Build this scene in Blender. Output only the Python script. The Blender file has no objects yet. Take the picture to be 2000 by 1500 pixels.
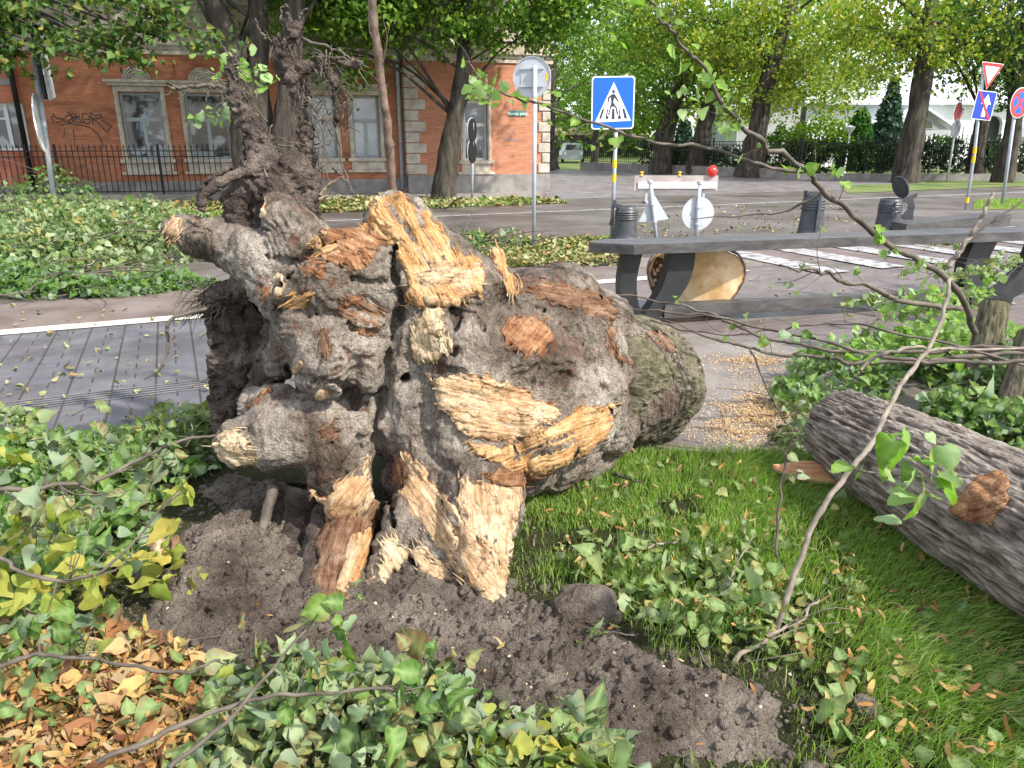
import bpy, bmesh, math, random
import numpy as np
from mathutils import Vector, Matrix, Quaternion
from mathutils.bvhtree import BVHTree
from mathutils.geometry import tessellate_polygon

R = math.radians
random.seed(7)
rng = np.random.default_rng(7)
C = bpy.context.scene.collection
sc = bpy.context.scene

# ------------------------------------------------------------------ camera
F = 1450.0
PITCH = R(18.13)
CZ = 1.6
cp, sp = math.cos(PITCH), math.sin(PITCH)
cam = bpy.data.cameras.new('camera')
cam.sensor_width = 36
cam.lens = F / 2000 * 36
cam.clip_start = 0.05
cam.clip_end = 600
cam_o = bpy.data.objects.new('camera', cam)
C.objects.link(cam_o)
cam_o.location = (0, 0, CZ)
cam_o.rotation_euler = (R(90) - PITCH, 0, 0)
sc.camera = cam_o

# ------------------------------------------------------------------ world, sun, exposure
SUN = Vector((0.60, -0.40, 0.72)).normalized()
w = bpy.data.worlds.new('World')
sc.world = w
w.use_nodes = True
nt = w.node_tree
bg = nt.nodes['Background']
sky = nt.nodes.new('ShaderNodeTexSky')
sky.sky_type = 'NISHITA'
sky.sun_disc = False
sky.sun_elevation = math.asin(SUN.z)
sky.sun_rotation = math.atan2(SUN.x, SUN.y)
sky.dust_density = 2.0
wtc = nt.nodes.new('ShaderNodeTexCoord')
wno = nt.nodes.new('ShaderNodeTexNoise')
wno.inputs['Scale'].default_value = 3.0
wno.inputs['Detail'].default_value = 6
wra = nt.nodes.new('ShaderNodeValToRGB')
wra.color_ramp.elements[0].position = 0.36
wra.color_ramp.elements[1].position = 0.6
wmx = nt.nodes.new('ShaderNodeMixRGB')
wmx.inputs[2].default_value = (7.5, 7.6, 8.0, 1)
nt.links.new(wtc.outputs['Generated'], wno.inputs['Vector'])
nt.links.new(wno.outputs['Fac'], wra.inputs[0])
nt.links.new(wra.outputs[0], wmx.inputs[0])
nt.links.new(sky.outputs[0], wmx.inputs[1])
nt.links.new(wmx.outputs[0], bg.inputs['Color'])
bg.inputs['Strength'].default_value = 0.145
sl = bpy.data.lights.new('sun', 'SUN')
sl.energy = 4.1
sl.angle = R(1.6)
sl.color = (1.0, 0.93, 0.82)
so = bpy.data.objects.new('sun', sl)
so.rotation_euler = SUN.to_track_quat('Z', 'Y').to_euler()
C.objects.link(so)
sc.view_settings.view_transform = 'Standard'
sc.view_settings.look = 'None'
sc.view_settings.exposure = 0.97
sc.view_settings.gamma = 1
sc.cycles.max_bounces = 6
sc.cycles.transparent_max_bounces = 6
sc.cycles.use_denoising = True

# ------------------------------------------------------------------ pixel helpers (2000 x 1500 photo pixels -> world)
def ray(px, py):
    u = (px - 1000) / F
    v = (750 - py) / F
    return np.array([u, cp + sp * v, -sp + cp * v])

def at(px, py, Y):
    r = ray(px, py)
    t = Y / r[1]
    return Vector((r[0] * t, Y, CZ + r[2] * t))

def gnd(px, py, z=0.0):
    r = ray(px, py)
    t = (z - CZ) / r[2]
    return Vector((r[0] * t, r[1] * t, z))

def mpp(p):                         # metres per photo pixel at a world point
    return (p[1] * cp + (CZ - p[2]) * sp) / F

# ------------------------------------------------------------------ noise
def _h(ix, iy, iz, s):
    h = (ix.astype(np.uint32) * np.uint32(73856093)) ^ (iy.astype(np.uint32) * np.uint32(19349663)) ^ (iz.astype(np.uint32) * np.uint32(83492791)) ^ np.uint32(s * 2654435 + 101)
    h = (h ^ (h >> np.uint32(13))) * np.uint32(1274126177)
    h = (h ^ (h >> np.uint32(16))) * np.uint32(2246822519)
    h = h ^ (h >> np.uint32(15))
    return (h & np.uint32(0xffffff)).astype(np.float32) / np.float32(0xffffff)

def vn(p, s=0):
    i = np.floor(p).astype(np.int32)
    f = (p - i).astype(np.float32)
    f = f * f * (3 - 2 * f)
    x, y, z = i[:, 0], i[:, 1], i[:, 2]
    fx, fy, fz = f[:, 0], f[:, 1], f[:, 2]
    def L(a, b, t): return a + (b - a) * t
    return L(L(L(_h(x, y, z, s), _h(x + 1, y, z, s), fx), L(_h(x, y + 1, z, s), _h(x + 1, y + 1, z, s), fx), fy),
             L(L(_h(x, y, z + 1, s), _h(x + 1, y, z + 1, s), fx), L(_h(x, y + 1, z + 1, s), _h(x + 1, y + 1, z + 1, s), fx), fy), fz) * 2 - 1

def fbm(p, o=4, s=0, g=0.5):
    p = np.asarray(p, dtype=np.float32)
    a = 1.0; r = 0; t = 0
    for k in range(o):
        r = r + a * vn(p * (2.03 ** k) + 17.3 * k, s + k)
        t += a
        a *= g
    return r / t

def ridge(p, o=4, s=0):
    p = np.asarray(p, dtype=np.float32)
    a = 1.0; r = 0; t = 0
    for k in range(o):
        r = r + a * (1 - np.abs(vn(p * (2.03 ** k) + 11.7 * k, s + k)) * 2)
        t += a
        a *= 0.5
    return r / t

def worley(p, s=0):
    p = np.asarray(p, dtype=np.float32)
    i = np.floor(p).astype(np.int32)
    best = np.full(len(p), 9.0, np.float32)
    for dx in (-1, 0, 1):
        for dy in (-1, 0, 1):
            for dz in (-1, 0, 1):
                c = i + np.array([dx, dy, dz], dtype=np.int32)
                q = np.stack([_h(c[:, 0], c[:, 1], c[:, 2], s + m) for m in (1, 2, 3)], 1)
                d = ((c + q - p) ** 2).sum(1)
                best = np.minimum(best, d)
    return np.sqrt(best)

# ------------------------------------------------------------------ mesh helpers
def mk(name, V, Fc, mat, parent=None, smooth=False, mats=None, mi=None):
    V = np.asarray(V, dtype=np.float32).reshape(-1, 3)
    me = bpy.data.meshes.new(name)
    if isinstance(Fc, np.ndarray):
        n, k = Fc.shape
        me.vertices.add(len(V)); me.vertices.foreach_set('co', V.ravel())
        me.loops.add(n * k); me.loops.foreach_set('vertex_index', Fc.astype(np.int32).ravel())
        me.polygons.add(n)
        me.polygons.foreach_set('loop_start', np.arange(0, n * k, k, dtype=np.int32))
        me.update(calc_edges=True)
    else:
        me.from_pydata([tuple(v) for v in V.tolist()], [], [tuple(int(i) for i in f) for f in Fc])
        me.update()
    for m in (mats or [mat]):
        me.materials.append(m)
    if mi is not None:
        me.polygons.foreach_set('material_index', np.asarray(mi, dtype=np.int32))
    if smooth:
        me.polygons.foreach_set('use_smooth', np.ones(len(me.polygons), dtype=bool))
    o = bpy.data.objects.new(name, me)
    C.objects.link(o)
    if parent is not None:
        o.parent = parent
    return o

def thing(name, label, cat, group=None, loc=(0, 0, 0), rz=0.0):
    o = bpy.data.objects.new(name, None)
    o.empty_display_size = 0.1
    C.objects.link(o)
    o.location = loc
    o.rotation_euler = (0, 0, rz)
    tag(o, label, cat, group)
    return o

def tag(o, label, cat, group=None, kind=None):
    o['label'] = label; o['category'] = cat
    if group: o['group'] = group
    if kind: o['kind'] = kind
    return o

def stuff(o, label, cat): return tag(o, label, cat, None, 'stuff')

def struct(o, label=None, cat=None):
    o['kind'] = 'structure'
    if label: o['label'] = label; o['category'] = cat
    return o

def attr(o, name, vals):
    a = o.data.attributes.new(name, 'FLOAT', 'POINT')
    a.data.foreach_set('value', np.asarray(vals, dtype=np.float32))

class MB:
    def __init__(s): s.v = []; s.f = []; s.n = 0; s.m = []
    def add(s, V, Fc, m=0):
        V = np.asarray(V, dtype=float).reshape(-1, 3)
        s.v.append(V)
        for f in (Fc.tolist() if isinstance(Fc, np.ndarray) else Fc):
            s.f.append([int(i) + s.n for i in f]); s.m.append(m)
        s.n += len(V)
        return s
    def box(s, x0, x1, y0, y1, z0, z1, m=0):
        V = [(x0, y0, z0), (x1, y0, z0), (x1, y1, z0), (x0, y1, z0), (x0, y0, z1), (x1, y0, z1), (x1, y1, z1), (x0, y1, z1)]
        return s.add(V, [(0, 3, 2, 1), (4, 5, 6, 7), (0, 1, 5, 4), (1, 2, 6, 5), (2, 3, 7, 6), (3, 0, 4, 7)], m)
    def tube(s, P, r, n=8, m=0, cap=True):
        V, Fc = tube(P, r, n)
        Fl = Fc.tolist()
        if cap:
            Fl.append(list(range(n))[::-1]); Fl.append(list(range(len(V) - n, len(V))))
        return s.add(V, Fl, m)
    def lathe(s, prof, n=24, m=0, c=(0, 0, 0)):
        V = []; Fl = []
        for (r, z) in prof:
            for k in range(n):
                a = 2 * math.pi * k / n
                V.append((c[0] + r * math.cos(a), c[1] + r * math.sin(a), c[2] + z))
        for i in range(len(prof) - 1):
            for k in range(n):
                a = i * n + k; b = i * n + (k + 1) % n
                Fl.append((a, b, b + n, a + n))
        Fl.append(list(range(n))[::-1]); Fl.append(list(range((len(prof) - 1) * n, len(prof) * n)))
        return s.add(V, Fl, m)
    def plate(s, outer, holes=(), t=0.01, M=None, m=0):
        """extruded polygon in local x,z (thickness along y), optional 4x4 matrix"""
        loops = [list(outer)] + [list(h) for h in holes]
        flat = [p for l in loops for p in l]
        tris = tessellate_polygon([[Vector((p[0], p[1], 0)) for p in l] for l in loops])
        n = len(flat)
        V = [Vector((p[0], -t / 2, p[1])) for p in flat] + [Vector((p[0], t / 2, p[1])) for p in flat]
        Fl = []
        for a, b, c in tris:
            pa, pb, pc = flat[a], flat[b], flat[c]
            cr = (pb[0] - pa[0]) * (pc[1] - pa[1]) - (pb[1] - pa[1]) * (pc[0] - pa[0])
            if cr < 0: b, c = c, b
            Fl.append((a, b, c)); Fl.append((a + n, c + n, b + n))
        o = 0
        for l in loops:
            k = len(l)
            for i in range(k):
                a = o + i; b = o + (i + 1) % k
                Fl.append((a, a + n, b + n, b))
            o += k
        if M is not None: V = [M @ v for v in V]
        return s.add([tuple(v) for v in V], Fl, m)
    def build(s, name, mat, parent=None, smooth=False, mats=None):
        return mk(name, np.vstack(s.v), s.f, mat, parent, smooth, mats, s.m if mats else None)

def tube(P, r, n=8):
    P = np.asarray([tuple(p) for p in P], dtype=float)
    r = np.asarray(r, dtype=float) * np.ones(len(P))
    T = np.gradient(P, axis=0)
    T /= np.linalg.norm(T, axis=1)[:, None] + 1e-9
    u = np.cross(T[0], (0.3, 0.2, 1.0))
    if np.linalg.norm(u) < 1e-3: u = np.cross(T[0], (1, 0, 0))
    V = []
    a = np.arange(n) * 2 * np.pi / n
    for i in range(len(P)):
        u = u - T[i] * (u @ T[i]); u /= np.linalg.norm(u)
        v = np.cross(T[i], u)
        V.append(P[i] + r[i] * (np.cos(a)[:, None] * u + np.sin(a)[:, None] * v))
    V = np.vstack(V)
    i = np.arange(len(P) - 1)[:, None] * n
    k = np.arange(n)[None, :]; k2 = (k + 1) % n
    Fc = np.stack([i + k, i + k2, i + n + k2, i + n + k], -1).reshape(-1, 4)
    return V, Fc

def resample(P, n):
    """Catmull-Rom through points, n samples"""
    P = np.asarray([tuple(p) for p in P], dtype=float)
    if len(P) == 2:
        return P[0] + (P[1] - P[0]) * np.linspace(0, 1, n)[:, None]
    Q = np.vstack([2 * P[0] - P[1], P, 2 * P[-1] - P[-2]])
    t = np.linspace(0, len(P) - 1 - 1e-6, n)
    i = t.astype(int); f = (t - i)[:, None]
    a, b, c, d = Q[i], Q[i + 1], Q[i + 2], Q[i + 3]
    return 0.5 * (2 * b + (c - a) * f + (2 * a - 5 * b + 4 * c - d) * f ** 2 + (3 * b - a - 3 * c + d) * f ** 3)

def inpoly(x, y, poly):
    poly = np.asarray(poly, dtype=float)
    res = np.zeros(len(x), bool)
    j = len(poly) - 1
    for i in range(len(poly)):
        xi, yi = poly[i]; xj, yj = poly[j]
        c = ((yi > y) != (yj > y)) & (x < (xj - xi) * (y - yi) / (yj - yi + 1e-12) + xi)
        res ^= c
        j = i
    return res

def polydist(x, y, poly):
    poly = np.asarray(poly, dtype=float)
    d = np.full(len(x), 1e9)
    for i in range(len(poly)):
        a = poly[i - 1]; b = poly[i]
        ab = b - a
        t = np.clip(((x - a[0]) * ab[0] + (y - a[1]) * ab[1]) / (ab @ ab + 1e-12), 0, 1)
        d = np.minimum(d, np.hypot(x - a[0] - t * ab[0], y - a[1] - t * ab[1]))
    return d

# ------------------------------------------------------------------ materials
def mat(name, col, rough=0.7, metal=0.0, spec=0.5):
    m = bpy.data.materials.new(name); m.use_nodes = True
    b = m.node_tree.nodes['Principled BSDF']
    b.inputs['Base Color'].default_value = (*col, 1)
    b.inputs['Roughness'].default_value = rough
    b.inputs['Metallic'].default_value = metal
    b.inputs['Specular IOR Level'].default_value = spec
    return m

class N:
    """tiny node builder"""
    def __init__(s, m): s.m = m; s.t = m.node_tree; s.b = s.t.nodes['Principled BSDF']
    def n(s, kind, **kw):
        x = s.t.nodes.new(kind)
        for k, v in kw.items(): setattr(x, k, v)
        return x
    def l(s, a, b): s.t.links.new(a, b)
    def coord(s, kind='Object', scale=(1, 1, 1), rot=(0, 0, 0)):
        tc = s.n('ShaderNodeTexCoord'); mp = s.n('ShaderNodeMapping')
        mp.inputs['Scale'].default_value = scale; mp.inputs['Rotation'].default_value = rot
        s.l(tc.outputs[kind], mp.inputs[0]); return mp.outputs[0]
    def noise(s, vec, scale, detail=5, rough=0.55, dist=0.0):
        x = s.n('ShaderNodeTexNoise'); x.inputs['Scale'].default_value = scale
        x.inputs['Detail'].default_value = detail; x.inputs['Roughness'].default_value = rough
        x.inputs['Distortion'].default_value = dist
        if vec is not None: s.l(vec, x.inputs['Vector'])
        return x.outputs['Fac']
    def ramp(s, fac, stops):
        x = s.n('ShaderNodeValToRGB'); cr = x.color_ramp
        while len(cr.elements) < len(stops): cr.elements.new(0.5)
        for e, (p, c) in zip(cr.elements, stops):
            e.position = p; e.color = (*c, 1) if len(c) == 3 else c
        s.l(fac, x.inputs[0]); return x.outputs[0]
    def mix(s, fac, a, b, mode='MIX'):
        x = s.n('ShaderNodeMixRGB', blend_type=mode)
        for i, v in ((0, fac), (1, a), (2, b)):
            if hasattr(v, 'is_output'): s.l(v, x.inputs[i])
            elif isinstance(v, (int, float)): x.inputs[i].default_value = v
            else: x.inputs[i].default_value = (*v, 1)
        return x.outputs[0]
    def math(s, op, a, b=0.0):
        x = s.n('ShaderNodeMath', operation=op)
        for i, v in ((0, a), (1, b)):
            if hasattr(v, 'is_output'): s.l(v, x.inputs[i])
            else: x.inputs[i].default_value = v
        return x.outputs[0]
    def attr(s, name):
        x = s.n('ShaderNodeAttribute'); x.attribute_name = name; return x
    def bump(s, h, strength=0.5, dist=0.01):
        x = s.n('ShaderNodeBump'); x.inputs['Strength'].default_value = strength
        x.inputs['Distance'].default_value = dist
        s.l(h, x.inputs['Height']); s.l(x.outputs[0], s.b.inputs['Normal']); return x
    def col(s, c): s.l(c, s.b.inputs['Base Color'])
    def rough(s, c): s.l(c, s.b.inputs['Roughness'])

def noisy(name, c1, c2, scale=4, rough=0.8, bscale=30, bstr=0.4, bdist=0.01, stretch=(1, 1, 1), c3=None, spec=0.4, lo=.35, hi=.65):
    m = mat(name, c1, rough, 0, spec); n = N(m)
    v = n.coord('Object', stretch)
    f = n.noise(v, scale, 6)
    st = [(lo, c1), (hi, c2)] if c3 is None else [(lo, c1), ((lo + hi) / 2, c2), (hi, c3)]
    n.col(n.ramp(f, st))
    n.bump(n.noise(v, bscale, 6, .65), bstr, bdist)
    return m

def leafmat(name, cols, trans=0.35, rough=0.45, under=None, veins=0.0):
    m = mat(name, cols[0], rough + .12, 0, 0.3); n = N(m)
    g = n.n('ShaderNodeNewGeometry')
    stops = [(i / max(1, len(cols) - 1), c) for i, c in enumerate(cols)]
    c = n.ramp(g.outputs['Random Per Island'], stops)
    tc = n.n('ShaderNodeTexCoord')
    ns = n.noise(tc.outputs['Object'], 40, 3)
    c = n.mix(0.35, c, n.ramp(ns, [(.3, (.35, .35, .35)), (.7, (1, 1, 1))]), 'MULTIPLY')
    if veins:
        a = n.attr('vein')
        c = n.mix(n.math('MULTIPLY', a.outputs['Fac'], veins), c, (.30, .42, .16))
    if under is not None:
        c = n.mix(g.outputs['Backfacing'], c, under)
    if veins:
        ed = n.attr('edge')
        br = n.math('MULTIPLY', ed.outputs['Fac'], n.ramp(n.noise(tc.outputs['Object'], 22, 4, .7), [(.48, (0, 0, 0)), (.60, (1, 1, 1))]))
        c = n.mix(n.math('MULTIPLY', br, .8), c, (.24, .13, .05))
    n.col(c)
    t = n.n('ShaderNodeBsdfTranslucent'); mx = n.n('ShaderNodeMixShader')
    tcx = n.mix(1.0, c, (1.0, 1.25, .45), 'MULTIPLY')
    n.l(tcx, t.inputs[0])
    mx.inputs[0].default_value = trans
    out = m.node_tree.nodes['Material Output']
    n.l(n.b.outputs[0], mx.inputs[1]); n.l(t.outputs[0], mx.inputs[2]); n.l(mx.outputs[0], out.inputs[0])
    return m

UNDER = (.24, .33, .21)
M = {}
M['leaf_fresh'] = leafmat('leaf_fresh', [(.05, .12, .02), (.09, .20, .03), (.12, .24, .05), (.17, .26, .05)], .4, .4, UNDER, .6)
M['leaf_heap'] = leafmat('leaf_heap', [(.05, .11, .025), (.09, .17, .04), (.20, .27, .10), (.12, .2, .07), (.26, .28, .10), (.30, .24, .07)], .3, .45, (.28, .35, .2), .5)
M['leaf_dark'] = leafmat('leaf_dark', [(.025, .065, .02), (.05, .10, .03), (.08, .13, .045), (.14, .17, .08), (.24, .21, .10), (.07, .10, .05), (.18, .11, .05), (.04, .085, .025), (.30, .28, .16)], .2, .5, (.2, .26, .17), .5)
M['leaf_bright'] = leafmat('leaf_bright', [(.16, .32, .04), (.22, .38, .06), (.12, .27, .04)], .45, .35, (.3, .42, .2), .7)
M['leaf_yellow'] = leafmat('leaf_yellow', [(.30, .33, .06), (.36, .36, .08), (.22, .30, .05), (.42, .34, .07)], .35, .5)
M['litter'] = leafmat('litter', [(.33, .15, .045), (.45, .25, .08), (.42, .30, .14), (.22, .08, .03), (.5, .33, .12), (.14, .05, .025), (.36, .28, .16), (.3, .24, .06)], .15, .6)
M['street_litter'] = leafmat('street_litter', [(.34, .30, .14), (.13, .19, .06), (.42, .36, .2), (.22, .25, .1), (.30, .18, .07), (.1, .15, .05)], .1, .6)
M['crown_a'] = leafmat('crown_a', [(.06, .14, .02), (.10, .21, .03), (.17, .30, .04), (.24, .35, .045), (.08, .18, .03)], .4, .5)
M['crown_b'] = leafmat('crown_b', [(.09, .18, .025), (.18, .30, .035), (.30, .38, .05), (.44, .42, .06), (.14, .24, .03)], .42, .5)
M['crown_dark'] = leafmat('crown_dark', [(.035, .09, .02), (.06, .13, .03), (.09, .17, .035), (.11, .19, .04), (.26, .24, .05)], .3, .5)
M['hedge'] = leafmat('hedge', [(.02, .05, .015), (.035, .08, .02), (.05, .1, .025)], .2, .5)
M['thuja'] = leafmat('thuja', [(.05, .17, .03), (.08, .22, .04), (.06, .15, .03)], .2, .6)
M['spruce'] = leafmat('spruce', [(.03, .08, .04), (.06, .12, .08), (.09, .16, .12)], .1, .6)
M['shrub'] = leafmat('shrub', [(.2, .33, .04), (.28, .4, .05), (.14, .27, .04)], .4, .5)
M['grass'] = leafmat('grass', [(.17, .32, .045), (.25, .42, .07), (.31, .48, .09), (.19, .35, .05), (.36, .42, .13), (.17, .33, .05), (.48, .42, .22)], .35, .4)
M['bark'] = noisy('bark', (.020, .017, .014), (.052, .043, .034), 7, .9, 14, 1.0, .06, (1, 1, .22), (.085, .078, .06))
M['bark_grey'] = noisy('bark_grey', (.04, .035, .03), (.12, .11, .09), 6, .9, 16, .9, .04, (1, 1, .2), (.14, .17, .09))
M['twig'] = noisy('twig', (.055, .045, .035), (.13, .11, .09), 14, .7, 60, .4, .004)
M['twig_pale'] = noisy('twig_pale', (.12, .10, .085), (.26, .22, .18), 20, .7, 60, .4, .004)
M['twig_red'] = noisy('twig_red', (.09, .06, .045), (.19, .135, .105), 18, .75, 60, .6, .006)
M['iron'] = mat('iron', (.012, .012, .013), .5, .3)
M['galv'] = noisy('galv', (.33, .37, .42), (.42, .46, .52), 8, .42, 50, .1, .002)
M['sign_back'] = noisy('sign_back', (.36, .39, .43), (.44, .47, .51), 5, .5, 40, .05, .002)
M['sign_white'] = mat('sign_white', (.8, .83, .85), .35)
M['sign_blue'] = mat('sign_blue', (.0, .10, .72), .3)
M['sign_navy'] = mat('sign_navy', (.01, .05, .45), .3)
M['sign_red'] = mat('sign_red', (.65, .03, .03), .35)
M['sign_ink'] = mat('sign_ink', (.02, .03, .05), .4)
M['yellow_band'] = mat('yellow_band', (.8, .48, .01), .4)
M['red_lamp'] = mat('red_lamp', (.75, .04, .03), .25)
M['cast_iron'] = noisy('cast_iron', (.035, .04, .048), (.065, .07, .08), 9, .42, 60, .25, .004)
M['bench_paint'] = noisy('bench_paint', (.035, .036, .04), (.062, .062, .066), 3, .42, 80, .15, .002, (.3, 1, 1))
def wornpaint():
    m = mat('bench_paint', (.04, .04, .045), .45, 0, .5); n = N(m)
    v = n.coord('Object', (.5, 2.5, 2.5))
    c = n.ramp(n.noise(v, 5, 8, .7, .5), [(.34, (.03, .029, .03)), (.52, (.062, .06, .062)), (.68, (.10, .098, .098))])
    sc1 = n.ramp(n.noise(n.coord('Object', (9, 3, .6)), 6, 3, .8, 2.0), [(.70, (0, 0, 0)), (.735, (1, 1, 1))])
    c = n.mix(n.math('MULTIPLY', sc1, .45), c, (.32, .32, .33))
    n.col(c); n.rough(n.ramp(n.noise(v, 9, 6), [(.4, (.35,) * 3), (.62, (.62,) * 3)]))
    n.bump(n.noise(n.coord('Object', (1, 6, 6)), 14, 7, .7), .25, .004)
    return m
M['bench_paint'] = wornpaint()
M['leg_paint'] = noisy('leg_paint', (.014, .016, .019), (.028, .03, .034), 5, .4, 80, .15, .002)
M['plaster'] = noisy('plaster', (.22, .19, .15), (.38, .33, .26), 1.6, .9, 12, .3, .02, c3=(.30, .26, .2))
M['trim'] = noisy('trim', (.34, .31, .26), (.56, .51, .43), 5, .85, 25, .35, .02)
M['stone'] = noisy('stone', (.30, .28, .24), (.50, .46, .40), 3, .9, 12, .6, .04)
M['winframe'] = mat('winframe', (.30, .34, .36), .5)
M['winframe_white'] = mat('winframe_white', (.55, .58, .6), .5)
M['white_wall'] = noisy('white_wall', (.62, .64, .66), (.74, .75, .76), .5, .9, 8, .1, .01)
M['metal_roof'] = mat('metal_roof', (.55, .6, .66), .4, .2)
M['door_red'] = mat('door_red', (.25, .03, .02), .5)
M['graffiti'] = mat('graffiti', (.05, .03, .03), .7)

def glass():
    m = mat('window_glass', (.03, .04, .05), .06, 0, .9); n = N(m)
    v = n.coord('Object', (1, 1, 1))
    n.col(n.ramp(n.noise(v, 1.3, 3, .5, 1.0), [(.46, (.010, .013, .018)), (.52, (.05, .06, .075)), (.56, (.22, .26, .30)), (.66, (.35, .39, .42))]))  # pale noise blotches paint sky reflections into the pane colour
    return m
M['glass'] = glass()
M['glass_curtain'] = noisy('glass_curtain', (.30, .34, .38), (.45, .49, .54), 2, .15, 3, .0, .001, spec=.8)

def brickmat(name, a, b, mort, dirt=.35):
    m = mat(name, a, .9, 0, .2); n = N(m)
    tc = n.n('ShaderNodeTexCoord'); sx = n.n('ShaderNodeSeparateXYZ'); cx = n.n('ShaderNodeCombineXYZ')
    n.l(tc.outputs['Object'], sx.inputs[0])
    s = n.math('ADD', sx.outputs[0], sx.outputs[1])
    n.l(s, cx.inputs[0]); n.l(sx.outputs[2], cx.inputs[1])
    br = n.n('ShaderNodeTexBrick')
    br.inputs['Scale'].default_value = 1.0
    br.inputs['Brick Width'].default_value = .26; br.inputs['Row Height'].default_value = .078
    br.inputs['Mortar Size'].default_value = .008; br.inputs['Mortar Smooth'].default_value = .3
    br.inputs['Color1'].default_value = (*a, 1); br.inputs['Color2'].default_value = (*b, 1); br.inputs['Mortar'].default_value = (*mort, 1)
    n.l(cx.outputs[0], br.inputs['Vector'])
    v = n.coord('Object', (.6, .6, 2.4))
    st = n.ramp(n.noise(v, 1.1, 6, .65), [(.32, (.55, .5, .5)), (.5, (1, 1, 1)), (.72, (1.15, 1.1, 1.05))])
    c = n.mix(dirt * 2, br.outputs['Color'], st, 'MULTIPLY')
    fine = n.ramp(n.noise(n.coord('Object', (4, 4, 13)), 1.0, 2), [(.3, (.7, .68, .66)), (.6, (1, 1, 1))])
    c = n.mix(.7, c, fine, 'MULTIPLY')
    n.col(c)
    n.bump(br.outputs['Fac'], -.6, .02)
    return m
M['brick'] = brickmat('brick', (.50, .20, .105), (.41, .15, .08), (.25, .17, .125), .45)
M['brick_light'] = brickmat('brick_light', (.50, .22, .13), (.44, .19, .11), (.30, .2, .15), .2)
M['brick_side'] = brickmat('brick_side', (.46, .16, .10), (.42, .14, .085), (.3, .18, .13), .2)

def soilmat(name, a, b, c, sc_=6):
    m = mat(name, a, .95, 0, .15); n = N(m)
    v = n.coord('Object')
    col = n.ramp(n.noise(v, sc_, 8, .7), [(.34, a), (.5, b), (.68, c)])
    vo = n.n('ShaderNodeTexVoronoi'); vo.inputs['Scale'].default_value = 70; n.l(v, vo.inputs['Vector'])
    n.col(col)
    vo2 = n.n('ShaderNodeTexVoronoi'); vo2.inputs['Scale'].default_value = 190; n.l(v, vo2.inputs['Vector'])
    h = n.math('ADD', n.math('ADD', n.noise(v, 110, 9, .85), n.math('MULTIPLY', vo.outputs['Distance'], .9)), n.math('MULTIPLY', vo2.outputs['Distance'], .5))
    c2 = n.mix(.7, col, n.ramp(n.noise(v, 230, 4, .85), [(.40, (.45, .43, .42)), (.58, (1.1, 1.1, 1.1)), (.70, (1.9, 1.8, 1.7))]), 'MULTIPLY'); n.col(c2)
    n.bump(h, 1.0, .02)
    return m
M['soil'] = soilmat('soil', (.10, .08, .065), (.205, .172, .145), (.38, .335, .285), 4.5)
M['root_soil'] = soilmat('root_soil', (.06, .046, .04), (.14, .112, .098), (.32, .27, .235), 7)
M['lawn_soil'] = soilmat('lawn_soil', (.03, .035, .015), (.05, .06, .02), (.08, .075, .04), 5)

def stumpmat():
    m = mat('root_bark', (.2, .18, .17), .92, 0, .2); n = N(m)
    v = n.coord('Object')
    base = n.ramp(n.noise(v, 2.8, 9, .68, .5), [(.30, (.07, .052, .041)), (.39, (.165, .138, .115)), (.48, (.29, .258, .224)), (.62, (.45, .415, .375))])
    st_ = n.ramp(n.noise(n.coord('Object', (3.0, 1.2, 1.2), (.4, .5, .3)), 16, 8, .75, .8), [(.36, (.42, .38, .36)), (.54, (1, 1, 1))])
    base = n.mix(.85, base, st_, 'MULTIPLY')
    big = n.ramp(n.noise(v, 1.7, 3, .5), [(.38, (.62, .57, .53)), (.55, (1.1, 1.09, 1.06))])
    base = n.mix(1.0, base, big, 'MULTIPLY')
    red = n.ramp(n.noise(v, 6.5, 8, .75, .8), [(.55, (0, 0, 0)), (.62, (1, 1, 1))])
    base = n.mix(n.math('MULTIPLY', red, .8), base, (.15, .06, .035))
    drk = n.ramp(n.noise(v, 3.7, 7, .7, 1.0), [(.56, (0, 0, 0)), (.64, (1, 1, 1))])
    base = n.mix(n.math('MULTIPLY', drk, .65), base, (.055, .04, .042))
    fine = n.ramp(n.noise(v, 90, 6, .85), [(.38, (.52, .48, .46)), (.54, (1, 1, 1)), (.72, (1.2, 1.2, 1.18))])
    base = n.mix(.85, base, fine, 'MULTIPLY')
    n.col(base)
    vo = n.n('ShaderNodeTexVoronoi'); vo.inputs['Scale'].default_value = 90; n.l(v, vo.inputs['Vector'])
    h = n.math('ADD', n.math('ADD', n.noise(v, 36, 9, .8, .5), n.math('MULTIPLY', n.noise(v, 170, 5, .85), .5)), n.math('MULTIPLY', vo.outputs['Distance'], .5))
    n.bump(h, .9, .02)
    return m
M['root_bark'] = stumpmat()

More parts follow.
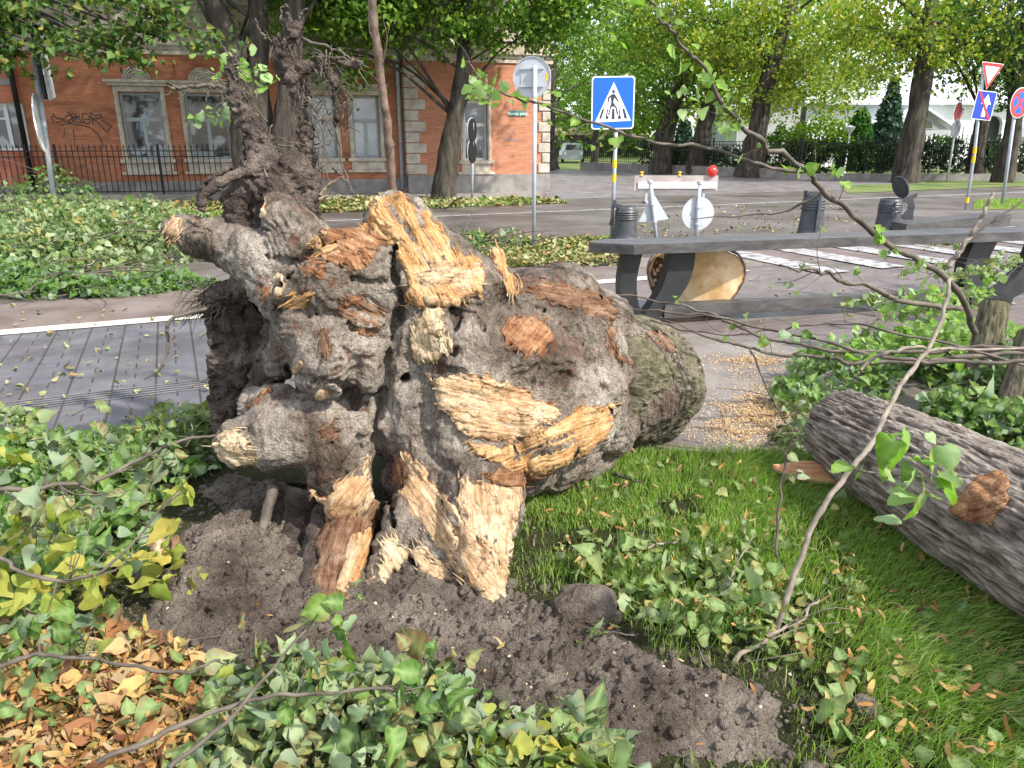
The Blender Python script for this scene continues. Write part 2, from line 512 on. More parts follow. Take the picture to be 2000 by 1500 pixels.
def woodmat(name, dark, mid, light, rimc):
    """torn wood: fibre coordinates come from attributes fu (along) and fv (across)"""
    m = mat(name, mid, .75, 0, .25); n = N(m)
    a = n.attr('fu'); b = n.attr('fv'); r = n.attr('rim'); h_ = n.attr('hgt')
    cx = n.n('ShaderNodeCombineXYZ')
    n.l(n.math('MULTIPLY', a.outputs['Fac'], .075), cx.inputs[0]); n.l(b.outputs['Fac'], cx.inputs[1])
    v = n.coord('Object')
    f1 = n.noise(cx.outputs[0], 70, 8, .72, .9)
    f2 = n.noise(v, 10, 6, .65, .6)
    f = n.math('ADD', n.math('MULTIPLY', f1, .55), n.math('MULTIPLY', f2, .45))
    c = n.ramp(f, [(.36, dark), (.47, mid), (.60, light)])
    cr = n.ramp(n.noise(cx.outputs[0], 130, 5, .85, 1.4), [(.37, (.20, .10, .05)), (.47, (1, 1, 1))])
    c = n.mix(.85, c, cr, 'MULTIPLY')
    blot = n.ramp(n.noise(v, 24, 6, .75, .8), [(.38, (.30, .16, .09)), (.47, (1, 1, 1))])
    c = n.mix(.5, c, blot, 'MULTIPLY')
    gol = n.ramp(n.noise(v, 5.5, 5, .6, .6), [(.46, (0, 0, 0)), (.62, (1, 1, 1))])
    c = n.mix(n.math('MULTIPLY', gol, .45), c, (.86, .62, .38), 'MULTIPLY')
    rn = n.math('ADD', r.outputs['Fac'], n.math('MULTIPLY', n.noise(v, 34, 5, .7), .9))
    c = n.mix(n.ramp(rn, [(.58, (1, 1, 1)), (.78, (0, 0, 0))]), c, rimc)
    n.col(c)
    h = n.math('ADD', n.noise(cx.outputs[0], 130, 8, .8, .8), n.math('MULTIPLY', n.noise(v, 60, 6, .7), .5))
    n.bump(h, 1.0, .014)
    return m
M['wood_pale'] = woodmat('wood_pale', (.30, .16, .075), (.55, .385, .23), (.74, .60, .42), (.17, .05, .018))
M['wood_cream'] = woodmat('wood_cream', (.40, .28, .15), (.62, .49, .32), (.76, .66, .48), (.22, .09, .035))
M['wood_gold'] = woodmat('wood_gold', (.25, .11, .04), (.54, .32, .14), (.73, .54, .31), (.16, .05, .018))
M['wood_orange'] = woodmat('wood_orange', (.11, .04, .018), (.29, .135, .065), (.50, .32, .18), (.08, .028, .014))
M['wood_brown'] = woodmat('wood_brown', (.07, .038, .024), (.20, .11, .065), (.36, .25, .17), (.055, .03, .02))

def barkmat(name, moss=True, pal=None):
    m = mat(name, (.15, .14, .12), .9, 0, .2); n = N(m)
    a = n.attr('fu'); b = n.attr('fv'); hg = n.attr('hgt')
    cx = n.n('ShaderNodeCombineXYZ')
    n.l(n.math('MULTIPLY', a.outputs['Fac'], .25), cx.inputs[0]); n.l(b.outputs['Fac'], cx.inputs[1])
    v = n.coord('Object')
    pal = pal or [(.3, (.035, .028, .024)), (.5, (.10, .085, .07)), (.62, (.19, .17, .145)), (.75, (.30, .275, .25))]
    f = n.math('ADD', n.math('MULTIPLY', hg.outputs['Fac'], .5), n.math('MULTIPLY', n.noise(cx.outputs[0], 42, 8, .78, .8), .5))
    c = n.ramp(f, pal)
    if moss:
        mo = n.ramp(n.noise(v, 4.5, 6, .65), [(.40, (0, 0, 0)), (.56, (1, 1, 1))])
        mo2 = n.ramp(n.noise(v, 60, 4, .7), [(.40, (.25, .25, .25)), (.6, (1, 1, 1))])
        c = n.mix(n.math('MULTIPLY', n.math('MULTIPLY', mo, .42), mo2), c, (.12, .135, .05))
    n.col(c)
    h = n.math('ADD', n.noise(cx.outputs[0], 60, 7, .75, .4), n.math('MULTIPLY', n.noise(v, 90, 5), .5))
    n.bump(h, 1.0, .02)
    return m
M['trunk_bark'] = barkmat('trunk_bark', True, [(.32, (.022, .018, .013)), (.47, (.075, .065, .045)), (.6, (.17, .15, .11)), (.75, (.29, .265, .21))])
M['log_bark'] = barkmat('log_bark', False, [(.28, (.03, .023, .02)), (.42, (.11, .09, .075)), (.54, (.24, .205, .175)), (.70, (.43, .395, .35))])

# ------------------------------------------------------------------ leaves
def leaf_template(kind):
    """heart-shaped linden leaf in the xy plane (tip towards +y), folded along its midrib.  Returns V, F(tri), vein"""
    if kind == 'far':
        V = [(0, 0, 0), (.45, .35, .12), (0, 1, -.1), (-.45, .35, .12)]
        return np.array(V, float), np.array([(0, 1, 2), (0, 2, 3)]), np.zeros(4)
    if kind == 'mid':
        V = [(0, .05, 0), (.38, 0, .10), (.5, .35, .16), (.25, .75, .08), (0, 1.05, -.08), (-.25, .75, .08), (-.5, .35, .16), (-.38, 0, .10), (0, .5, 0)]
        return np.array(V, float), np.array([(0, 1, 8), (1, 2, 8), (2, 3, 8), (3, 4, 8), (8, 4, 5), (8, 5, 6), (8, 6, 7), (8, 7, 0)]), np.zeros(9)
    if kind == 'bract':
        V = [(-.08, 0, 0), (.08, 0, 0), (-.16, .3, .08), (.16, .3, .10), (-.17, .6, .18), (.15, .6, .16), (-.08, .95, .1), (.06, 1, .06), (0, .15, .02), (0, .8, .2)]
        return np.array(V, float), np.array([(0, 1, 3), (0, 3, 2), (2, 3, 5), (2, 5, 4), (4, 5, 7), (4, 7, 6)]), np.zeros(10)
    # 'near': detailed outline with three rings
    out = [(0.0, .02), (.16, -.06), (.34, -.03), (.47, .12), (.52, .30), (.47, .48), (.36, .66), (.22, .83), (.08, .98), (0, 1.12)]
    V = []; vein = []
    K = len(out)
    rib = [0, .0, .06, .16, .28, .42, .58, .75, .93, 1.12]
    for sgn in (1, -1):
        for ring, fr in enumerate((0.5, 1.0)):
            for k, (x, y) in enumerate(out):
                yy = rib[k] * (1 - fr) + y * fr
                z = .16 * (abs(x) * fr) ** 1.2 + .025 * math.sin(k * 2.3) * fr
                V.append((sgn * x * fr, yy, z)); vein.append(0.55 if (k % 2 == 0 and ring == 0) else 0.0)
    b = len(V)
    for y in rib:
        V.append((0, y, 0)); vein.append(1.0)
    Fc = []
    for si, sgn in enumerate((1, -1)):
        o = si * 2 * K
        for k in range(K - 1):
            q1 = (b + k, o + k, o + k + 1, b + k + 1)
            q2 = (o + k, o + K + k, o + K + k + 1, o + k + 1)
            for q in (q1, q2):
                if sgn < 0: q = q[::-1]
                Fc.append((q[0], q[1], q[2])); Fc.append((q[0], q[2], q[3]))
    return np.array(V, float), np.array(Fc), np.array(vein)
TPL = {k: leaf_template(k) for k in ('far', 'mid', 'near', 'bract')}

def leaves(name, P, size, kind, material, parent=None, up=0.5, face=None, curl=0.42, droop=0.0):
    """P (n,3) leaf base points. up: how much leaf normals favour +z."""
    P = np.asarray(P, dtype=float); n = len(P)
    V, Fc, ve = TPL[kind]
    nrm = rng.normal(size=(n, 3)); nrm /= np.linalg.norm(nrm, axis=1)[:, None]
    nrm = nrm * (1 - up) + np.array([0, 0, 1.0]) * up if face is None else nrm * (1 - up) + np.asarray(face) * up
    nrm /= np.linalg.norm(nrm, axis=1)[:, None] + 1e-9
    t = rng.normal(size=(n, 3)); t[:, 2] -= droop * 2
    t -= nrm * (t * nrm).sum(1)[:, None]; t /= np.linalg.norm(t, axis=1)[:, None] + 1e-9
    b = np.cross(t, nrm)
    s = (np.asarray(size) * np.ones(n) * (rng.choice([.62, .85, 1.0, 1.18], n) if kind == 'near' else 1))[:, None, None]
    wob = 1 + rng.normal(size=(n, 1)) * .12
    cu = rng.normal(size=(n, 1)) * curl
    fo = 1.4 + rng.normal(size=(n, 1)) * curl * 3.5
    x = V[None, :, 0] * wob; y = V[None, :, 1] * np.ones((n, 1)); z = V[None, :, 2] * fo - cu * V[None, :, 1] ** 2 * 1.2
    if kind == 'near':
        sk = rng.normal(size=(n, 1)) * .22; x = x + sk * y * (1.1 - y) ; z = z + rng.normal(size=(n, 1)) * .16 * x + rng.normal(size=(n, 1)) * .05 * np.sin(y * 7 + rng.random((n, 1)) * 6)
    W = P[:, None, :] + s * (x[..., None] * b[:, None, :] + y[..., None] * t[:, None, :] + z[..., None] * nrm[:, None, :])
    k = len(V)
    FF = (Fc[None] + (np.arange(n) * k)[:, None, None]).reshape(-1, 3)
    o = mk(name, W.reshape(-1, 3), FF, material, parent, smooth=(kind == 'near'))
    if kind == 'near':
        attr(o, 'vein', np.tile(ve, n)); ed = np.zeros(len(ve)); ed[10:20] = 1; ed[30:40] = 1; attr(o, 'edge', np.tile(ed, n) * np.repeat(rng.random(n) < .6, len(ve)))
    return o

def twiggy(mb, P, r, n_side, side_len, rs, leafpts=None, per=6, jitter=.35, up=0.0):
    """main stem through P with side twigs; returns points for leaves"""
    Q = resample(P, max(6, len(P) * 5))
    Q[1:-1] += rng.normal(size=(len(Q) - 2, 3)) * r * .25
    rad = np.linspace(r, r * .3, len(Q)) if np.isscalar(r) else r
    mb.tube(Q, rad, 7)
    pts = [] if leafpts is None else leafpts
    for k in range(n_side):
        i = rng.integers(max(1, len(Q) // 5), len(Q) - 1)
        d = Q[min(i + 1, len(Q) - 1)] - Q[i - 1]; d /= np.linalg.norm(d) + 1e-9
        e = rng.normal(size=3); e[2] += up; e -= d * (e @ d) * .3; e /= np.linalg.norm(e)
        L = side_len * rng.uniform(.4, 1.1)
        m = (d * .6 + e * .8); m /= np.linalg.norm(m)
        S = np.array([Q[i], Q[i] + m * L * .5 + rng.normal(size=3) * L * .06, Q[i] + m * L + rng.normal(size=3) * L * .14 - np.array([0, 0, .1 * L])])
        S = resample(S, 7)
        mb.tube(S, np.linspace(rs, rs * .35, 7), 5)
        for q in range(per):
            pts.append(S[rng.integers(2, 7)] + rng.normal(size=3) * jitter * .06)
    return pts

# ================================================================== GROUND
TH = R(24)
SA = np.array([math.cos(TH), math.sin(TH)]); SB = np.array([-math.sin(TH), math.cos(TH)])
def st(s, n, z=0.0):                # street frame -> world
    p = SA * s + SB * n
    return (p[0], p[1], z)

def groundmat(name, c1, c2, c3, scale=1.2, rough=(.5, .85), wet=.5, fine=.4):
    m = mat(name, c1, .7, 0, .4); n = N(m)
    v = n.coord('Object')
    f = n.noise(v, scale, 8, .6)
    c = n.ramp(f, [(.36, c1), (.5, c2), (.64, c3)])
    sp_ = n.ramp(n.noise(v, 160, 3, .8), [(.35, (.6, .6, .6)), (.65, (1.3, 1.3, 1.3))])
    c = n.mix(fine, c, sp_, 'MULTIPLY')
    n.col(c)
    n.rough(n.ramp(n.noise(v, scale * .6, 5), [(.42, (rough[0],) * 3), (.6, (rough[1],) * 3)]))
    n.bump(n.noise(v, 220, 4, .8), .35, .004)
    return m

def pavermat(name, c1, c2, mort, bw, rh, msz=.012):
    m = mat(name, c1, .5, 0, .5); n = N(m)
    v = n.coord('Object', (1, 1, 1), (0, 0, -TH))
    br = n.n('ShaderNodeTexBrick'); n.l(v, br.inputs['Vector'])
    br.inputs['Scale'].default_value = 1; br.inputs['Brick Width'].default_value = bw; br.inputs['Row Height'].default_value = rh
    br.inputs['Mortar Size'].default_value = msz; br.inputs['Mortar Smooth'].default_value = .2
    br.inputs['Color1'].default_value = (*c1, 1); br.inputs['Color2'].default_value = (*c2, 1); br.inputs['Mortar'].default_value = (*mort, 1)
    st_ = n.ramp(n.noise(v, 2.0, 7, .65), [(.35, (.7, .7, .7)), (.6, (1.15, 1.15, 1.15))])
    c = n.mix(.8, br.outputs['Color'], st_, 'MULTIPLY')
    c = n.mix(.5, c, n.ramp(n.noise(v, 150, 3, .8), [(.35, (.7, .7, .7)), (.65, (1.25, 1.25, 1.25))]), 'MULTIPLY')
    n.col(c)
    n.rough(n.ramp(n.noise(v, 1.3, 5), [(.4, (.32,) * 3), (.62, (.62,) * 3)]))
    n.bump(br.outputs['Fac'], -.5, .01)
    return m

M['ground'] = noisy('ground', (.05, .09, .02), (.10, .15, .035), .8, .9, 20, .4, .02, c3=(.16, .15, .06))
M['asphalt_road'] = groundmat('asphalt_road', (.06, .05, .044), (.098, .083, .076), (.135, .122, .117), .7, (.35, .75))
M['path_brown'] = groundmat('path_brown', (.10, .075, .068), (.15, .118, .11), (.19, .155, .145), 1.4, (.35, .7))
M['path_grey'] = groundmat('path_grey', (.12, .105, .095), (.17, .155, .145), (.21, .195, .185), 1.6)
def pavingmat():
    m = mat('paver_dark', (.12, .12, .13), .5, 0, .5); n = N(m)
    v = n.coord('Object', (1, 1, 1), (0, 0, -TH)); sx = n.n('ShaderNodeSeparateXYZ'); n.l(v, sx.inputs[0])
    jit = n.math('MULTIPLY', n.noise(v, 30, 3), .02)
    fs = n.math('FRACT', n.math('ADD', n.math('DIVIDE', sx.outputs[0], .27), jit)); fn = n.math('FRACT', n.math('DIVIDE', sx.outputs[1], .135)); fn2 = n.math('FRACT', n.math('DIVIDE', sx.outputs[1], .27))
    long_ = n.math('LESS_THAN', fs, .055)
    dash = n.math('MULTIPLY', n.math('LESS_THAN', n.math('ABSOLUTE', n.math('SUBTRACT', fs, .52)), .024), n.math('LESS_THAN', fn2, .5))
    cross = n.math('LESS_THAN', fn, .035)
    c = n.ramp(n.noise(v, 2.2, 8, .7), [(.34, (.07, .07, .083)), (.5, (.105, .105, .122)), (.66, (.15, .147, .16))])
    c = n.mix(.6, c, n.ramp(n.noise(v, 170, 3, .8), [(.35, (.6, .6, .6)), (.65, (1.3, 1.3, 1.3))]), 'MULTIPLY')
    c = n.mix(n.math('MULTIPLY', cross, .30), c, (.05, .045, .045))
    deep = n.math('MAXIMUM', long_, dash)
    c = n.mix(n.math('MULTIPLY', deep, .8), c, (.035, .028, .022))
    n.col(c)
    n.rough(n.ramp(n.noise(v, 1.3, 5), [(.4, (.28,) * 3), (.62, (.55,) * 3)]))
    n.bump(n.math('ADD', n.math('MULTIPLY', deep, -1.0), n.math('MULTIPLY', cross, -.3)), .6, .01)
    return m
M['paver_dark'] = pavingmat() if True else pavermat('paver_dark', (.115, .115, .13), (.135, .135, .15), (.04, .034, .032), .25, .5)
M['paver_brown'] = pavermat('paver_brown', (.125, .103, .10), (.15, .127, .122), (.075, .06, .057), .22, .11, .006)
M['cobble'] = pavermat('cobble', (.17, .155, .165), (.23, .21, .22), (.07, .06, .06), .22, .3, .02)
M['kerb_white'] = noisy('kerb_white', (.40, .37, .32), (.52, .49, .43), 6, .8, 60, .3, .004)
M['road_paint'] = noisy('road_paint', (.12, .11, .11), (.33, .33, .34), 7, .6, 90, .3, .003, lo=.36, hi=.52)
M['concrete'] = noisy('concrete', (.17, .16, .15), (.27, .26, .25), 3, .85, 40, .4, .01)

M['tactile'] = noisy('tactile', (.12, .12, .125), (.19, .19, .195), 8, .6)
def sheet(name, poly, z, m):
    bm = bmesh.new()
    bm.faces.new([bm.verts.new((p[0], p[1], z)) for p in poly])
    bmesh.ops.triangulate(bm, faces=bm.faces)
    bmesh.ops.recalc_face_normals(bm, faces=bm.faces)
    me = bpy.data.meshes.new(name); bm.to_mesh(me); bm.free(); me.materials.append(m)
    o = bpy.data.objects.new(name, me); C.objects.link(o)
    if me.polygons[0].normal.z < 0: me.flip_normals()
    return struct(o)
def pxpoly(L): return [tuple(gnd(*p))[:2] for p in L]

sheet('ground', [(-250, -60), (250, -60), (250, 400), (-250, 400)], -.02, M['ground'])
sheet('road', [st(-60, 9.0), st(90, 9.0), st(90, 19.6), st(-60, 19.6)], 0, M['asphalt_road'])
sheet('side_road', pxpoly([(1045, 402), (1800, 386)]) + [(19.5, 36.2), (12.5, 38.9), (4.4, 45.2), (1.9, 45.4), (1.1, 27)], -.004, M['cobble'])
sheet('pavement', pxpoly([(-900, 400), (640, 388), (1066, 384), (1066, 360), (-900, 360)]), -.008, M['concrete'])
sheet('path', [st(-40, 7.68), st(60, 7.68), st(60, 9.0), st(-40, 9.0)], .004, M['path_brown'])
sheet('paving', [st(-40, 2.5), st(.6, 2.5), st(.6, 7.5), st(-40, 7.5)], .0, M['paver_dark'])
sheet('paving', [st(.6, -6), st(60, -6), st(60, 7.69), st(.6, 7.69)], .0, M['paver_brown'])
sheet('kerb', [st(-40, 7.48), st(6.7, 7.48), st(6.7, 7.70), st(-40, 7.70)], .008, M['kerb_white'])
sheet('path', pxpoly([(1080, 960), (1720, 960), (1660, 700), (1400, 650), (1200, 660)]), .004, M['path_grey'])
sheet('road_marking', [st(-60, 16.05), st(90, 16.05), st(90, 16.2), st(-60, 16.2)], .004, M['road_paint'])
# zebra crossing bars
for k in range(10):
    s0 = 7.35 + k * 1.02
    sheet('crossing_stripe', [st(s0, 6.9), st(s0 + .46, 6.9), st(s0 + .46, 9.5), st(s0, 9.5)], .016, M['road_paint'])
for k in range(5):
    n0 = 5.22 + k * .05
    sheet('tactile_line', [st(-12, n0), st(1.0, n0), st(1.0, n0 + .016), st(-12, n0 + .016)], .004, M['tactile'])

LAWN = [(-14, -3), (-14, -1.5), (-2.25, 3.76), (-.7, 4.45), (.25, 3.74), (1.6, 3.64), (5, 3.5), (12, 3.3), (12, -3)]
sheet('lawn', LAWN, .012, M['lawn_soil'])
VERGE = [st(3.0, 9.02), st(6.0, 9.02), st(6.9, 11.2), st(2.2, 11.2)]
sheet('verge', VERGE, .008, M['ground'])
FAR_VERGE = [st(-40, 18.2), st(9.9, 18.2), st(9.2, 20.4), st(-40, 19.9)]
sheet('verge', FAR_VERGE, .008, M['ground'])
FV2 = pxpoly([(1655, 378), (2150, 358), (2150, 350), (1640, 362)])
sheet('verge', FV2, .012, M['ground'])
FV3 = pxpoly([(1900, 410), (2100, 408), (2100, 388), (1905, 392)])
sheet('verge', FV3, .008, M['ground'])

# ------------------------------------------------------------------ soil torn up by the root
SOIL = pxpoly([(215, 1130), (250, 1060), (350, 990), (400, 930), (560, 900), (760, 950), (980, 1060), (1040, 1135), (1130, 1150), (1250, 1195), (1330, 1255), (1450, 1290), (1580, 1310), (1640, 1400), (1640, 1560), (1200, 1600), (560, 1600), (420, 1330), (240, 1260)])
def soil_h(x, y):
    d = polydist(x, y, SOIL); ins = inpoly(x, y, SOIL)
    p = np.stack([x, y, x * 0], 1)
    sd = np.where(ins, d, -d) + fbm(p * 5, 4, 3) * .16
    e = np.clip((sd + .03) / .34, 0, 1); e = e * e * (3 - 2 * e)
    h = -.03 + e * (.056 + .035 * fbm(p * 2.5, 3, 5))
    cl = fbm(p * 22, 4, 7)
    w1 = worley(p * 14, 1); w2 = worley(p * 36, 2); w3 = worley(p * 80, 4)
    h += e * (.040 * np.clip(.75 - w1, 0, 1) * 1.5 + .024 * np.clip(.8 - w2, 0, 1) * 1.4 + .012 * (.8 - w3) + .020 * cl + .010 * fbm(p * 75, 3, 12))
    # crater lip on the left and the raised heap right of the root
    h += e * .10 * np.exp(-(((x + 1.15) / .16) ** 2 + ((y - 2.55) / .35) ** 2))
    h += e * .045 * np.exp(-(((x - .45) / .55) ** 2 + ((y - 1.75) / .35) ** 2))
    h -= e * .05 * np.exp(-(((x + .72) / .35) ** 2 + ((y - 2.9) / .3) ** 2))
    return h, sd
gx = np.arange(-2.1, 1.75, .0078); gy = np.arange(.95, 3.6, .0078)
X, Y = np.meshgrid(gx, gy); xs, ys = X.ravel(), Y.ravel()
hs, sd = soil_h(xs, ys)
nx, ny = len(gx), len(gy)
idx = np.arange(nx * ny).reshape(ny, nx)
Q = np.stack([idx[:-1, :-1], idx[:-1, 1:], idx[1:, 1:], idx[1:, :-1]], -1).reshape(-1, 4)
Q = Q[(sd[Q] > -.12).any(1)]
used = np.unique(Q); rm = np.full(nx * ny, -1); rm[used] = np.arange(len(used))
pj = np.stack([xs, ys, hs], 1)[used]
pj[:, :2] += np.stack([fbm(pj * 30, 2, 21), fbm(pj * 30, 2, 22)], 1) * .006
soil_o = struct(mk('soil', pj, rm[Q], M['soil'], smooth=True))

# loose crumbs and clods
def clod(r):
    bm = bmesh.new(); bmesh.ops.create_icosphere(bm, subdivisions=1 if r < .02 else 3, radius=1)
    V = np.array([v.co for v in bm.verts]); Fc = [[v.index for v in f.verts] for f in bm.faces]; bm.free()
    s_ = rng.integers(1000)
    V *= (1 + .35 * fbm(V * 1.3 + s_, 3) + .12 * fbm(V * 5 + s_, 2))[:, None]
    return V * np.array([1, 1, .75]) * r, Fc
cm = MB()
base_clods = [clod(.01) for _ in range(8)]
k = 0
while k < 6500:
    x = rng.uniform(-1.5, 1.7); y = rng.uniform(1.1, 3.3)
    if not inpoly(np.array([x]), np.array([y]), SOIL)[0] and rng.random() > (.14 if polydist(np.array([x]), np.array([y]), SOIL)[0] < .25 else .03): continue
    V, Fc = base_clods[rng.integers(8)]
    h = max(soil_h(np.array([x]), np.array([y]))[0][0], .0) if k % 1 == 0 and k < 0 else None
    cm.add(V * rng.lognormal(-.75, .6) + np.array([x, y, 0]), Fc); k += 1
# drop the crumbs on the soil in one go
Vc = np.vstack(cm.v); nv = len(base_clods[0][0])
cen = Vc.reshape(-1, nv, 3).mean(1)
hh = np.maximum(soil_h(cen[:, 0], cen[:, 1])[0], .014)
Vc[:, 2] += np.repeat(hh, nv)
stuff(mk('soil_crumbs', Vc, np.array(cm.f), M['soil'], smooth=False), 'loose dark crumbs scattered over the torn up soil', 'soil crumbs')
def big_clod(px, py, r, label, sq=1.0):
    p = gnd(px, py)
    bm = bmesh.new(); bmesh.ops.create_icosphere(bm, subdivisions=5, radius=1)
    V = np.array([v.co for v in bm.verts]); Fc = np.array([[v.index for v in f.verts] for f in bm.faces]); bm.free()
    V = V * (1 + .3 * fbm(V * 1.4 + px, 3) + .10 * np.clip(.8 - worley(V * 3 + px), 0, 1) + .07 * fbm(V * 9, 4))[:, None]
    V = V * np.array([1.25 * sq, 1, .85]) * r
    h = max(float(soil_h(np.array([p[0]]), np.array([p[1]]))[0][0]), .0)
    tag(mk('soil_clod', V + np.array([p[0], p[1], h + r * .55]), Fc, M['soil'], smooth=True), label, 'soil clod', 'big clods of soil')
big_clod(1140, 1225, .085, 'big dark clod of soil right of the torn root tip, near the green grass')
big_clod(1690, 1390, .035, 'small dark clod lying in the grass at the lower right')
big_clod(1192, 1212, .035, 'small clod of soil touching the right side of the big clod')
big_clod(990, 1150, .03, 'small clod of soil just under the pale tip of the torn root')

peb = MB()
for k in range(150):
    x, y = rng.uniform(-1.4, 1.55), rng.uniform(1.15, 3.0)
    if not inpoly(np.array([x]), np.array([y]), SOIL)[0]: continue
    V_, F_ = base_clods[rng.integers(8)]
    hz = max(float(soil_h(np.array([x]), np.array([y]))[0][0]), .012)
    peb.add(V_ * rng.uniform(.3, .8) + np.array([x, y, hz + .002]), F_)
stuff(peb.build('pebbles', noisy('pebble', (.22, .16, .12), (.5, .45, .38), 9), smooth=True), 'small pale pebbles dotted over the soil', 'pebbles')
# ================================================================== UPROOTED STUMP
def surfnet(vol, org, h):
    """naive surface nets, vol<0 inside"""
    nx, ny, nz = vol.shape
    ins = vol < 0
    c = [ins[i:nx - 1 + i, j:ny - 1 + j, k:nz - 1 + k] for i in (0, 1) for j in (0, 1) for k in (0, 1)]
    sm = sum(x.astype(np.int8) for x in c)
    cell = (sm > 0) & (sm < 8)
    ci = np.argwhere(cell)
    idx = np.full(cell.shape, -1, np.int64); idx[cell] = np.arange(len(ci))
    acc = np.zeros((len(ci), 3)); cnt = np.zeros(len(ci))
    cs = [(i, j, k) for i in (0, 1) for j in (0, 1) for k in (0, 1)]
    for a in range(8):
        for b in range(a + 1, 8):
            A, B = np.array(cs[a]), np.array(cs[b])
            if np.abs(A - B).sum() != 1: continue
            va = vol[tuple((ci + A).T)]; vb = vol[tuple((ci + B).T)]
            m = (va < 0) != (vb < 0)
            t = np.where(m, va / np.where(m, va - vb, 1), 0)
            acc += m[:, None] * (A + (B - A) * t[:, None]); cnt += m
    V = (ci + acc / cnt[:, None]) * h + org
    Fs = []
    for ax in range(3):
        o1, o2 = [(1, 2), (2, 0), (0, 1)][ax]
        sl0 = [slice(None)] * 3; sl1 = [slice(None)] * 3
        sl0[ax] = slice(0, -1); sl1[ax] = slice(1, None)
        e = ins[tuple(sl0)] != ins[tuple(sl1)]
        P = np.argwhere(e)
        P = P[(P[:, o1] > 0) & (P[:, o2] > 0) & (P[:, o1] < vol.shape[o1] - 1) & (P[:, o2] < vol.shape[o2] - 1)]
        d1 = np.zeros(3, int); d1[o1] = 1; d2 = np.zeros(3, int); d2[o2] = 1
        q = np.stack([idx[tuple((P - d1 - d2).T)], idx[tuple((P - d2).T)], idx[tuple(P.T)], idx[tuple((P - d1).T)]], 1)
        flip = ~ins[tuple(P.T)]
        q[flip] = q[flip][:, ::-1]
        Fs.append(q)
    return V, np.vstack(Fs)

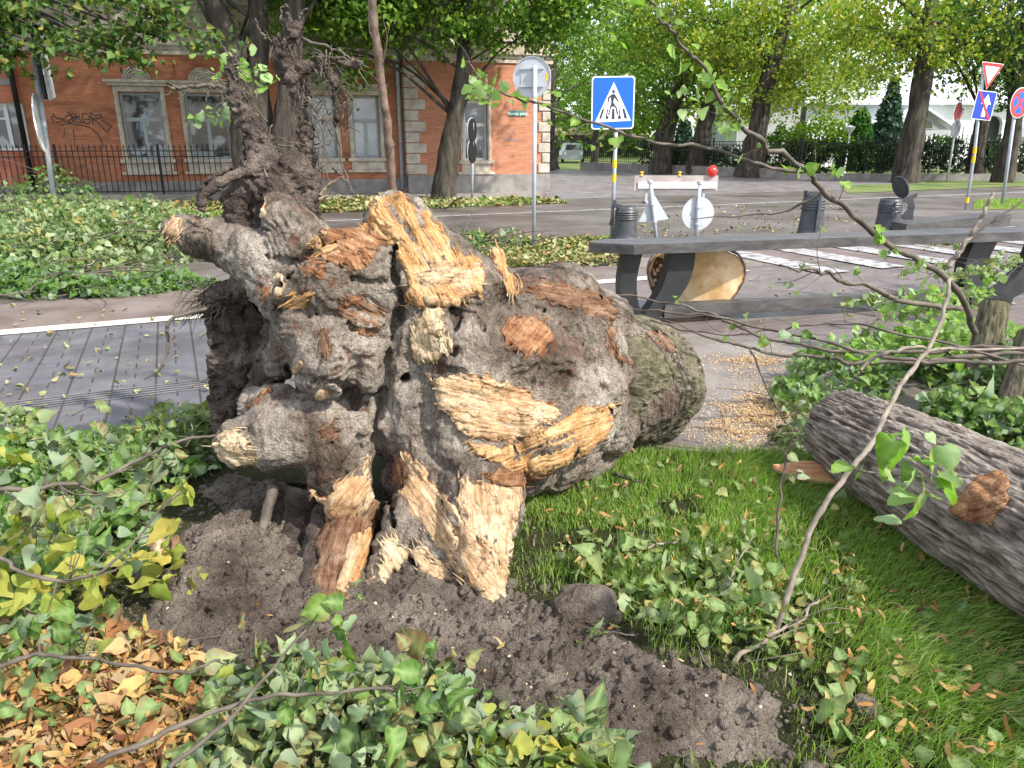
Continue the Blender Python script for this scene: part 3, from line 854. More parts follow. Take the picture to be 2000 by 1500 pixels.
def cone_sdf(cones, h, pad=.07, k=.035, noisef=None, cuts=(), grooves=()):
    """cones: (p1, r1, p2, r2) list -> mesh of their smooth union"""
    lo = np.min([np.minimum(np.array(a) - ra, np.array(b) - rb) for a, ra, b, rb in cones], 0) - pad
    hi = np.max([np.maximum(np.array(a) + ra, np.array(b) + rb) for a, ra, b, rb in cones], 0) + pad
    n = np.ceil((hi - lo) / h).astype(int) + 1
    vol = np.full(n, .5, np.float32)
    ax = [lo[i] + np.arange(n[i]) * h for i in range(3)]
    for a, ra, b, rb in cones:
        a = np.array(a); b = np.array(b)
        l = np.floor((np.minimum(a - ra, b - rb) - lo - .12) / h).astype(int).clip(0)
        u = np.minimum(np.ceil((np.maximum(a + ra, b + rb) - lo + .12) / h).astype(int) + 1, n)
        gx_, gy_, gz_ = [ax[i][l[i]:u[i]] for i in range(3)]
        P = np.stack(np.meshgrid(gx_, gy_, gz_, indexing='ij'), -1)
        ab = b - a
        t = np.clip(((P - a) @ ab) / (ab @ ab + 1e-9), 0, 1)
        d = np.sqrt(((P - a - t[..., None] * ab) ** 2).sum(-1)) - (ra + (rb - ra) * t)
        s = (slice(l[0], u[0]), slice(l[1], u[1]), slice(l[2], u[2]))
        o = vol[s]
        hh_ = np.clip(.5 + .5 * (o - d) / k, 0, 1)
        vol[s] = o * (1 - hh_) + d * hh_ - k * hh_ * (1 - hh_)
    cuts = list(cuts)
    for pts_, r_, dp_ in grooves:
        pl_ = resample([(p[0], p[1], 0) for p in pts_], max(4, int(sum(math.hypot(pts_[i + 1][0] - pts_[i][0], pts_[i + 1][1] - pts_[i][1]) for i in range(len(pts_) - 1)) / 5)))
        prev = None
        for qi, q in enumerate(pl_):
            d_ = ray(q[0], q[1]); t_ = np.arange(2.0, 4.8, .004)
            S_ = np.array([0, 0, CZ]) + d_ * t_[:, None]
            I_ = np.round((S_ - lo) / h).astype(int)
            okk = ((I_ >= 0) & (I_ < n)).all(1)
            hit = np.zeros(len(t_), bool); hit[okk] = vol[tuple(I_[okk].T)] < 0
            if not hit.any(): prev = None; continue
            dn_ = d_ / np.linalg.norm(d_); p_ = S_[hit.argmax()] ; tp_ = math.sin(math.pi * (qi + .5) / len(pl_)) ** .5
            rr_ = r_ * (.55 + .45 * tp_) * rng.uniform(.75, 1.2)
            if prev is not None and np.linalg.norm(prev[0] - p_) < .09:
                for dd in np.arange(-.01, dp_, .018):
                    k_ = rr_ * (1 - .65 * max(0, dd) / dp_)
                    cuts.append((tuple(prev[0] + dn_ * dd), prev[1] * (1 - .65 * max(0, dd) / dp_), tuple(p_ + dn_ * dd), k_))
            prev = (p_, rr_)
    for a, ra, b, rb in cuts:
        a = np.array(a); b = np.array(b)
        l = np.floor((np.minimum(a - ra, b - rb) - lo - .05) / h).astype(int).clip(0)
        u = np.minimum(np.ceil((np.maximum(a + ra, b + rb) - lo + .05) / h).astype(int) + 1, n)
        gx_, gy_, gz_ = [ax[i][l[i]:u[i]] for i in range(3)]
        if min(len(gx_), len(gy_), len(gz_)) == 0: continue
        P = np.stack(np.meshgrid(gx_, gy_, gz_, indexing='ij'), -1)
        ab = b - a
        t = np.clip(((P - a) @ ab) / (ab @ ab + 1e-9), 0, 1)
        d = (ra + (rb - ra) * t) - np.sqrt(((P - a - t[..., None] * ab) ** 2).sum(-1))
        s = (slice(l[0], u[0]), slice(l[1], u[1]), slice(l[2], u[2]))
        o = vol[s]; kk = .012
        hh_ = np.clip(.5 - .5 * (o - d) / kk, 0, 1)
        vol[s] = o * (1 - hh_) + d * hh_ + kk * hh_ * (1 - hh_)
    if noisef is not None:
        bi = np.argwhere(np.abs(vol) < .085)
        P = bi * h + lo
        vol[tuple(bi.T)] += noisef(P).astype(np.float32)
    vol[0] = vol[-1] = .1; vol[:, 0] = vol[:, -1] = .1; vol[:, :, 0] = vol[:, :, -1] = .1
    return surfnet(vol, lo, h)

def vnormals(V, Fc):
    n = np.cross(V[Fc[:, 1]] - V[Fc[:, 0]], V[Fc[:, 2]] - V[Fc[:, 0]])
    N_ = np.zeros_like(V)
    for k in range(Fc.shape[1]): np.add.at(N_, Fc[:, k], n)
    return N_ / (np.linalg.norm(N_, axis=1)[:, None] + 1e-12)

def pc(*L):
    """px cones: (x1,y1,Y1,r1px, x2,y2,Y2,r2px)"""
    out = []
    for x1, y1, Y1, r1, x2, y2, Y2, r2 in L:
        a = at(x1, y1, Y1); b = at(x2, y2, Y2)
        out.append((tuple(a), r1 * mpp(a), tuple(b), r2 * mpp(b)))
    return out

stump = thing('uprooted_stump', 'huge uprooted tree stump with torn pale wood and grey soil caked on its roots', 'tree stump', loc=(0, 0, 0))
BODY = pc(
    (1060, 700, 3.45, 118, 1210, 745, 3.80, 122),      # butt of the trunk
    (890, 640, 3.12, 105, 1090, 700, 3.50, 112),
    (900, 690, 3.00, 105, 935, 930, 2.72, 82),      # lower front buttress
    (935, 930, 2.72, 84, 930, 1070, 2.52, 70),
    (930, 1070, 2.52, 66, 968, 1170, 2.34, 24),
    (830, 900, 2.78, 55, 870, 1090, 2.55, 52),
    (820, 800, 2.90, 70, 850, 960, 2.72, 60),
    (760, 830, 2.95, 72, 560, 845, 2.85, 78),       # low left lobe
    (560, 845, 2.85, 76, 465, 872, 2.80, 44),
    (540, 800, 2.90, 55, 500, 790, 2.95, 30),
    (660, 900, 2.82, 78, 680, 962, 2.74, 56),
    (790, 640, 3.00, 80, 650, 690, 2.85, 78),       # middle left lobe
    (650, 690, 2.85, 82, 605, 660, 2.88, 62),
    (740, 720, 2.86, 50, 725, 755, 2.82, 32),
    (820, 560, 3.05, 95, 660, 560, 2.92, 68),       # upper left lobe
    (660, 560, 2.92, 66, 570, 560, 2.95, 40),
    (560, 600, 3.10, 42, 500, 560, 3.25, 34),
    (880, 580, 3.12, 100, 780, 455, 3.12, 66),      # golden crest
    (780, 455, 3.12, 62, 762, 412, 3.12, 30),
    (700, 500, 3.05, 55, 640, 480, 3.05, 34),
    (920, 560, 3.10, 60, 975, 560, 3.15, 48),
    (980, 570, 3.22, 45, 975, 500, 3.22, 20),
    (1040, 620, 3.40, 68, 1170, 630, 3.70, 62),
    (640, 600, 3.15, 62, 500, 505, 3.25, 55),       # long root to the upper left
    (500, 505, 3.25, 56, 372, 455, 3.35, 38),
    (372, 455, 3.35, 38, 348, 444, 3.36, 28),
    (610, 520, 3.20, 78, 560, 440, 3.28, 52),       # pointed spike
    (560, 440, 3.28, 50, 522, 368, 3.36, 14),
    (990, 700, 3.10, 110, 1090, 790, 3.12, 88),     # lump on the right
    (900, 770, 2.90, 60, 1040, 850, 2.92, 78),
    (1040, 850, 2.92, 72, 1150, 830, 3.12, 52),
    (1130, 760, 3.35, 90, 1180, 830, 3.50, 66),
    (1090, 890, 3.30, 55, 1160, 905, 3.45, 38),
    (855, 660, 2.92, 50, 840, 640, 2.90, 40),
    (775, 1060, 2.58, 34, 742, 1130, 2.46, 24),     # torn root running down to the soil
    (742, 1150, 2.40, 17, 728, 1262, 2.22, 14),
    (800, 1000, 2.66, 50, 775, 1060, 2.58, 34),
)
BODY += pc((760, 700, 3.25, 120, 860, 760, 3.2, 130), (620, 640, 3.2, 90, 760, 620, 3.25, 110), (700, 800, 3.05, 60, 640, 760, 3.1, 60), (560, 700, 3.2, 40, 620, 640, 3.2, 70),
    (850, 850, 2.95, 80, 800, 930, 2.85, 60), (1000, 900, 3.0, 70, 1080, 900, 3.2, 60), (880, 1000, 2.75, 70, 960, 1010, 2.75, 66), (960, 640, 3.2, 90, 1100, 600, 3.6, 80))
def body_noise(P):
    q = P + .05 * np.stack([fbm(P * 5, 2, 51), fbm(P * 5, 2, 52), fbm(P * 5, 2, 53)], 1)
    d = .040 * fbm(q * 3.6, 3, 31)
    d -= .022 * (ridge(q * 6.5, 3, 43) - .25)                       # ribs and flutes
    w_ = worley(q * 7.5, 61)
    d += .018 * (w_ - .45)
    w2 = worley(q * 19, 63)
    d += .004 * (w2 - .5)
    t_ = fbm(q * 4.5, 2, 71) * 6                                    # broken, terraced plates
    d += .010 * (np.abs(t_ - np.round(t_)) * 2 - .5)
    return d
GR = [([(775, 480), (768, 520), (780, 560), (788, 590), (770, 640), (758, 700), (752, 760), (728, 830)], .022, .10),
      ([(880, 600), (820, 600), (792, 585)], .016, .07), ([(745, 775), (700, 795), (690, 770), (640, 742), (600, 742), (560, 722)], .018, .08), ([(620, 500), (585, 522), (550, 560), (545, 600)], .014, .05),
      ([(545, 605), (600, 620), (650, 608), (690, 640), (740, 655)], .015, .06), ([(735, 850), (750, 900), (758, 960), (775, 1040)], .016, .08), ([(795, 700), (830, 715), (880, 722), (930, 722)], .010, .03),
      ([(700, 850), (690, 900), (640, 940), (600, 950)], .010, .03), ([(888, 690), (900, 650), (880, 600)], .012, .04), ([(1000, 590), (1060, 606), (1120, 630), (1180, 640)], .012, .04),
      ([(1222, 640), (1238, 700)], .008, .02), ([(930, 610), (950, 660), (945, 710), (990, 740)], .009, .02), ([(1080, 700), (1120, 740), (1180, 760), (1210, 800)], .009, .02),
      ([(610, 430), (640, 500), (620, 560)], .012, .04), ([(480, 470), (520, 500), (600, 520)], .010, .03), ([(820, 800), (830, 870), (880, 920), (900, 940)], .009, .025), ([(560, 800), (600, 830), (680, 820)], .007, .02),
      ([(1100, 640), (1150, 690), (1160, 740)], .008, .02), ([(670, 680), (700, 720), (690, 760)], .008, .02), ([(860, 1110), (900, 1060), (880, 1010)], .008, .02), ([(660, 520), (700, 545), (760, 550)], .010, .03)]
V, Fc = cone_sdf(BODY, .0078, noisef=body_noise, k=.026, grooves=GR)
Nn = vnormals(V, Fc)
V = V + Nn * (.0045 * fbm(V * 50, 3, 81) + .004 * np.clip(.6 - worley(V * 48, 82), 0, 1) * (fbm(V * 8, 2, 83) > 0) + .0025 * fbm(V * 130, 2, 91))[:, None]
mk('root_crown', V, Fc, M['root_bark'], stump, smooth=True)
bvh = BVHTree.FromPolygons([tuple(v) for v in V.tolist()], [tuple(f) for f in Fc.tolist()])

# butt end of the trunk: mossy bark, a bulging barrel whose sawn face looks away
def bark_log(name, A, B, rA, rB, material, parent, nu=260, nv=360, amp=.02, lump=.03, freq=26, seed=0, cap=True, ends=.03, shape=None, twist=.6, stretch=.22):
    A = np.array(A, float); B = np.array(B, float); L = np.linalg.norm(B - A)
    ax_ = (B - A) / L
    u = np.cross(ax_, (0, 0, 1.0)); u /= np.linalg.norm(u); v = np.cross(u, ax_)
    tt = np.linspace(0, 1, nu)[:, None]; an = (np.arange(nv) * 2 * np.pi / nv)[None, :]
    rr = rA + (rB - rA) * tt
    if shape is not None: rr = rr * shape(tt, an)
    rr = rr * np.ones((nu, nv)); anx = an * np.ones((nu, nv)); tx = tt * np.ones((nu, nv))
    rm_ = (rA + rB) / 2
    P = np.stack([np.cos(anx) * rm_ * freq, np.sin(anx) * rm_ * freq, tx * L * freq * stretch + twist * np.sin(anx * 2)], -1).reshape(-1, 3)
    wrp = fbm(P * .5, 3, seed + 5) * 1.2
    hgt = ridge(P + wrp[:, None] * np.array([1, 1, .3]), 4, seed + 1)
    hgt2 = (hgt - hgt.min()) / (hgt.max() - hgt.min())
    cells = worley(np.stack([np.cos(anx.ravel()) * rm_, np.sin(anx.ravel()) * rm_, tx.ravel() * L * stretch * 1.6], 1) * freq * .9, seed + 3)
    hh = np.clip(.7 * hgt2 + .3 * (1 - cells), 0, 1)
    Pl = np.stack([np.cos(anx), np.sin(anx), tx * L * 2.2], -1).reshape(-1, 3)
    rr = rr.ravel() + amp * (hh - .5) * 2 + lump * fbm(Pl * 1.6, 3, seed + 9)
    rr = rr.reshape(nu, nv)
    e = np.minimum(tx, 1 - tx) * L
    rr = rr - ends * (1 - np.clip(e / ends, 0, 1)) ** 2
    W = A + ax_ * (tx * L)[..., None] + rr[..., None] * (np.cos(anx)[..., None] * u + np.sin(anx)[..., None] * v)
    Vv = W.reshape(-1, 3)
    i = np.arange(nu - 1)[:, None] * nv; k = np.arange(nv)[None]; k2 = (k + 1) % nv
    Fq = np.stack([i + k, i + nv + k, i + nv + k2, i + k2], -1).reshape(-1, 4)
    o = mk(name, Vv, Fq, material, parent, smooth=True)
    attr(o, 'fu', (tx * L).ravel()); attr(o, 'fv', (anx * rm_).ravel() % 6.0); attr(o, 'hgt', hh)
    return o, W, u, v, ax_

def cut_face(name, ring, ctr, nrm, material, parent, seed=0, push=.004):
    """sawn end: concentric rings of vertices inside the last bark ring"""
    nv = len(ring); K = 14
    V_ = []; 
    for j in range(K + 1):
        f = j / K
        V_.append(ctr + (ring - ctr) * f * .985)
    V_ = np.vstack(V_)
    V_ = V_ + np.asarray(nrm)[None] * (push + .004 * fbm(V_ * 12, 3, seed))[:, None]
    i = np.arange(K)[:, None] * nv; k = np.arange(nv)[None]; k2 = (k + 1) % nv
    Fq = np.stack([i + k, i + nv + k, i + nv + k2, i + k2], -1).reshape(-1, 4)
    o = mk(name, V_, Fq, material, parent, smooth=False)
    attr(o, 'ring', np.repeat(np.arange(K + 1) / K, nv))
    return o

def sawnmat():
    m = mat('sawn_wood', (.6, .4, .2), .7, 0, .25); n = N(m)
    v = n.coord('Object')
    f = n.noise(v, 3.5, 6, .6, .6)
    c = n.ramp(f, [(.34, (.56, .34, .15)), (.48, (.72, .52, .29)), (.62, (.82, .67, .44))])
    r = n.attr('ring')
    wv = n.n('ShaderNodeTexWave'); wv.wave_type = 'BANDS'; wv.inputs['Scale'].default_value = 9; wv.inputs['Distortion'].default_value = .6
    cx = n.n('ShaderNodeCombineXYZ'); n.l(r.outputs['Fac'], cx.inputs[0]); n.l(cx.outputs[0], wv.inputs['Vector'])
    c = n.mix(.3, c, n.ramp(wv.outputs['Fac'], [(.2, (.75, .62, .5)), (.6, (1, 1, 1))]), 'MULTIPLY')
    ck = n.ramp(n.noise(n.coord('Object', (3, 3, 14)), 2.5, 7, .7, 1.5), [(.30, (.4, .28, .2)), (.38, (1, 1, 1))])
    c = n.mix(.7, c, ck, 'MULTIPLY')
    c = n.mix(n.ramp(r.outputs['Fac'], [(.955, (0, 0, 0)), (.99, (1, 1, 1))]), c, (.30, .13, .05))
    n.col(c)
    n.bump(n.noise(n.coord('Object', (1, 1, 6)), 30, 5, .7), .5, .006)
    return m
M['sawn'] = sawnmat()

A = np.array(at(1130, 738, 3.62)); B = np.array(at(1282, 750, 4.10))
def butt(tt, an):
    return .99 + .12 * np.sin(tt * 2.7 + .1) + .05 * np.sin(3 * an + 1.3) * (1 - tt)
o, W, u_, v_, a_ = bark_log('trunk_butt', A, B, .345, .312, M['trunk_bark'], stump, 270, 620, .015, .045, 36, 11, shape=butt, ends=.05, stretch=.55, twist=0)
bv_ = [v.co[:] for v in o.data.vertices]; bvh_butt = BVHTree.FromPolygons(bv_, [tuple(p.vertices) for p in o.data.polygons])
cut_face('sawn_face', W[-1], B, a_, M['sawn'], stump, 3)

# ---- torn wood, laid on the stump where bark and roots have been ripped away
def patch(poly, m, ang, name='torn_wood', amp=.022, lift=.010, g=2.0, jit=7, grow=2.5, parent=stump, coarse=1.0, label=None, src=None, shards=26):
    poly = np.array(poly, float)
    x0, y0 = poly.min(0) - 12; x1, y1 = poly.max(0) + 12
    gx_ = np.arange(x0, x1, g); gy_ = np.arange(y0, y1, g)
    PX, PY = np.meshgrid(gx_, gy_); px, py = PX.ravel(), PY.ravel()
    P3 = np.stack([px, py, px * 0], 1)
    sdn = np.where(inpoly(px, py, poly), 1, -1) * polydist(px, py, poly) + grow + jit * fbm(P3 / 13, 4, int(x0) % 97) * 1.9
    keep = sdn > -1
    pos = np.zeros((len(px), 3)); ok = np.zeros(len(px), bool); nr = np.zeros((len(px), 3))
    o0 = Vector((0, 0, CZ)); B_ = src or bvh
    for i in np.nonzero(keep)[0]:
        d = Vector(ray(px[i], py[i])).normalized()
        h_, n_, _, _ = B_.ray_cast(o0, d)
        if h_ is not None: pos[i] = h_; nr[i] = n_; ok[i] = True
    if ok.sum() < 12: return None
    # smooth the sampled surface a little so the wood reads as its own face
    nyy, nxx = PX.shape
    for _ in range(5):
        Pg = pos.reshape(nyy, nxx, 3); Og = ok.reshape(nyy, nxx)
        acc = Pg * Og[..., None]; cn = Og.astype(float).copy()
        for dy, dx in ((1, 0), (-1, 0), (0, 1), (0, -1)):
            sP = np.roll(Pg, (dy, dx), (0, 1)); sO = np.roll(Og, (dy, dx), (0, 1))
            near = sO & Og & (np.abs(sP - Pg).sum(-1) < .05)
            acc += sP * near[..., None]; cn += near
        pos = np.where(Og[..., None], acc / np.maximum(cn, 1)[..., None], Pg).reshape(-1, 3)
    ca, sa = math.cos(R(ang)), math.sin(R(ang))
    sc_ = 0.0021
    fu = ((px - 1000) * ca - (py - 750) * sa) * sc_ + 5
    fv = ((px - 1000) * sa + (py - 750) * ca) * sc_ + 5
    wq = np.stack([fu, fv, fu * 0], 1)
    wv = fbm(wq * 7, 3, 5) * .05
    ff = np.stack([fu * 2.4, (fv + wv) * 36, fu * 0], 1)
    fine_ = ridge(np.stack([fu * 4, (fv + wv) * 88, fu * 0], 1), 2, 37)
    hgt = .50 * ridge(ff, 3, 17) + .30 * fbm(wq * np.array([7, 13, 1]), 3, 23) + .26 * fine_
    step = np.floor((fbm(np.stack([fu * 3.2, (fv + wv) * 17, fu * 0], 1), 2, 29) + 1) * 4.5) / 9
    hgt = (hgt * .5 + .5) * .5 + step * .75 - .12
    e = np.clip(sdn / 10, 0, 1) ** .7
    view = -np.array([ray(a, b) for a, b in zip(px, py)]); view /= np.linalg.norm(view, axis=1)[:, None]
    dn = nr * .6 + view * .4; dn /= np.linalg.norm(dn, axis=1)[:, None] + 1e-9
    disp = (-.006 + e * (lift * .45 + .006)) + e * amp * 1.55 * (hgt - .42)
    pos = pos + dn * disp[:, None]
    idx = np.arange(len(px)).reshape(nyy, nxx)
    Q = np.stack([idx[:-1, :-1], idx[1:, :-1], idx[1:, 1:], idx[:-1, 1:]], -1).reshape(-1, 4)
    good = ok[Q].all(1)
    Q = Q[good]
    el = np.max([np.linalg.norm(pos[Q[:, a]] - pos[Q[:, (a + 1) % 4]], axis=1) for a in range(4)], 0)
    Q = Q[el < .04]
    if len(Q) < 6: return None
    lab = np.arange(len(px))
    for _ in range(400):
        mn = lab[Q].min(1); l2 = lab.copy()
        for c_ in range(4): np.minimum.at(l2, Q[:, c_], mn)
        if (l2 == lab).all(): break
        lab = l2
    ql = lab[Q[:, 0]]; vals, cnts = np.unique(ql, return_counts=True); Q = Q[ql == vals[cnts.argmax()]]
    us = np.unique(Q); rm = np.full(len(px), -1); rm[us] = np.arange(len(us))
    ob = mk(name, pos[us], rm[Q], m, parent, smooth=False)
    attr(ob, 'fu', fu[us]); attr(ob, 'fv', fv[us]); attr(ob, 'rim', np.clip(sdn[us] / 17, 0, 1)); attr(ob, 'hgt', np.clip(hgt[us] + .12, 0, 1))
    if label: ob['label'] = label
    if shards and len(us) > 400:
        bd = us[(sdn[us] > 1) & (sdn[us] < 9)]
        if len(bd) > 8:
            sel = rng.choice(bd, min(shards, len(bd)), replace=False)
            sg = 1 if rng.random() < .5 else -1
            for b_ in sel:
                L_ = rng.uniform(7, 24); wd_ = rng.uniform(1.0, 2.6); k_ = sg if rng.random() < .8 else -sg
                p_ = pos[b_]; c_ = 1450.0 * np.linalg.norm(ray(px[b_], py[b_])) / np.linalg.norm(p_ - np.array([0, 0, CZ]))
                dr = (ca * np.array([1, 0, 0]) + sa * np.array([0, sp, cp])) * k_ + rng.normal(size=3) * .22
                q_ = p_ + dr * L_ / c_ + view[b_] * rng.uniform(.0, .018)
                SP.append((p_ - dr * 6 / c_, q_, wd_ / c_, m))
    return ob

SP = []
def ell(cx, cy, rx, ry, n=16, a=0):
    return [(cx + rx * math.cos(t) * math.cos(R(a)) - ry * math.sin(t) * math.sin(R(a)), cy + rx * math.cos(t) * math.sin(R(a)) + ry * math.sin(t) * math.cos(R(a))) for t in np.linspace(0, 2 * math.pi, n, endpoint=False)]
patch([(700, 445), (712, 402), (742, 376), (785, 376), (830, 405), (868, 448), (890, 492), (940, 500), (950, 530), (940, 575), (905, 592), (850, 602), (800, 592), (792, 540), (768, 490), (735, 462)], M['wood_gold'], -60, amp=.035, lift=.016)
patch([(795, 598), (800, 545), (850, 520), (935, 508), (948, 540), (930, 575), (880, 598)], M['wood_pale'], 10, amp=.03, lift=.02)
patch([(600, 470), (640, 435), (700, 415), (712, 440), (700, 470), (660, 492), (615, 500)], M['wood_gold'], 20, amp=.02)
patch([(680, 470), (720, 452), (745, 470), (730, 510), (700, 540), (670, 520)], M['wood_orange'], -60, amp=.02)
patch([(796, 660), (812, 625), (835, 600), (862, 605), (872, 650), (886, 690), (850, 706), (806, 706)], M['wood_cream'], -75, amp=.02, lift=.035)
patch(ell(1032, 655, 50, 40, 18, 10), M['wood_orange'], 50, amp=.028)
patch([(842, 745), (880, 728), (940, 733), (1000, 750), (1040, 772), (1090, 795), (1095, 818), (1060, 830), (1020, 860), (960, 868), (905, 850), (860, 800)], M['wood_pale'], -12, amp=.035, lift=.022)
patch([(1040, 835), (1090, 825), (1140, 790), (1198, 788), (1206, 815), (1180, 860), (1120, 900), (1060, 925), (1000, 920), (950, 900), (900, 860), (960, 872), (1010, 868)], M['wood_gold'], 24, amp=.035, lift=.014)
patch([(765, 895), (790, 883), (815, 895), (838, 935), (872, 970), (915, 1020), (935, 1055), (980, 1085), (1010, 1120), (998, 1185), (968, 1212), (935, 1190), (925, 1150), (880, 1105), (825, 1040), (785, 975)], M['wood_pale'], -58, amp=.03, lift=.014)
patch([(890, 945), (900, 935), (950, 940), (1024, 950), (1025, 1000), (1008, 1070), (985, 1112), (940, 1075), (915, 1020), (892, 985)], M['wood_pale'], -82, amp=.028, lift=.016)
patch([(803, 1065), (830, 1070), (870, 1110), (925, 1150), (920, 1175), (880, 1186), (838, 1170), (815, 1125)], M['wood_cream'], -48, amp=.03, lift=.02)
patch([(742, 1060), (765, 1050), (795, 1070), (810, 1110), (790, 1140), (770, 1120), (745, 1150), (716, 1165), (722, 1125), (745, 1095)], M['wood_cream'], -60, amp=.03)
patch([(735, 1168), (752, 1180), (768, 1215), (752, 1255), (730, 1290), (708, 1292), (716, 1225)], M['wood_pale'], 80, amp=.012, lift=.006)
patch([(410, 880), (430, 850), (458, 830), (490, 862), (502, 900), (496, 934), (455, 936), (412, 926)], M['wood_cream'], 6, amp=.03, lift=.02)
patch([(452, 945), (530, 935), (525, 960), (500, 972), (480, 965)], M['wood_brown'], 20, amp=.02)
patch([(730, 888), (748, 930), (750, 965), (715, 1000), (670, 1030), (632, 1018), (598, 975), (600, 955), (640, 975), (665, 935), (705, 925), (712, 890)], M['wood_pale'], 50, amp=.03, lift=.014)
patch([(500, 775), (530, 725), (548, 728), (530, 760), (505, 785), (480, 800)], M['wood_orange'], 55, amp=.015)
patch([(545, 735), (590, 700), (600, 715), (570, 745), (560, 765)], M['wood_pale'], 55, amp=.012)
patch(ell(625, 777, 20, 15, 12, -30), M['wood_cream'], 60, amp=.004, lift=.02, name='cut_root_end', label='small round pale cut root end')
patch(ell(643, 846, 22, 18, 12, 20), M['wood_brown'], 20, amp=.016, name='broken_root_end')
patch([(502, 562), (525, 556), (536, 588), (514, 594)], M['wood_orange'], 75, amp=.003, name='cut_root_end', g=2)
patch([(525, 540), (540, 522), (556, 540), (552, 572), (540, 588), (528, 570)], M['wood_cream'], 80, amp=.014)
patch([(560, 590), (575, 575), (606, 576), (600, 595), (575, 606), (548, 612)], M['wood_gold'], 20, amp=.012)
patch([(618, 660), (632, 645), (645, 662), (646, 685), (632, 702), (622, 690)], M['wood_brown'], 80, amp=.016)
patch([(565, 508), (600, 500), (640, 520), (630, 545), (600, 540), (575, 525)], M['wood_orange'], -20, amp=.02)
patch([(655, 580), (700, 570), (745, 590), (755, 625), (740, 660), (700, 655), (690, 625), (665, 620)], M['wood_brown'], -30, amp=.03)
patch([(668, 585), (705, 580), (702, 600), (672, 602)], M['wood_orange'], 10, amp=.01, lift=.03)
patch([(950, 480), (985, 470), (1008, 505), (1018, 560), (1010, 585), (990, 575), (975, 530)], M['wood_gold'], -75, amp=.02)
patch([(1015, 568), (1060, 548), (1130, 560), (1180, 572), (1212, 605), (1195, 625), (1140, 612), (1100, 600), (1060, 590)], M['wood_brown'], -10, amp=.03, lift=.02)
patch([(1185, 622), (1202, 640), (1212, 690), (1232, 712), (1200, 702), (1180, 660)], M['wood_brown'], -60, amp=.02, lift=.02)
patch([(480, 395), (488, 385), (498, 352), (518, 348), (522, 380), (518, 430), (492, 432), (478, 415)], M['wood_cream'], 80, amp=.02, lift=.014)
patch([(322, 448), (335, 420), (356, 430), (352, 462), (335, 472)], M['wood_pale'], 60, amp=.02)
patch([(640, 440), (690, 418), (745, 440), (765, 470), (740, 480), (700, 500), (660, 520), (610, 500)], M['wood_orange'], -20, amp=.03, lift=.006)
patch([(940, 925), (1000, 912), (1080, 915), (1040, 945), (1024, 958), (960, 948)], M['wood_orange'], 10, amp=.03, lift=.006)
patch([(960, 1090), (1005, 1070), (1015, 1110), (1000, 1150), (960, 1130), (930, 1080)], M['wood_pale'], -60, amp=.03, lift=.012)
patch([(770, 890), (800, 884), (800, 930), (780, 960), (765, 930)], M['wood_orange'], -75, amp=.02, lift=.01)
patch([(1020, 570), (1060, 552), (1110, 556), (1150, 585), (1110, 590), (1060, 580)], M['wood_orange'], -10, amp=.03, lift=.016)
for (x, y, rx, ry, mm) in ((652, 880, 7, 5, 'wood_orange'), (700, 645, 14, 8, 'wood_orange'), (595, 880, 10, 6, 'wood_gold'), (668, 700, 7, 5, 'wood_brown'), (550, 650, 9, 6, 'wood_brown')):
    patch(ell(x, y, rx, ry, 10, 10), M[mm], 20, amp=.008, g=1.8, jit=2, name='broken_root_end')

bym = {}
for a_, b_, w_, m_ in SP: bym.setdefault(m_.name, [m_]).append((a_, b_, w_))
for nm_, L_ in bym.items():
    mb = MB()
    for a_, b_, w_ in L_[1:]:
        md_ = (a_ + b_) / 2 + rng.normal(size=3) * w_ * .6
        mb.tube(resample([a_, md_, b_], 6), np.array([1, 1, .85, .6, .35, .08]) * w_, 5)
    ob = mb.build('splinters', L_[0], stump); ob['kind'] = 'stuff'
    nv_ = len(ob.data.vertices); q_ = np.array([v.co[:] for v in ob.data.vertices])
    attr(ob, 'fu', q_[:, 2]); attr(ob, 'fv', q_[:, 0] * 2); attr(ob, 'rim', np.ones(nv_)); attr(ob, 'hgt', np.full(nv_, .6))
patch([(1255, 648), (1292, 640), (1325, 662), (1332, 690), (1300, 690), (1275, 672)], M['wood_brown'], -40, amp=.02, lift=.01, src=bvh_butt, shards=8)
# splintered spurs of wood standing proud of the torn faces
def splinters(L, m, name='splinter'):
    for x1, y1, Y1, x2, y2, Y2, wd in L:
        a = at(x1, y1, Y1); b = at(x2, y2, Y2); wm = wd * mpp(a)
        P = resample([a, (a + b) / 2 + Vector(rng.normal(size=3) * wm * .4), b], 14)
        V_, F_ = tube(P, np.linspace(wm, wm * .12, 14), 12)
        V_ = V_ * 1.0
        q = V_ * np.array([60, 60, 60]); V_ = V_ + vnormals(V_, F_) * (fbm(q, 3, 3) * wm * .5)[:, None]
        o = mk(name, V_, F_, m, stump, smooth=False)
        attr(o, 'fu', np.repeat(np.linspace(0, .3, 14), 12)); attr(o, 'fv', np.tile(np.arange(12) * .02, 14)); attr(o, 'rim', np.ones(len(V_))); attr(o, 'hgt', np.full(len(V_), .7))
splinters([(628, 380, 3.3, 668, 345, 3.25, 5), (625, 390, 3.3, 650, 382, 3.25, 4), (740, 1120, 2.46, 716, 1170, 2.38, 10), (760, 1100, 2.48, 735, 1150, 2.4, 9)], M['wood_cream'])

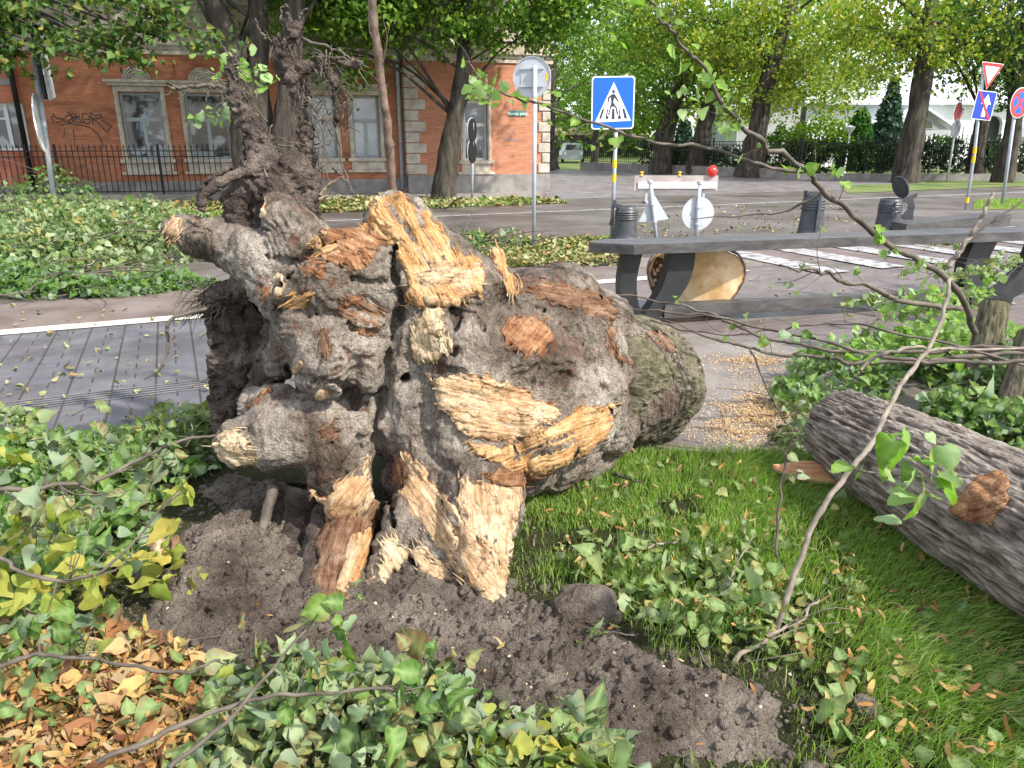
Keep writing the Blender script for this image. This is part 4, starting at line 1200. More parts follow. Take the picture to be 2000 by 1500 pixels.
# ---- roots that run back into the ground below the crown
def root(name, pts, m, n=30, sides=18, amp=.25, freq=18, parent=stump, ridges=0, label=None):
    P = [at(x, y, Y_) for x, y, Y_, r_ in pts]; rr = [p_[3] * mpp(q) for p_, q in zip(pts, P)]
    k = n * (len(pts) - 1)
    Pn = resample(P, k); rn = np.interp(np.linspace(0, 1, k), np.linspace(0, 1, len(rr)), rr)
    V_, F_ = tube(Pn, rn, sides)
    rv = np.repeat(rn, sides)
    nn_ = vnormals(V_, F_)
    V_ = V_ + nn_ * (rv * amp * (fbm(V_ * freq, 4, 9) * 1.4 + .5 * fbm(V_ * freq * 3.3, 3, 19)))[:, None]
    Fl = F_
    o = mk(name, V_, Fl, m, parent, smooth=True)
    L_ = np.concatenate([[0], np.cumsum(np.linalg.norm(np.diff(Pn, axis=0), axis=1))])
    attr(o, 'fu', np.repeat(L_, sides)); attr(o, 'fv', np.tile(np.arange(sides) / sides * 6.28, k) * rv.mean()); attr(o, 'rim', np.ones(len(V_))); attr(o, 'hgt', np.full(len(V_), .6))
    if label: o['label'] = label
    return o
def gyy(py): return gnd(1000, py).y
root('torn_root', [(695, 990, 2.78, 46), (660, 1085, gyy(1085) - .10, 40), (640, 1205, gyy(1205), 36)], M['wood_brown'], sides=40, amp=.35, label='split brown root standing in the soil')
root('torn_root', [(630, 1000, 2.80, 22), (612, 1100, gyy(1100) - .08, 22), (600, 1195, gyy(1195), 26)], M['root_soil'])
root('torn_root', [(700, 1020, 2.70, 14), (684, 1100, gyy(1100) - .15, 15), (655, 1180, gyy(1180) - .06, 13)], M['wood_pale'])
root('torn_root', [(720, 1020, 2.72, 12), (700, 1100, gyy(1100) - .12, 13), (668, 1190, gyy(1190) - .02, 12)], M['wood_gold'])
root('root', [(595, 950, 2.86, 38), (580, 1030, gyy(1030) - .08, 30), (550, 1120, gyy(1120), 20)], M['root_soil'])
root('root', [(535, 950, 2.82, 12), (508, 1050, gyy(1050) - .12, 9), (472, 1165, gyy(1165), 9)], M['twig'])
root('root', [(510, 690, 3.35, 26), (490, 640, 3.4, 30), (520, 600, 3.35, 30)], M['root_soil'])

# ---- roots caked in dark clumpy soil that tower over and hang beside the crown
CAKED = pc(
    (560, 470, 3.42, 52, 545, 380, 3.45, 56), (545, 380, 3.45, 56, 520, 330, 3.45, 50), (500, 340, 3.45, 44, 470, 400, 3.45, 34),
    (470, 400, 3.45, 36, 470, 470, 3.42, 26), (600, 360, 3.45, 34, 570, 330, 3.45, 40),
    (520, 330, 3.45, 44, 492, 250, 3.48, 28), (492, 250, 3.48, 28, 465, 195, 3.5, 17), (465, 195, 3.5, 16, 450, 140, 3.52, 8),
    (455, 150, 3.52, 6, 452, 115, 3.52, 3),
    (612, 440, 3.45, 16, 600, 340, 3.5, 14), (600, 340, 3.5, 14, 597, 260, 3.52, 17), (597, 260, 3.52, 14, 590, 190, 3.55, 15),
    (590, 190, 3.55, 17, 560, 130, 3.56, 28), (560, 130, 3.56, 28, 548, 90, 3.56, 22), (548, 90, 3.56, 20, 570, 70, 3.56, 13), (570, 70, 3.56, 9, 563, 20, 3.56, 4),
    (575, 70, 3.56, 7, 592, 40, 3.56, 3), (548, 90, 3.56, 8, 522, 72, 3.56, 4),
    (590, 132, 3.55, 12, 625, 125, 3.52, 12), (625, 125, 3.52, 12, 652, 140, 3.5, 13), (652, 140, 3.5, 12, 655, 190, 3.5, 8), (655, 190, 3.5, 6, 656, 240, 3.5, 7),
    (640, 120, 3.5, 8, 700, 125, 3.46, 4), (596, 262, 3.52, 12, 606, 255, 3.5, 13),
    (500, 560, 3.2, 30, 430, 575, 3.3, 24), (430, 575, 3.3, 26, 405, 580, 3.3, 14),
    (455, 600, 3.35, 30, 445, 700, 3.35, 36), (445, 700, 3.35, 36, 440, 790, 3.32, 32), (440, 790, 3.32, 30, 438, 850, 3.3, 18),
    (480, 640, 3.35, 24, 470, 740, 3.3, 22), (408, 610, 3.3, 8, 415, 680, 3.3, 9), (415, 680, 3.3, 9, 420, 740, 3.3, 9),
    (500, 700, 3.3, 14, 525, 740, 3.3, 10), (540, 640, 3.3, 30, 520, 760, 3.22, 34), (520, 760, 3.22, 30, 470, 800, 3.25, 24), (600, 400, 3.4, 22, 615, 330, 3.42, 10), (480, 470, 3.35, 30, 520, 500, 3.3, 30))
CAKED = [(a, ra * (.80 if a[2] > 1.45 else .95), b, rb * (.80 if b[2] > 1.45 else .95)) for a, ra, b, rb in CAKED]
def cake_noise(P):
    w_ = worley(P * 27 + fbm(P * 10, 2, 3)[:, None] * .8, 5)
    w2 = worley(P * 62, 8)
    return .034 * (w_ - .5) + .014 * (w2 - .5) + .022 * fbm(P * 13, 3, 9)
V, Fc = cone_sdf(CAKED, .0068, noisef=cake_noise, k=.016)
mk('soil_caked_roots', V, Fc, M['root_soil'], stump, smooth=True)

# thin bare roots and rootlets
fine = MB()
def rootlet(L, r0, r1, n=26, wig=.5, m=0):
    P = resample([at(*p) for p in L], n)
    k = mpp(P[0])
    P[1:-1] += np.stack([fbm(np.stack([np.arange(n - 2) * .7, np.full(n - 2, rng.random() * 90), np.full(n - 2, i * 9.)], 1), 2) for i in range(3)], 1) * wig * k * 10
    rr_ = np.linspace(r0, r1, n) * k * (1 + .25 * fbm(np.stack([np.arange(n) * .9, np.full(n, 3.), np.zeros(n)], 1), 2))
    if n <= 10: fine.tube(P, rr_, 6)
    else: o1 = MB(); o1.tube(P, rr_, 8); o1.build('rootlet', M['root_soil'] if r0 > 5.5 else M['twig'], stump, smooth=True)
    return P
rootlet([(455, 176, 3.5), (410, 168, 3.48), (360, 172, 3.46), (335, 174, 3.45)], 5, 3)
for e in ((360, 172, 330, 160), (350, 172, 325, 168), (380, 170, 385, 150), (370, 170, 345, 196), (410, 170, 400, 200), (340, 174, 322, 186)):
    rootlet([(e[0], e[1], 3.46), ((e[0] + e[2]) / 2, (e[1] + e[3]) / 2 + 3, 3.45), (e[2], e[3], 3.45)], 2.2, .8, 10)
rootlet([(520, 330, 3.4), (470, 335, 3.35), (420, 362, 3.3), (395, 390, 3.28), (392, 412, 3.28)], 12, 8, wig=.8)
rootlet([(455, 325, 3.38), (410, 350, 3.34), (385, 385, 3.32)], 6, 3)
rootlet([(430, 580, 3.3), (400, 605, 3.25), (333, 625, 3.2), (328, 680, 3.18), (312, 720, 3.15), (282, 742, 3.12)], 5, 1.6, 40)
rootlet([(332, 626, 3.2), (330, 650, 3.18), (350, 680, 3.16)], 2, 1)
rootlet([(415, 735, 3.3), (390, 745, 3.26), (365, 760, 3.22)], 2.5, 1)
for _ in range(46):       # ragged rootlets on the left clump
    x, y = rng.uniform(375, 450), rng.uniform(545, 610); a = rng.uniform(R(110), R(250)); l_ = rng.uniform(20, 70)
    rootlet([(x, y, 3.3), (x + math.cos(a) * l_ * .5, y + abs(math.sin(a)) * l_ * .3, 3.27), (x + math.cos(a) * l_, y + rng.uniform(5, 55), 3.25)], rng.uniform(1, 2.2), .5, 10)
for _ in range(260):       # hair roots on the tower
    c0 = [(560, 100, 3.56), (590, 200, 3.54), (640, 130, 3.5), (470, 200, 3.5), (600, 280, 3.52), (655, 180, 3.5), (520, 300, 3.46), (612, 330, 3.5), (455, 170, 3.5), (655, 230, 3.5)][rng.integers(10)]
    x = c0[0] + rng.normal() * 12; y = c0[1] + rng.normal() * 25; a = rng.uniform(0, 6.28); l_ = rng.uniform(15, 60)
    rootlet([(x, y, c0[2]), (x + math.cos(a) * l_ * .5, y + math.sin(a) * l_ * .5, c0[2] - .02), (x + math.cos(a) * l_, y + math.sin(a) * l_ + rng.uniform(0, 20), c0[2] - .03)], rng.uniform(.9, 2), .4, 9)
for L in ([(640, 120, 3.5), (670, 112, 3.48), (720, 132, 3.46)], [(590, 75, 3.56), (650, 95, 3.5), (690, 120, 3.48), (720, 170, 3.48)],
          [(605, 225, 3.5), (625, 270, 3.48), (622, 330, 3.46), (632, 365, 3.46)], [(600, 190, 3.5), (628, 240, 3.48), (640, 300, 3.46)],
          [(522, 76, 3.56), (505, 55, 3.56), (498, 36, 3.56)], [(570, 60, 3.56), (585, 30, 3.56), (600, 15, 3.56)], [(545, 420, 3.3), (510, 300, 3.4)][:2] + [(500, 280, 3.4)],
          [(655, 240, 3.5), (672, 330, 3.46), (690, 380, 3.44)], [(650, 330, 3.46), (668, 345, 3.45), (690, 385, 3.44)], [(560, 60, 3.56), (548, 30, 3.56), (555, 10, 3.56)],
          [(700, 1100, 2.7), (660, 1080, 2.75), (600, 1040, 2.8)], [(1195, 925, 3.35), (1230, 935, 3.2), (1260, 945, 3.12)]):
    rootlet(L, 3.2, 1.1, 22)
fine.build('hair_roots', M['twig'], stump, smooth=True)['kind'] = 'stuff'

# ================================================================== LOGS
log = thing('fallen_log', 'long rough barked log with an orange torn scar, lying on the grass', 'log')
A = np.array([1.66, 3.50, .215]); B = np.array([2.03, 1.35, .30])
def lg(tt, an): return 1 + .05 * np.sin(2 * an + 1) + .05 * np.sin(tt * 7)
o, W, u_, v_, a_ = bark_log('bark', A, B, .205, .335, M['log_bark'], log, 460, 560, .017, .02, 40, 77, shape=lg, twist=0, stretch=.17)
cut_face('sawn_face', W[-1], B, a_, M['sawn'], log, 5); cut_face('sawn_face', W[0][::-1], A, -a_, M['sawn'], log, 6)
lv = np.array([v.co[:] for v in o.data.vertices]); lf = [tuple(p.vertices) for p in o.data.polygons]
bvh_log = BVHTree.FromPolygons([tuple(v) for v in lv.tolist()], lf)
patch([(1850, 985), (1880, 950), (1905, 925), (1950, 915), (1975, 940), (1970, 985), (1935, 1025), (1895, 1020), (1860, 1010)], M['wood_orange'], 18, amp=.02, lift=.012, parent=log, src=bvh_log, name='torn_scar')
patch([(1785, 775), (1805, 768), (1832, 780), (1830, 800), (1800, 805), (1780, 790)], M['wood_orange'], 30, amp=.012, lift=.004, parent=log, src=bvh_log, name='torn_scar')

disc = thing('log_section', 'short log section with pale sawn face and dark rotten hollow, behind the bench leg', 'log')
cA = at(1355, 566, 6.98); cA.z = .36
nd = Vector((-.22, -1, .05)).normalized()
def dsh(tt, an): return 1 + .14 * np.cos(2 * an) + .05 * np.sin(3 * an + .5) + .03 * np.sin(5 * an)
o, W, u_, v_, a_ = bark_log('bark', cA, np.array(cA) - np.array(nd) * .42, .395, .39, M['log_bark'], disc, 50, 260, .012, .02, 22, 9, shape=dsh, ends=.01)
cut_face('sawn_face', W[0][::-1], np.array(cA), np.array(nd), M['sawn'], disc, 8)
hb = MB(); hr = MB()
c_h = at(1293, 540, 6.93)
dv = []
Vh = [c_h]
for k_ in range(40):
    a = 2 * math.pi * k_ / 40
    r_ = (1 + .14 * math.sin(3 * a + 1) + .07 * math.sin(7 * a))
    p = Vector(c_h) + Vector((math.cos(a) * .115 * r_, 0, math.sin(a) * .175 * r_ + .03 * math.cos(a))); Vh.append(p)
Vh = np.array([tuple(v) for v in Vh]); d_ = (Vh - np.array(cA)) @ np.array(nd)
Vh = Vh - np.outer(d_ - .016, np.array(nd))
rings = [Vh[1:] * (1 - f) + Vh[0] * f for f in np.linspace(0, .95, 12)]
Vr = np.vstack([r_ - np.array(nd) * .012 * (1 if i else 0) for i, r_ in enumerate(rings)])
Vr = Vr + np.array(nd) * (.02 * worley(Vr * 22, 3) - .008)[:, None]
i = np.arange(11)[:, None] * 40; k = np.arange(40)[None]; k2 = (k + 1) % 40
hol = mk('rotten_hollow', Vr, np.stack([i + k, i + k2, i + 40 + k2, i + 40 + k], -1).reshape(-1, 4), noisy('rot', (.05, .022, .012), (.17, .085, .045), 18, .95, 60, .9, .02, c3=(.09, .04, .02)), disc, smooth=False)

def stub(pts, label, sides=28):
    P = [at(x, y, Y_) for x, y, Y_, r_ in pts]; P[0] = P[0] - (P[1] - P[0]) * ((P[0].z + .03) / max(.05, P[1].z - P[0].z))
    t_ = thing('log_stub', label, 'log stub', 'sawn mossy stubs behind the branches', loc=P[0])
    a0 = np.array(P[0]); b0 = np.array(P[1]); r0 = pts[0][3] * mpp(P[0])
    o_, W_, _, _, ax_ = bark_log('bark', np.zeros(3), b0 - a0, r0 * 1.1, r0 * .95, M['trunk_bark'], t_, 40, 90, .006, .006, 60, int(pts[0][0]), ends=.004)
    cut_face('sawn_face', W_[-1], b0 - a0, ax_, M['sawn'], t_, 4); cut_face('lower_face', W_[0][::-1], np.zeros(3), -ax_, M['sawn'], t_, 4)
    return t_
stub([(1912, 735, 4.3, 27), (1944, 592, 4.45, 26)], 'mossy sawn branch stub leaning up behind the leaves, left of the two')
stub([(1990, 780, 4.0, 34), (2022, 655, 4.2, 33)], 'dark sawn branch stub cut off by the right edge of the view')

pc2 = thing('sawn_log', 'short log with a yellow sawn face peeking over the long log at the right edge', 'log')
pA = np.array([2.50, 3.12, .17]); pB = pA + np.array([.55, .35, 0])
o, W, u_, v_, a_ = bark_log('bark', pA, pB, .15, .15, M['log_bark'], pc2, 40, 200, .010, .02, 30, 31, ends=.01)
cut_face('sawn_face', W[0][::-1], pA, -a_, M['sawn'], pc2, 9)
# bark slab and torn scraps
slab = MB()
P0 = gnd(1610, 955)
Vs = []
n1, n2 = 24, 10
for i in range(n1):
    for j in range(n2):
        u = i / (n1 - 1) * 2 - 1; v = j / (n2 - 1) * 2 - 1
        wv = .085 * (1 - abs(u) ** 2.6) + .006
        Vs.append((u * .27, v * wv + .02 * u, .018 + .012 * u + .012 * (1 - v * v) + .004 * fbm(np.array([[u * 4, v * 4, 0]]), 2)[0]))
Vs = np.array(Vs); th = Vs.copy(); th[:, 2] -= .012
Fa = [(i * n2 + j, (i + 1) * n2 + j, (i + 1) * n2 + j + 1, i * n2 + j + 1) for i in range(n1 - 1) for j in range(n2 - 1)]
nn = n1 * n2
edge = [i * n2 for i in range(n1)] + [(n1 - 1) * n2 + j for j in range(1, n2)] + [i * n2 + n2 - 1 for i in range(n1 - 2, -1, -1)] + [j for j in range(n2 - 2, 0, -1)]
Fb = [tuple(x + nn for x in f[::-1]) for f in Fa] + [(edge[i], edge[i] + nn, edge[(i + 1) % len(edge)] + nn, edge[(i + 1) % len(edge)]) for i in range(len(edge))]
bs = mk('bark_slab', np.vstack([Vs, th]), Fa + Fb, noisy('slab', (.28, .13, .06), (.46, .27, .14), 9, .85, 60, .6, .005, (1, 5, 1)), smooth=False)
bs.location = P0 + Vector((.02, 0, .075)); bs.rotation_euler = (R(8), R(4), R(-14))
tag(bs, 'reddish brown slab of bark lying in the grass beside the end of the long log', 'bark')
def scrap(px, py, L, wd, ang, label, z=0.05, m='wood_pale', tilt=15):
    p = gnd(px, py)
    P = resample([(-L / 2, 0, 0), (0, L * .05, .02), (L / 2, 0, 0)], 16)
    V_, F_ = tube(P, wd * (1 + .3 * fbm(np.stack([np.arange(16) * .4, np.full(16, px * 1.), np.zeros(16)], 1), 2)) * np.interp(np.arange(16), [0, 2, 13, 15], [.3, 1, 1, .5]), 14)
    V_ = V_ + vnormals(V_, F_) * (wd * .6 * fbm(V_ * 40 + px, 3))[:, None]
    o_ = mk('wood_scrap', V_, F_, M[m], smooth=False)
    attr(o_, 'fu', np.repeat(np.arange(16) / 16 * L, 14)); attr(o_, 'fv', np.tile(np.arange(14) * .01, 16)); attr(o_, 'rim', np.ones(len(V_))); attr(o_, 'hgt', np.full(len(V_), .6))
    o_.location = p + Vector((0, 0, z + max(0, float(soil_h(np.array([p.x]), np.array([p.y]))[0][0])))); o_.rotation_euler = (0, R(tilt), R(ang))
    tag(o_, label, 'wood scrap'); return o_
scrap(318, 1110, .17, .035, -50, 'pale splintered wood scrap on the dark soil near the left leaves', .06)
scrap(350, 1128, .12, .022, -65, 'thin torn wood sliver right beside the larger splintered scrap', .04, 'wood_brown')

# ================================================================== BENCH
bench = thing('bench', 'long dark grey painted bench with a thick plank seat on curved tulip shaped legs', 'bench')
f0 = np.array([1.05, 6.43]); f1 = np.array([8.2, 8.13]); d_ = (f1 - f0) / np.linalg.norm(f1 - f0); nrm_ = np.array([-d_[1], d_[0]])
dep = .40
s_b = MB()
poly = [f0, f1, f1 + nrm_ * dep, f0 + nrm_ * dep - d_ * .18, f0 - d_ * .33 + nrm_ * .24]
def prism(mb, poly, z0, z1, bev=.006):
    n = len(poly); poly = [np.array(p, float) for p in poly]; c = sum(poly) / n
    rings_ = []
    for z, k in ((z0, 1), (z1 - bev, 1), (z1, None)):
        for p in poly:
            q = p if k else p + (c - p) / np.linalg.norm(c - p) * bev
            rings_.append((q[0], q[1], z))
    F_ = [list(range(n))[::-1], list(range(2 * n, 3 * n))]
    for r_ in range(2):
        for i in range(n): F_.append((r_ * n + i, r_ * n + (i + 1) % n, (r_ + 1) * n + (i + 1) % n, (r_ + 1) * n + i))
    mb.add(rings_, F_)
prism(s_b, poly, .668, .755)
s_b.build('seat', M['bench_paint'], bench)
def leg_shape(mb, s0, flip=1, width=.36):
    """tulip: two curved arms rising from a common foot to the underside of the seat"""
    base = f0 + d_ * s0
    cen_ = base + nrm_ * .2
    Mx = Matrix(((d_[0], nrm_[0], 0, cen_[0]), (d_[1], nrm_[1], 0, cen_[1]), (0, 0, 1, 0), (0, 0, 0, 1)))
    def arm(top0, top1, foot0, foot1, b0, b1):
        k = 16; O = []; I = []
        for i in range(k + 1):
            t = i / k
            z = .652 * (1 - t) + .04 * t
            O.append((top0 * (1 - t) ** .8 + foot0 * (1 - (1 - t) ** .8) + b0 * math.sin(math.pi * t), z))
            I.append((top1 * (1 - t) ** .8 + foot1 * (1 - (1 - t) ** .8) + b1 * math.sin(math.pi * t), z))
        return O + I[::-1]
    mb.plate(arm(-.04 * flip, .12 * flip, .0 * flip, .17 * flip, -.05 * flip, -.06 * flip), t=.13, M=Mx)
    mb.plate(arm(.39 * flip, .63 * flip, .10 * flip, .28 * flip, .06 * flip, .09 * flip), t=.13, M=Mx)
    mb.plate([(-.01 * flip, 0), (.27 * flip, 0), (.28 * flip, .10), (-.02 * flip, .10)], t=.24, M=Mx)
l1 = MB(); leg_shape(l1, .02); l1.build('leg', M['leg_paint'], bench)
l2 = MB(); leg_shape(l2, 3.72, 1.75); 
# the far leg sweeps wider
l2.build('leg', M['leg_paint'], bench)
rl = MB(); a_ = f0 + d_ * .38 + nrm_ * .12; b_ = f0 + d_ * 3.75 + nrm_ * .12
prism(rl, [a_, b_, b_ + nrm_ * .12, a_ + nrm_ * .12], .06, .18); rl.build('stretcher', M['bench_paint'], bench)

# second, curved bench seen behind
b2 = MB(); n_ = 20
p0 = at(1768, 458, 12.0); p1 = at(1972, 438, 12.6)
q = []
for i in range(n_ + 1):
    t = i / n_; pt = p0.lerp(p1, t); sag = -.10 * math.sin(math.pi * t)
    q.append((pt.x, pt.y, .17 + sag + .10 * t))
Vb = []; Fb = []
for i, (x, y, z) in enumerate(q):
    for dy, dz in ((0, 0), (.5, 0), (.5, .17 + .10 * math.sin(math.pi * i / n_)), (0, .17 + .10 * math.sin(math.pi * i / n_))):
        Vb.append((x, y + dy, z + dz))
for i in range(n_):
    a = i * 4
    for j in range(4): Fb.append((a + j, a + 4 + j, a + 4 + (j + 1) % 4, a + (j + 1) % 4))
Fb += [(0, 1, 2, 3), tuple(n_ * 4 + x for x in (3, 2, 1, 0))]
t2 = thing('curved_bench', 'low dark curved bench in the distance right of the mug bollards', 'bench')
mk('seat', Vb, Fb, M['bench_paint'], t2)
lb = MB()
for i in (3, 16): x, y, z = q[i]; lb.box(x - .05, x + .05, y + .1, y + .4, 0, z + .01)
lb2 = MB(); x, y, z = q[3]; lb2.box(x - .05, x + .05, y + .1, y + .4, 0, z + .01); lb2.build('leg', M['bench_paint'], t2)
lb2 = MB(); x, y, z = q[16]; lb2.box(x - .05, x + .05, y + .1, y + .4, 0, z + .01); lb2.build('leg', M['bench_paint'], t2)

# ================================================================== MUG BOLLARDS
def mug(px, top, base_y, label, handle, lid, rot):
    p = gnd(px, base_y)
    tp = at(px, top, p.y)
    H_ = tp.z; r_ = 22.5 * mpp((p.x, p.y, .3))
    t_ = thing('mug_bollard', label, 'bollard', 'cast iron bollards shaped like lidded mugs', loc=p, rz=rot)
    mb = MB(); prof = [(r_ * 1.08, 0)]
    def rings_(z0, z1, k, ra, rb):
        for i in range(k):
            z = z0 + (z1 - z0) * i / k; h_ = (z1 - z0) / k; rad = ra + (rb - ra) * i / k
            prof.extend([(rad, z), (rad + .012, z + h_ * .2), (rad + .014, z + h_ * .5), (rad + .002, z + h_ * .75)])
    rings_(.04 * H_, .24 * H_, 4, r_ * 1.12, r_ * 1.08)
    prof.extend([(r_ * 1.06, .28 * H_), (r_ * .98, .5 * H_), (r_ * .93, .66 * H_)])
    rings_(.68 * H_, .90 * H_, 4, r_ * .93, r_ * .90)
    prof.extend([(r_ * .88, .93 * H_), (r_ * .86, .995 * H_), (r_ * .80, H_), (r_ * .78, H_ * .97), (.01, H_ * .965)])
    mb.lathe(prof, 40); mb.build('barrel', M['cast_iron'], t_, smooth=True)
    hm = MB()
    circ = lambda cx, cz, r, n=18: [(cx + r * math.cos(2 * math.pi * i / n), cz + r * math.sin(2 * math.pi * i / n)) for i in range(n)]
    s = H_ / .66
    if handle:
        out = [(r_ * .9, .62), (r_ * .9, .70), (r_ + .10, .745), (r_ + .20, .79), (r_ + .21, .74), (r_ + .19, .71), (r_ + .16, .735), (r_ + .15, .68),
               (r_ + .20, .58), (r_ + .19, .48), (r_ + .195, .42), (r_ + .21, .36), (r_ + .17, .29), (r_ + .10, .28), (r_ + .06, .33), (r_ * 1.0, .38), (r_ * 1.0, .42), (r_ + .04, .45), (r_ + .10, .52), (r_ + .09, .60), (r_ + .04, .64), (r_ + .0, .62)]
        out = [(x * 1.0, z * s * .95) for x, z in out]
        hx, hz = r_ + .135, .34 * s * .95
        holes = []
        for a0 in (0, 90, 180, 270):
            holes.append([(hx + .034 * math.cos(R(a0 + d)) * f, hz + .034 * math.sin(R(a0 + d)) * f) for d, f in ((-28, .45), (-28, 1.0), (0, 1.1), (28, 1.0), (28, .45))])
        hm.plate(out, holes, .035); hm.build('handle', M['cast_iron'], t_)
    if lid == 'open':
        lm = MB()
        lm.lathe([(.01, .0), (r_ * .96, .0), (r_ * .98, .012), (r_ * .9, .028), (.01, .045)], 36)
        lo = lm.build('lid', M['cast_iron'], t_, smooth=False)
        lo.location = (r_ * .55, 0, H_ * 1.27); lo.rotation_euler = (0, R(70), R(18))
    else:
        lm = MB()
        if lid == 'side':
            out = [(-r_ * 1.0, .97), (-r_ * 1.25, 1.02), (-r_ * 1.15, 1.14), (-r_ * .95, 1.16), (-r_ * .8, 1.06), (-r_ * .3, 1.02), (r_ * .8, 1.0), (r_ * .85, .975)]
            lm.plate([(x, z * H_) for x, z in out], (), .05)
            out = [(-r_ * 1.0, 1.0), (-r_ * 1.3, 1.0), (-r_ * 1.25, .75), (-r_ * 1.45, .55), (-r_ * 1.1, .50), (-r_ * 1.05, .6), (-r_ * .95, .62), (-r_ * 1.08, .72), (-r_ * 1.05, .92)]
            lm.plate([(x, z * H_) for x, z in out], (), .03)
        else:
            lm.plate([(-.02, .18 * H_), (.03, .18 * H_), (.035, .35 * H_), (.02, .9 * H_), (.02, 1.1 * H_), (-.01, 1.12 * H_), (-.02, .9 * H_), (-.03, .3 * H_)], (), .03, Matrix.Translation((-r_ * .1, -r_ * 1.12, 0)))
            lm.plate([(-r_ * .9, .97 * H_), (-r_ * .85, 1.06 * H_), (-r_ * .6, 1.04 * H_), (r_ * .5, 1.04 * H_), (r_ * .85, 1.06 * H_), (r_ * .9, .97 * H_)], (), .10)
        lm.build('lid' if lid == 'side' else 'hinge', M['cast_iron'], t_)
    # embossed cross-shaped emblem
    em = MB()
    for bx in ((-.012, .012, .36, .62), (-.05, .05, .50, .53), (-.04, -.02, .38, .46), (.02, .04, .38, .46)):
        em.plate([(bx[0], bx[2] * s), (bx[1], bx[2] * s), (bx[1], bx[3] * s), (bx[0], bx[3] * s)], (), .03, Matrix.Translation((0, -r_ * .97, 0)))
    if handle: em.build('emblem', M['cast_iron'], t_)
    return t_
mug(1220, 403, 482, 'mug shaped bollard with its lid closed, beside the blue crossing sign post', False, 'side', R(-6))
mug(1580, 378, 474, 'mug shaped bollard with its handle turned towards the viewer, middle one of three', False, 'front', R(8))
mug(1729, 388, 468, 'mug shaped bollard with an open lid and a big ring handle on its right', True, 'open', R(-4))

# ================================================================== SIGNS
def pole(name, pts, r, m, parent, n=12):
    mb = MB(); mb.tube(np.array([tuple(p) for p in pts]), r, n); return mb.build(name, m, parent, smooth=True)
def frame_to(p, yaw=0.0, roll=0.0, s=1.0):
    return Matrix.Translation(p) @ Matrix.Rotation(yaw, 4, 'Z') @ Matrix.Rotation(roll, 4, 'Y') @ Matrix.Scale(s, 4)
def rrect(w_, h_, r, n=5):
    out = []
    for cx, cz, a0 in ((w_ / 2 - r, h_ / 2 - r, 0), (-w_ / 2 + r, h_ / 2 - r, 90), (-w_ / 2 + r, -h_ / 2 + r, 180), (w_ / 2 - r, -h_ / 2 + r, 270)):
        for i in range(n + 1): out.append((cx + r * math.cos(R(a0 + 90 * i / n)), cz + r * math.sin(R(a0 + 90 * i / n))))
    return out
def circ(cx, cz, r, n=32): return [(cx + r * math.cos(2 * math.pi * i / n), cz + r * math.sin(2 * math.pi * i / n)) for i in range(n)]
def pl(name, outer, holes, t, Mx, m, parent, off=0):
    mb = MB(); mb.plate(outer, holes, t, Mx @ Matrix.Translation((0, -off, 0))); return mb.build(name, m, parent)
def clampb(Mx, z, parent):
    mb = MB(); mb.plate(rrect(.09, .035, .012), (), .09, Mx @ Matrix.Translation((0, 0, z))); return mb.build('clamp', M['galv'], parent)

# pedestrian crossing sign
g0 = gnd(1194, 478); top = at(1193, 150, g0.y)
sgn = thing('crossing_sign', 'blue square pedestrian crossing sign on a post with yellow bands', 'road sign')
pole('post', [g0, (g0.x, g0.y, top.z - .05)], .03, M['galv'], sgn)
cen = at(1197, 201, g0.y - .05); Wd = 85 * mpp(cen); Hd = 97 * mpp(cen)
Mx = frame_to(cen, R(6), R(-1))
pl('panel', rrect(Wd, Hd, .05), (), .02, Mx, M['sign_back'], sgn)
pl('border', rrect(Wd, Hd, .05), (), .004, Mx, M['sign_white'], sgn, .013)
pl('blue_field', rrect(Wd * .945, Hd * .95, .04), (), .004, Mx, M['sign_blue'], sgn, .0165)
def zz(L): return [((x - 700) / 1050 * Wd, (772 - y) / 1235 * Hd) for x, y in L]
pl('white_triangle', zz([(260, 1225), (705, 295), (1150, 1195)]), (), .003, Mx, M['sign_white'], sgn, .0195)
pic = MB()
def pp(L): pic.plate(zz(L), (), .003, Mx @ Matrix.Translation((0, -.0222, 0)))
pp([(703 + 36 * math.cos(a), 510 + 42 * math.sin(a)) for a in np.linspace(0, 6.28, 18, endpoint=False)])
pp([(650, 580), (700, 562), (740, 575), (845, 740), (815, 750), (725, 645), (705, 760), (790, 880), (835, 1045), (800, 1055), (755, 880), (700, 850), (650, 880), (610, 1060), (580, 1050), (625, 860), (655, 760), (640, 640), (600, 665), (600, 745), (568, 748), (568, 645)])
pp([(435, 915), (485, 915), (415, 1140), (360, 1140)]); pp([(555, 915), (580, 915), (560, 1075), (600, 1095), (585, 1150), (520, 1150)])
pp([(680, 910), (735, 910), (745, 1155), (668, 1155)]); pp([(835, 915), (860, 915), (905, 1148), (830, 1152), (820, 1095), (860, 1060)]); pp([(930, 910), (980, 908), (1055, 1140), (990, 1145)])
pic.build('pictogram', M['sign_ink'], sgn)
cen2 = at(1165, 205, g0.y + .06)
pl('side_panel', rrect(Wd * .8, Hd, .05), (), .02, frame_to(cen + Vector((-.16, .22, 0)), R(62)), M['sign_back'], sgn)
for (ya, yb) in ((312, 328), (340, 356)):
    za, zb = at(1194, yb, g0.y).z, at(1194, ya, g0.y).z
    mb = MB(); mb.lathe([(.031, za), (.0325, za), (.0325, zb), (.031, zb)], 16, c=(g0.x, g0.y, 0)); mb.build('yellow_band', M['yellow_band'], sgn, smooth=False)

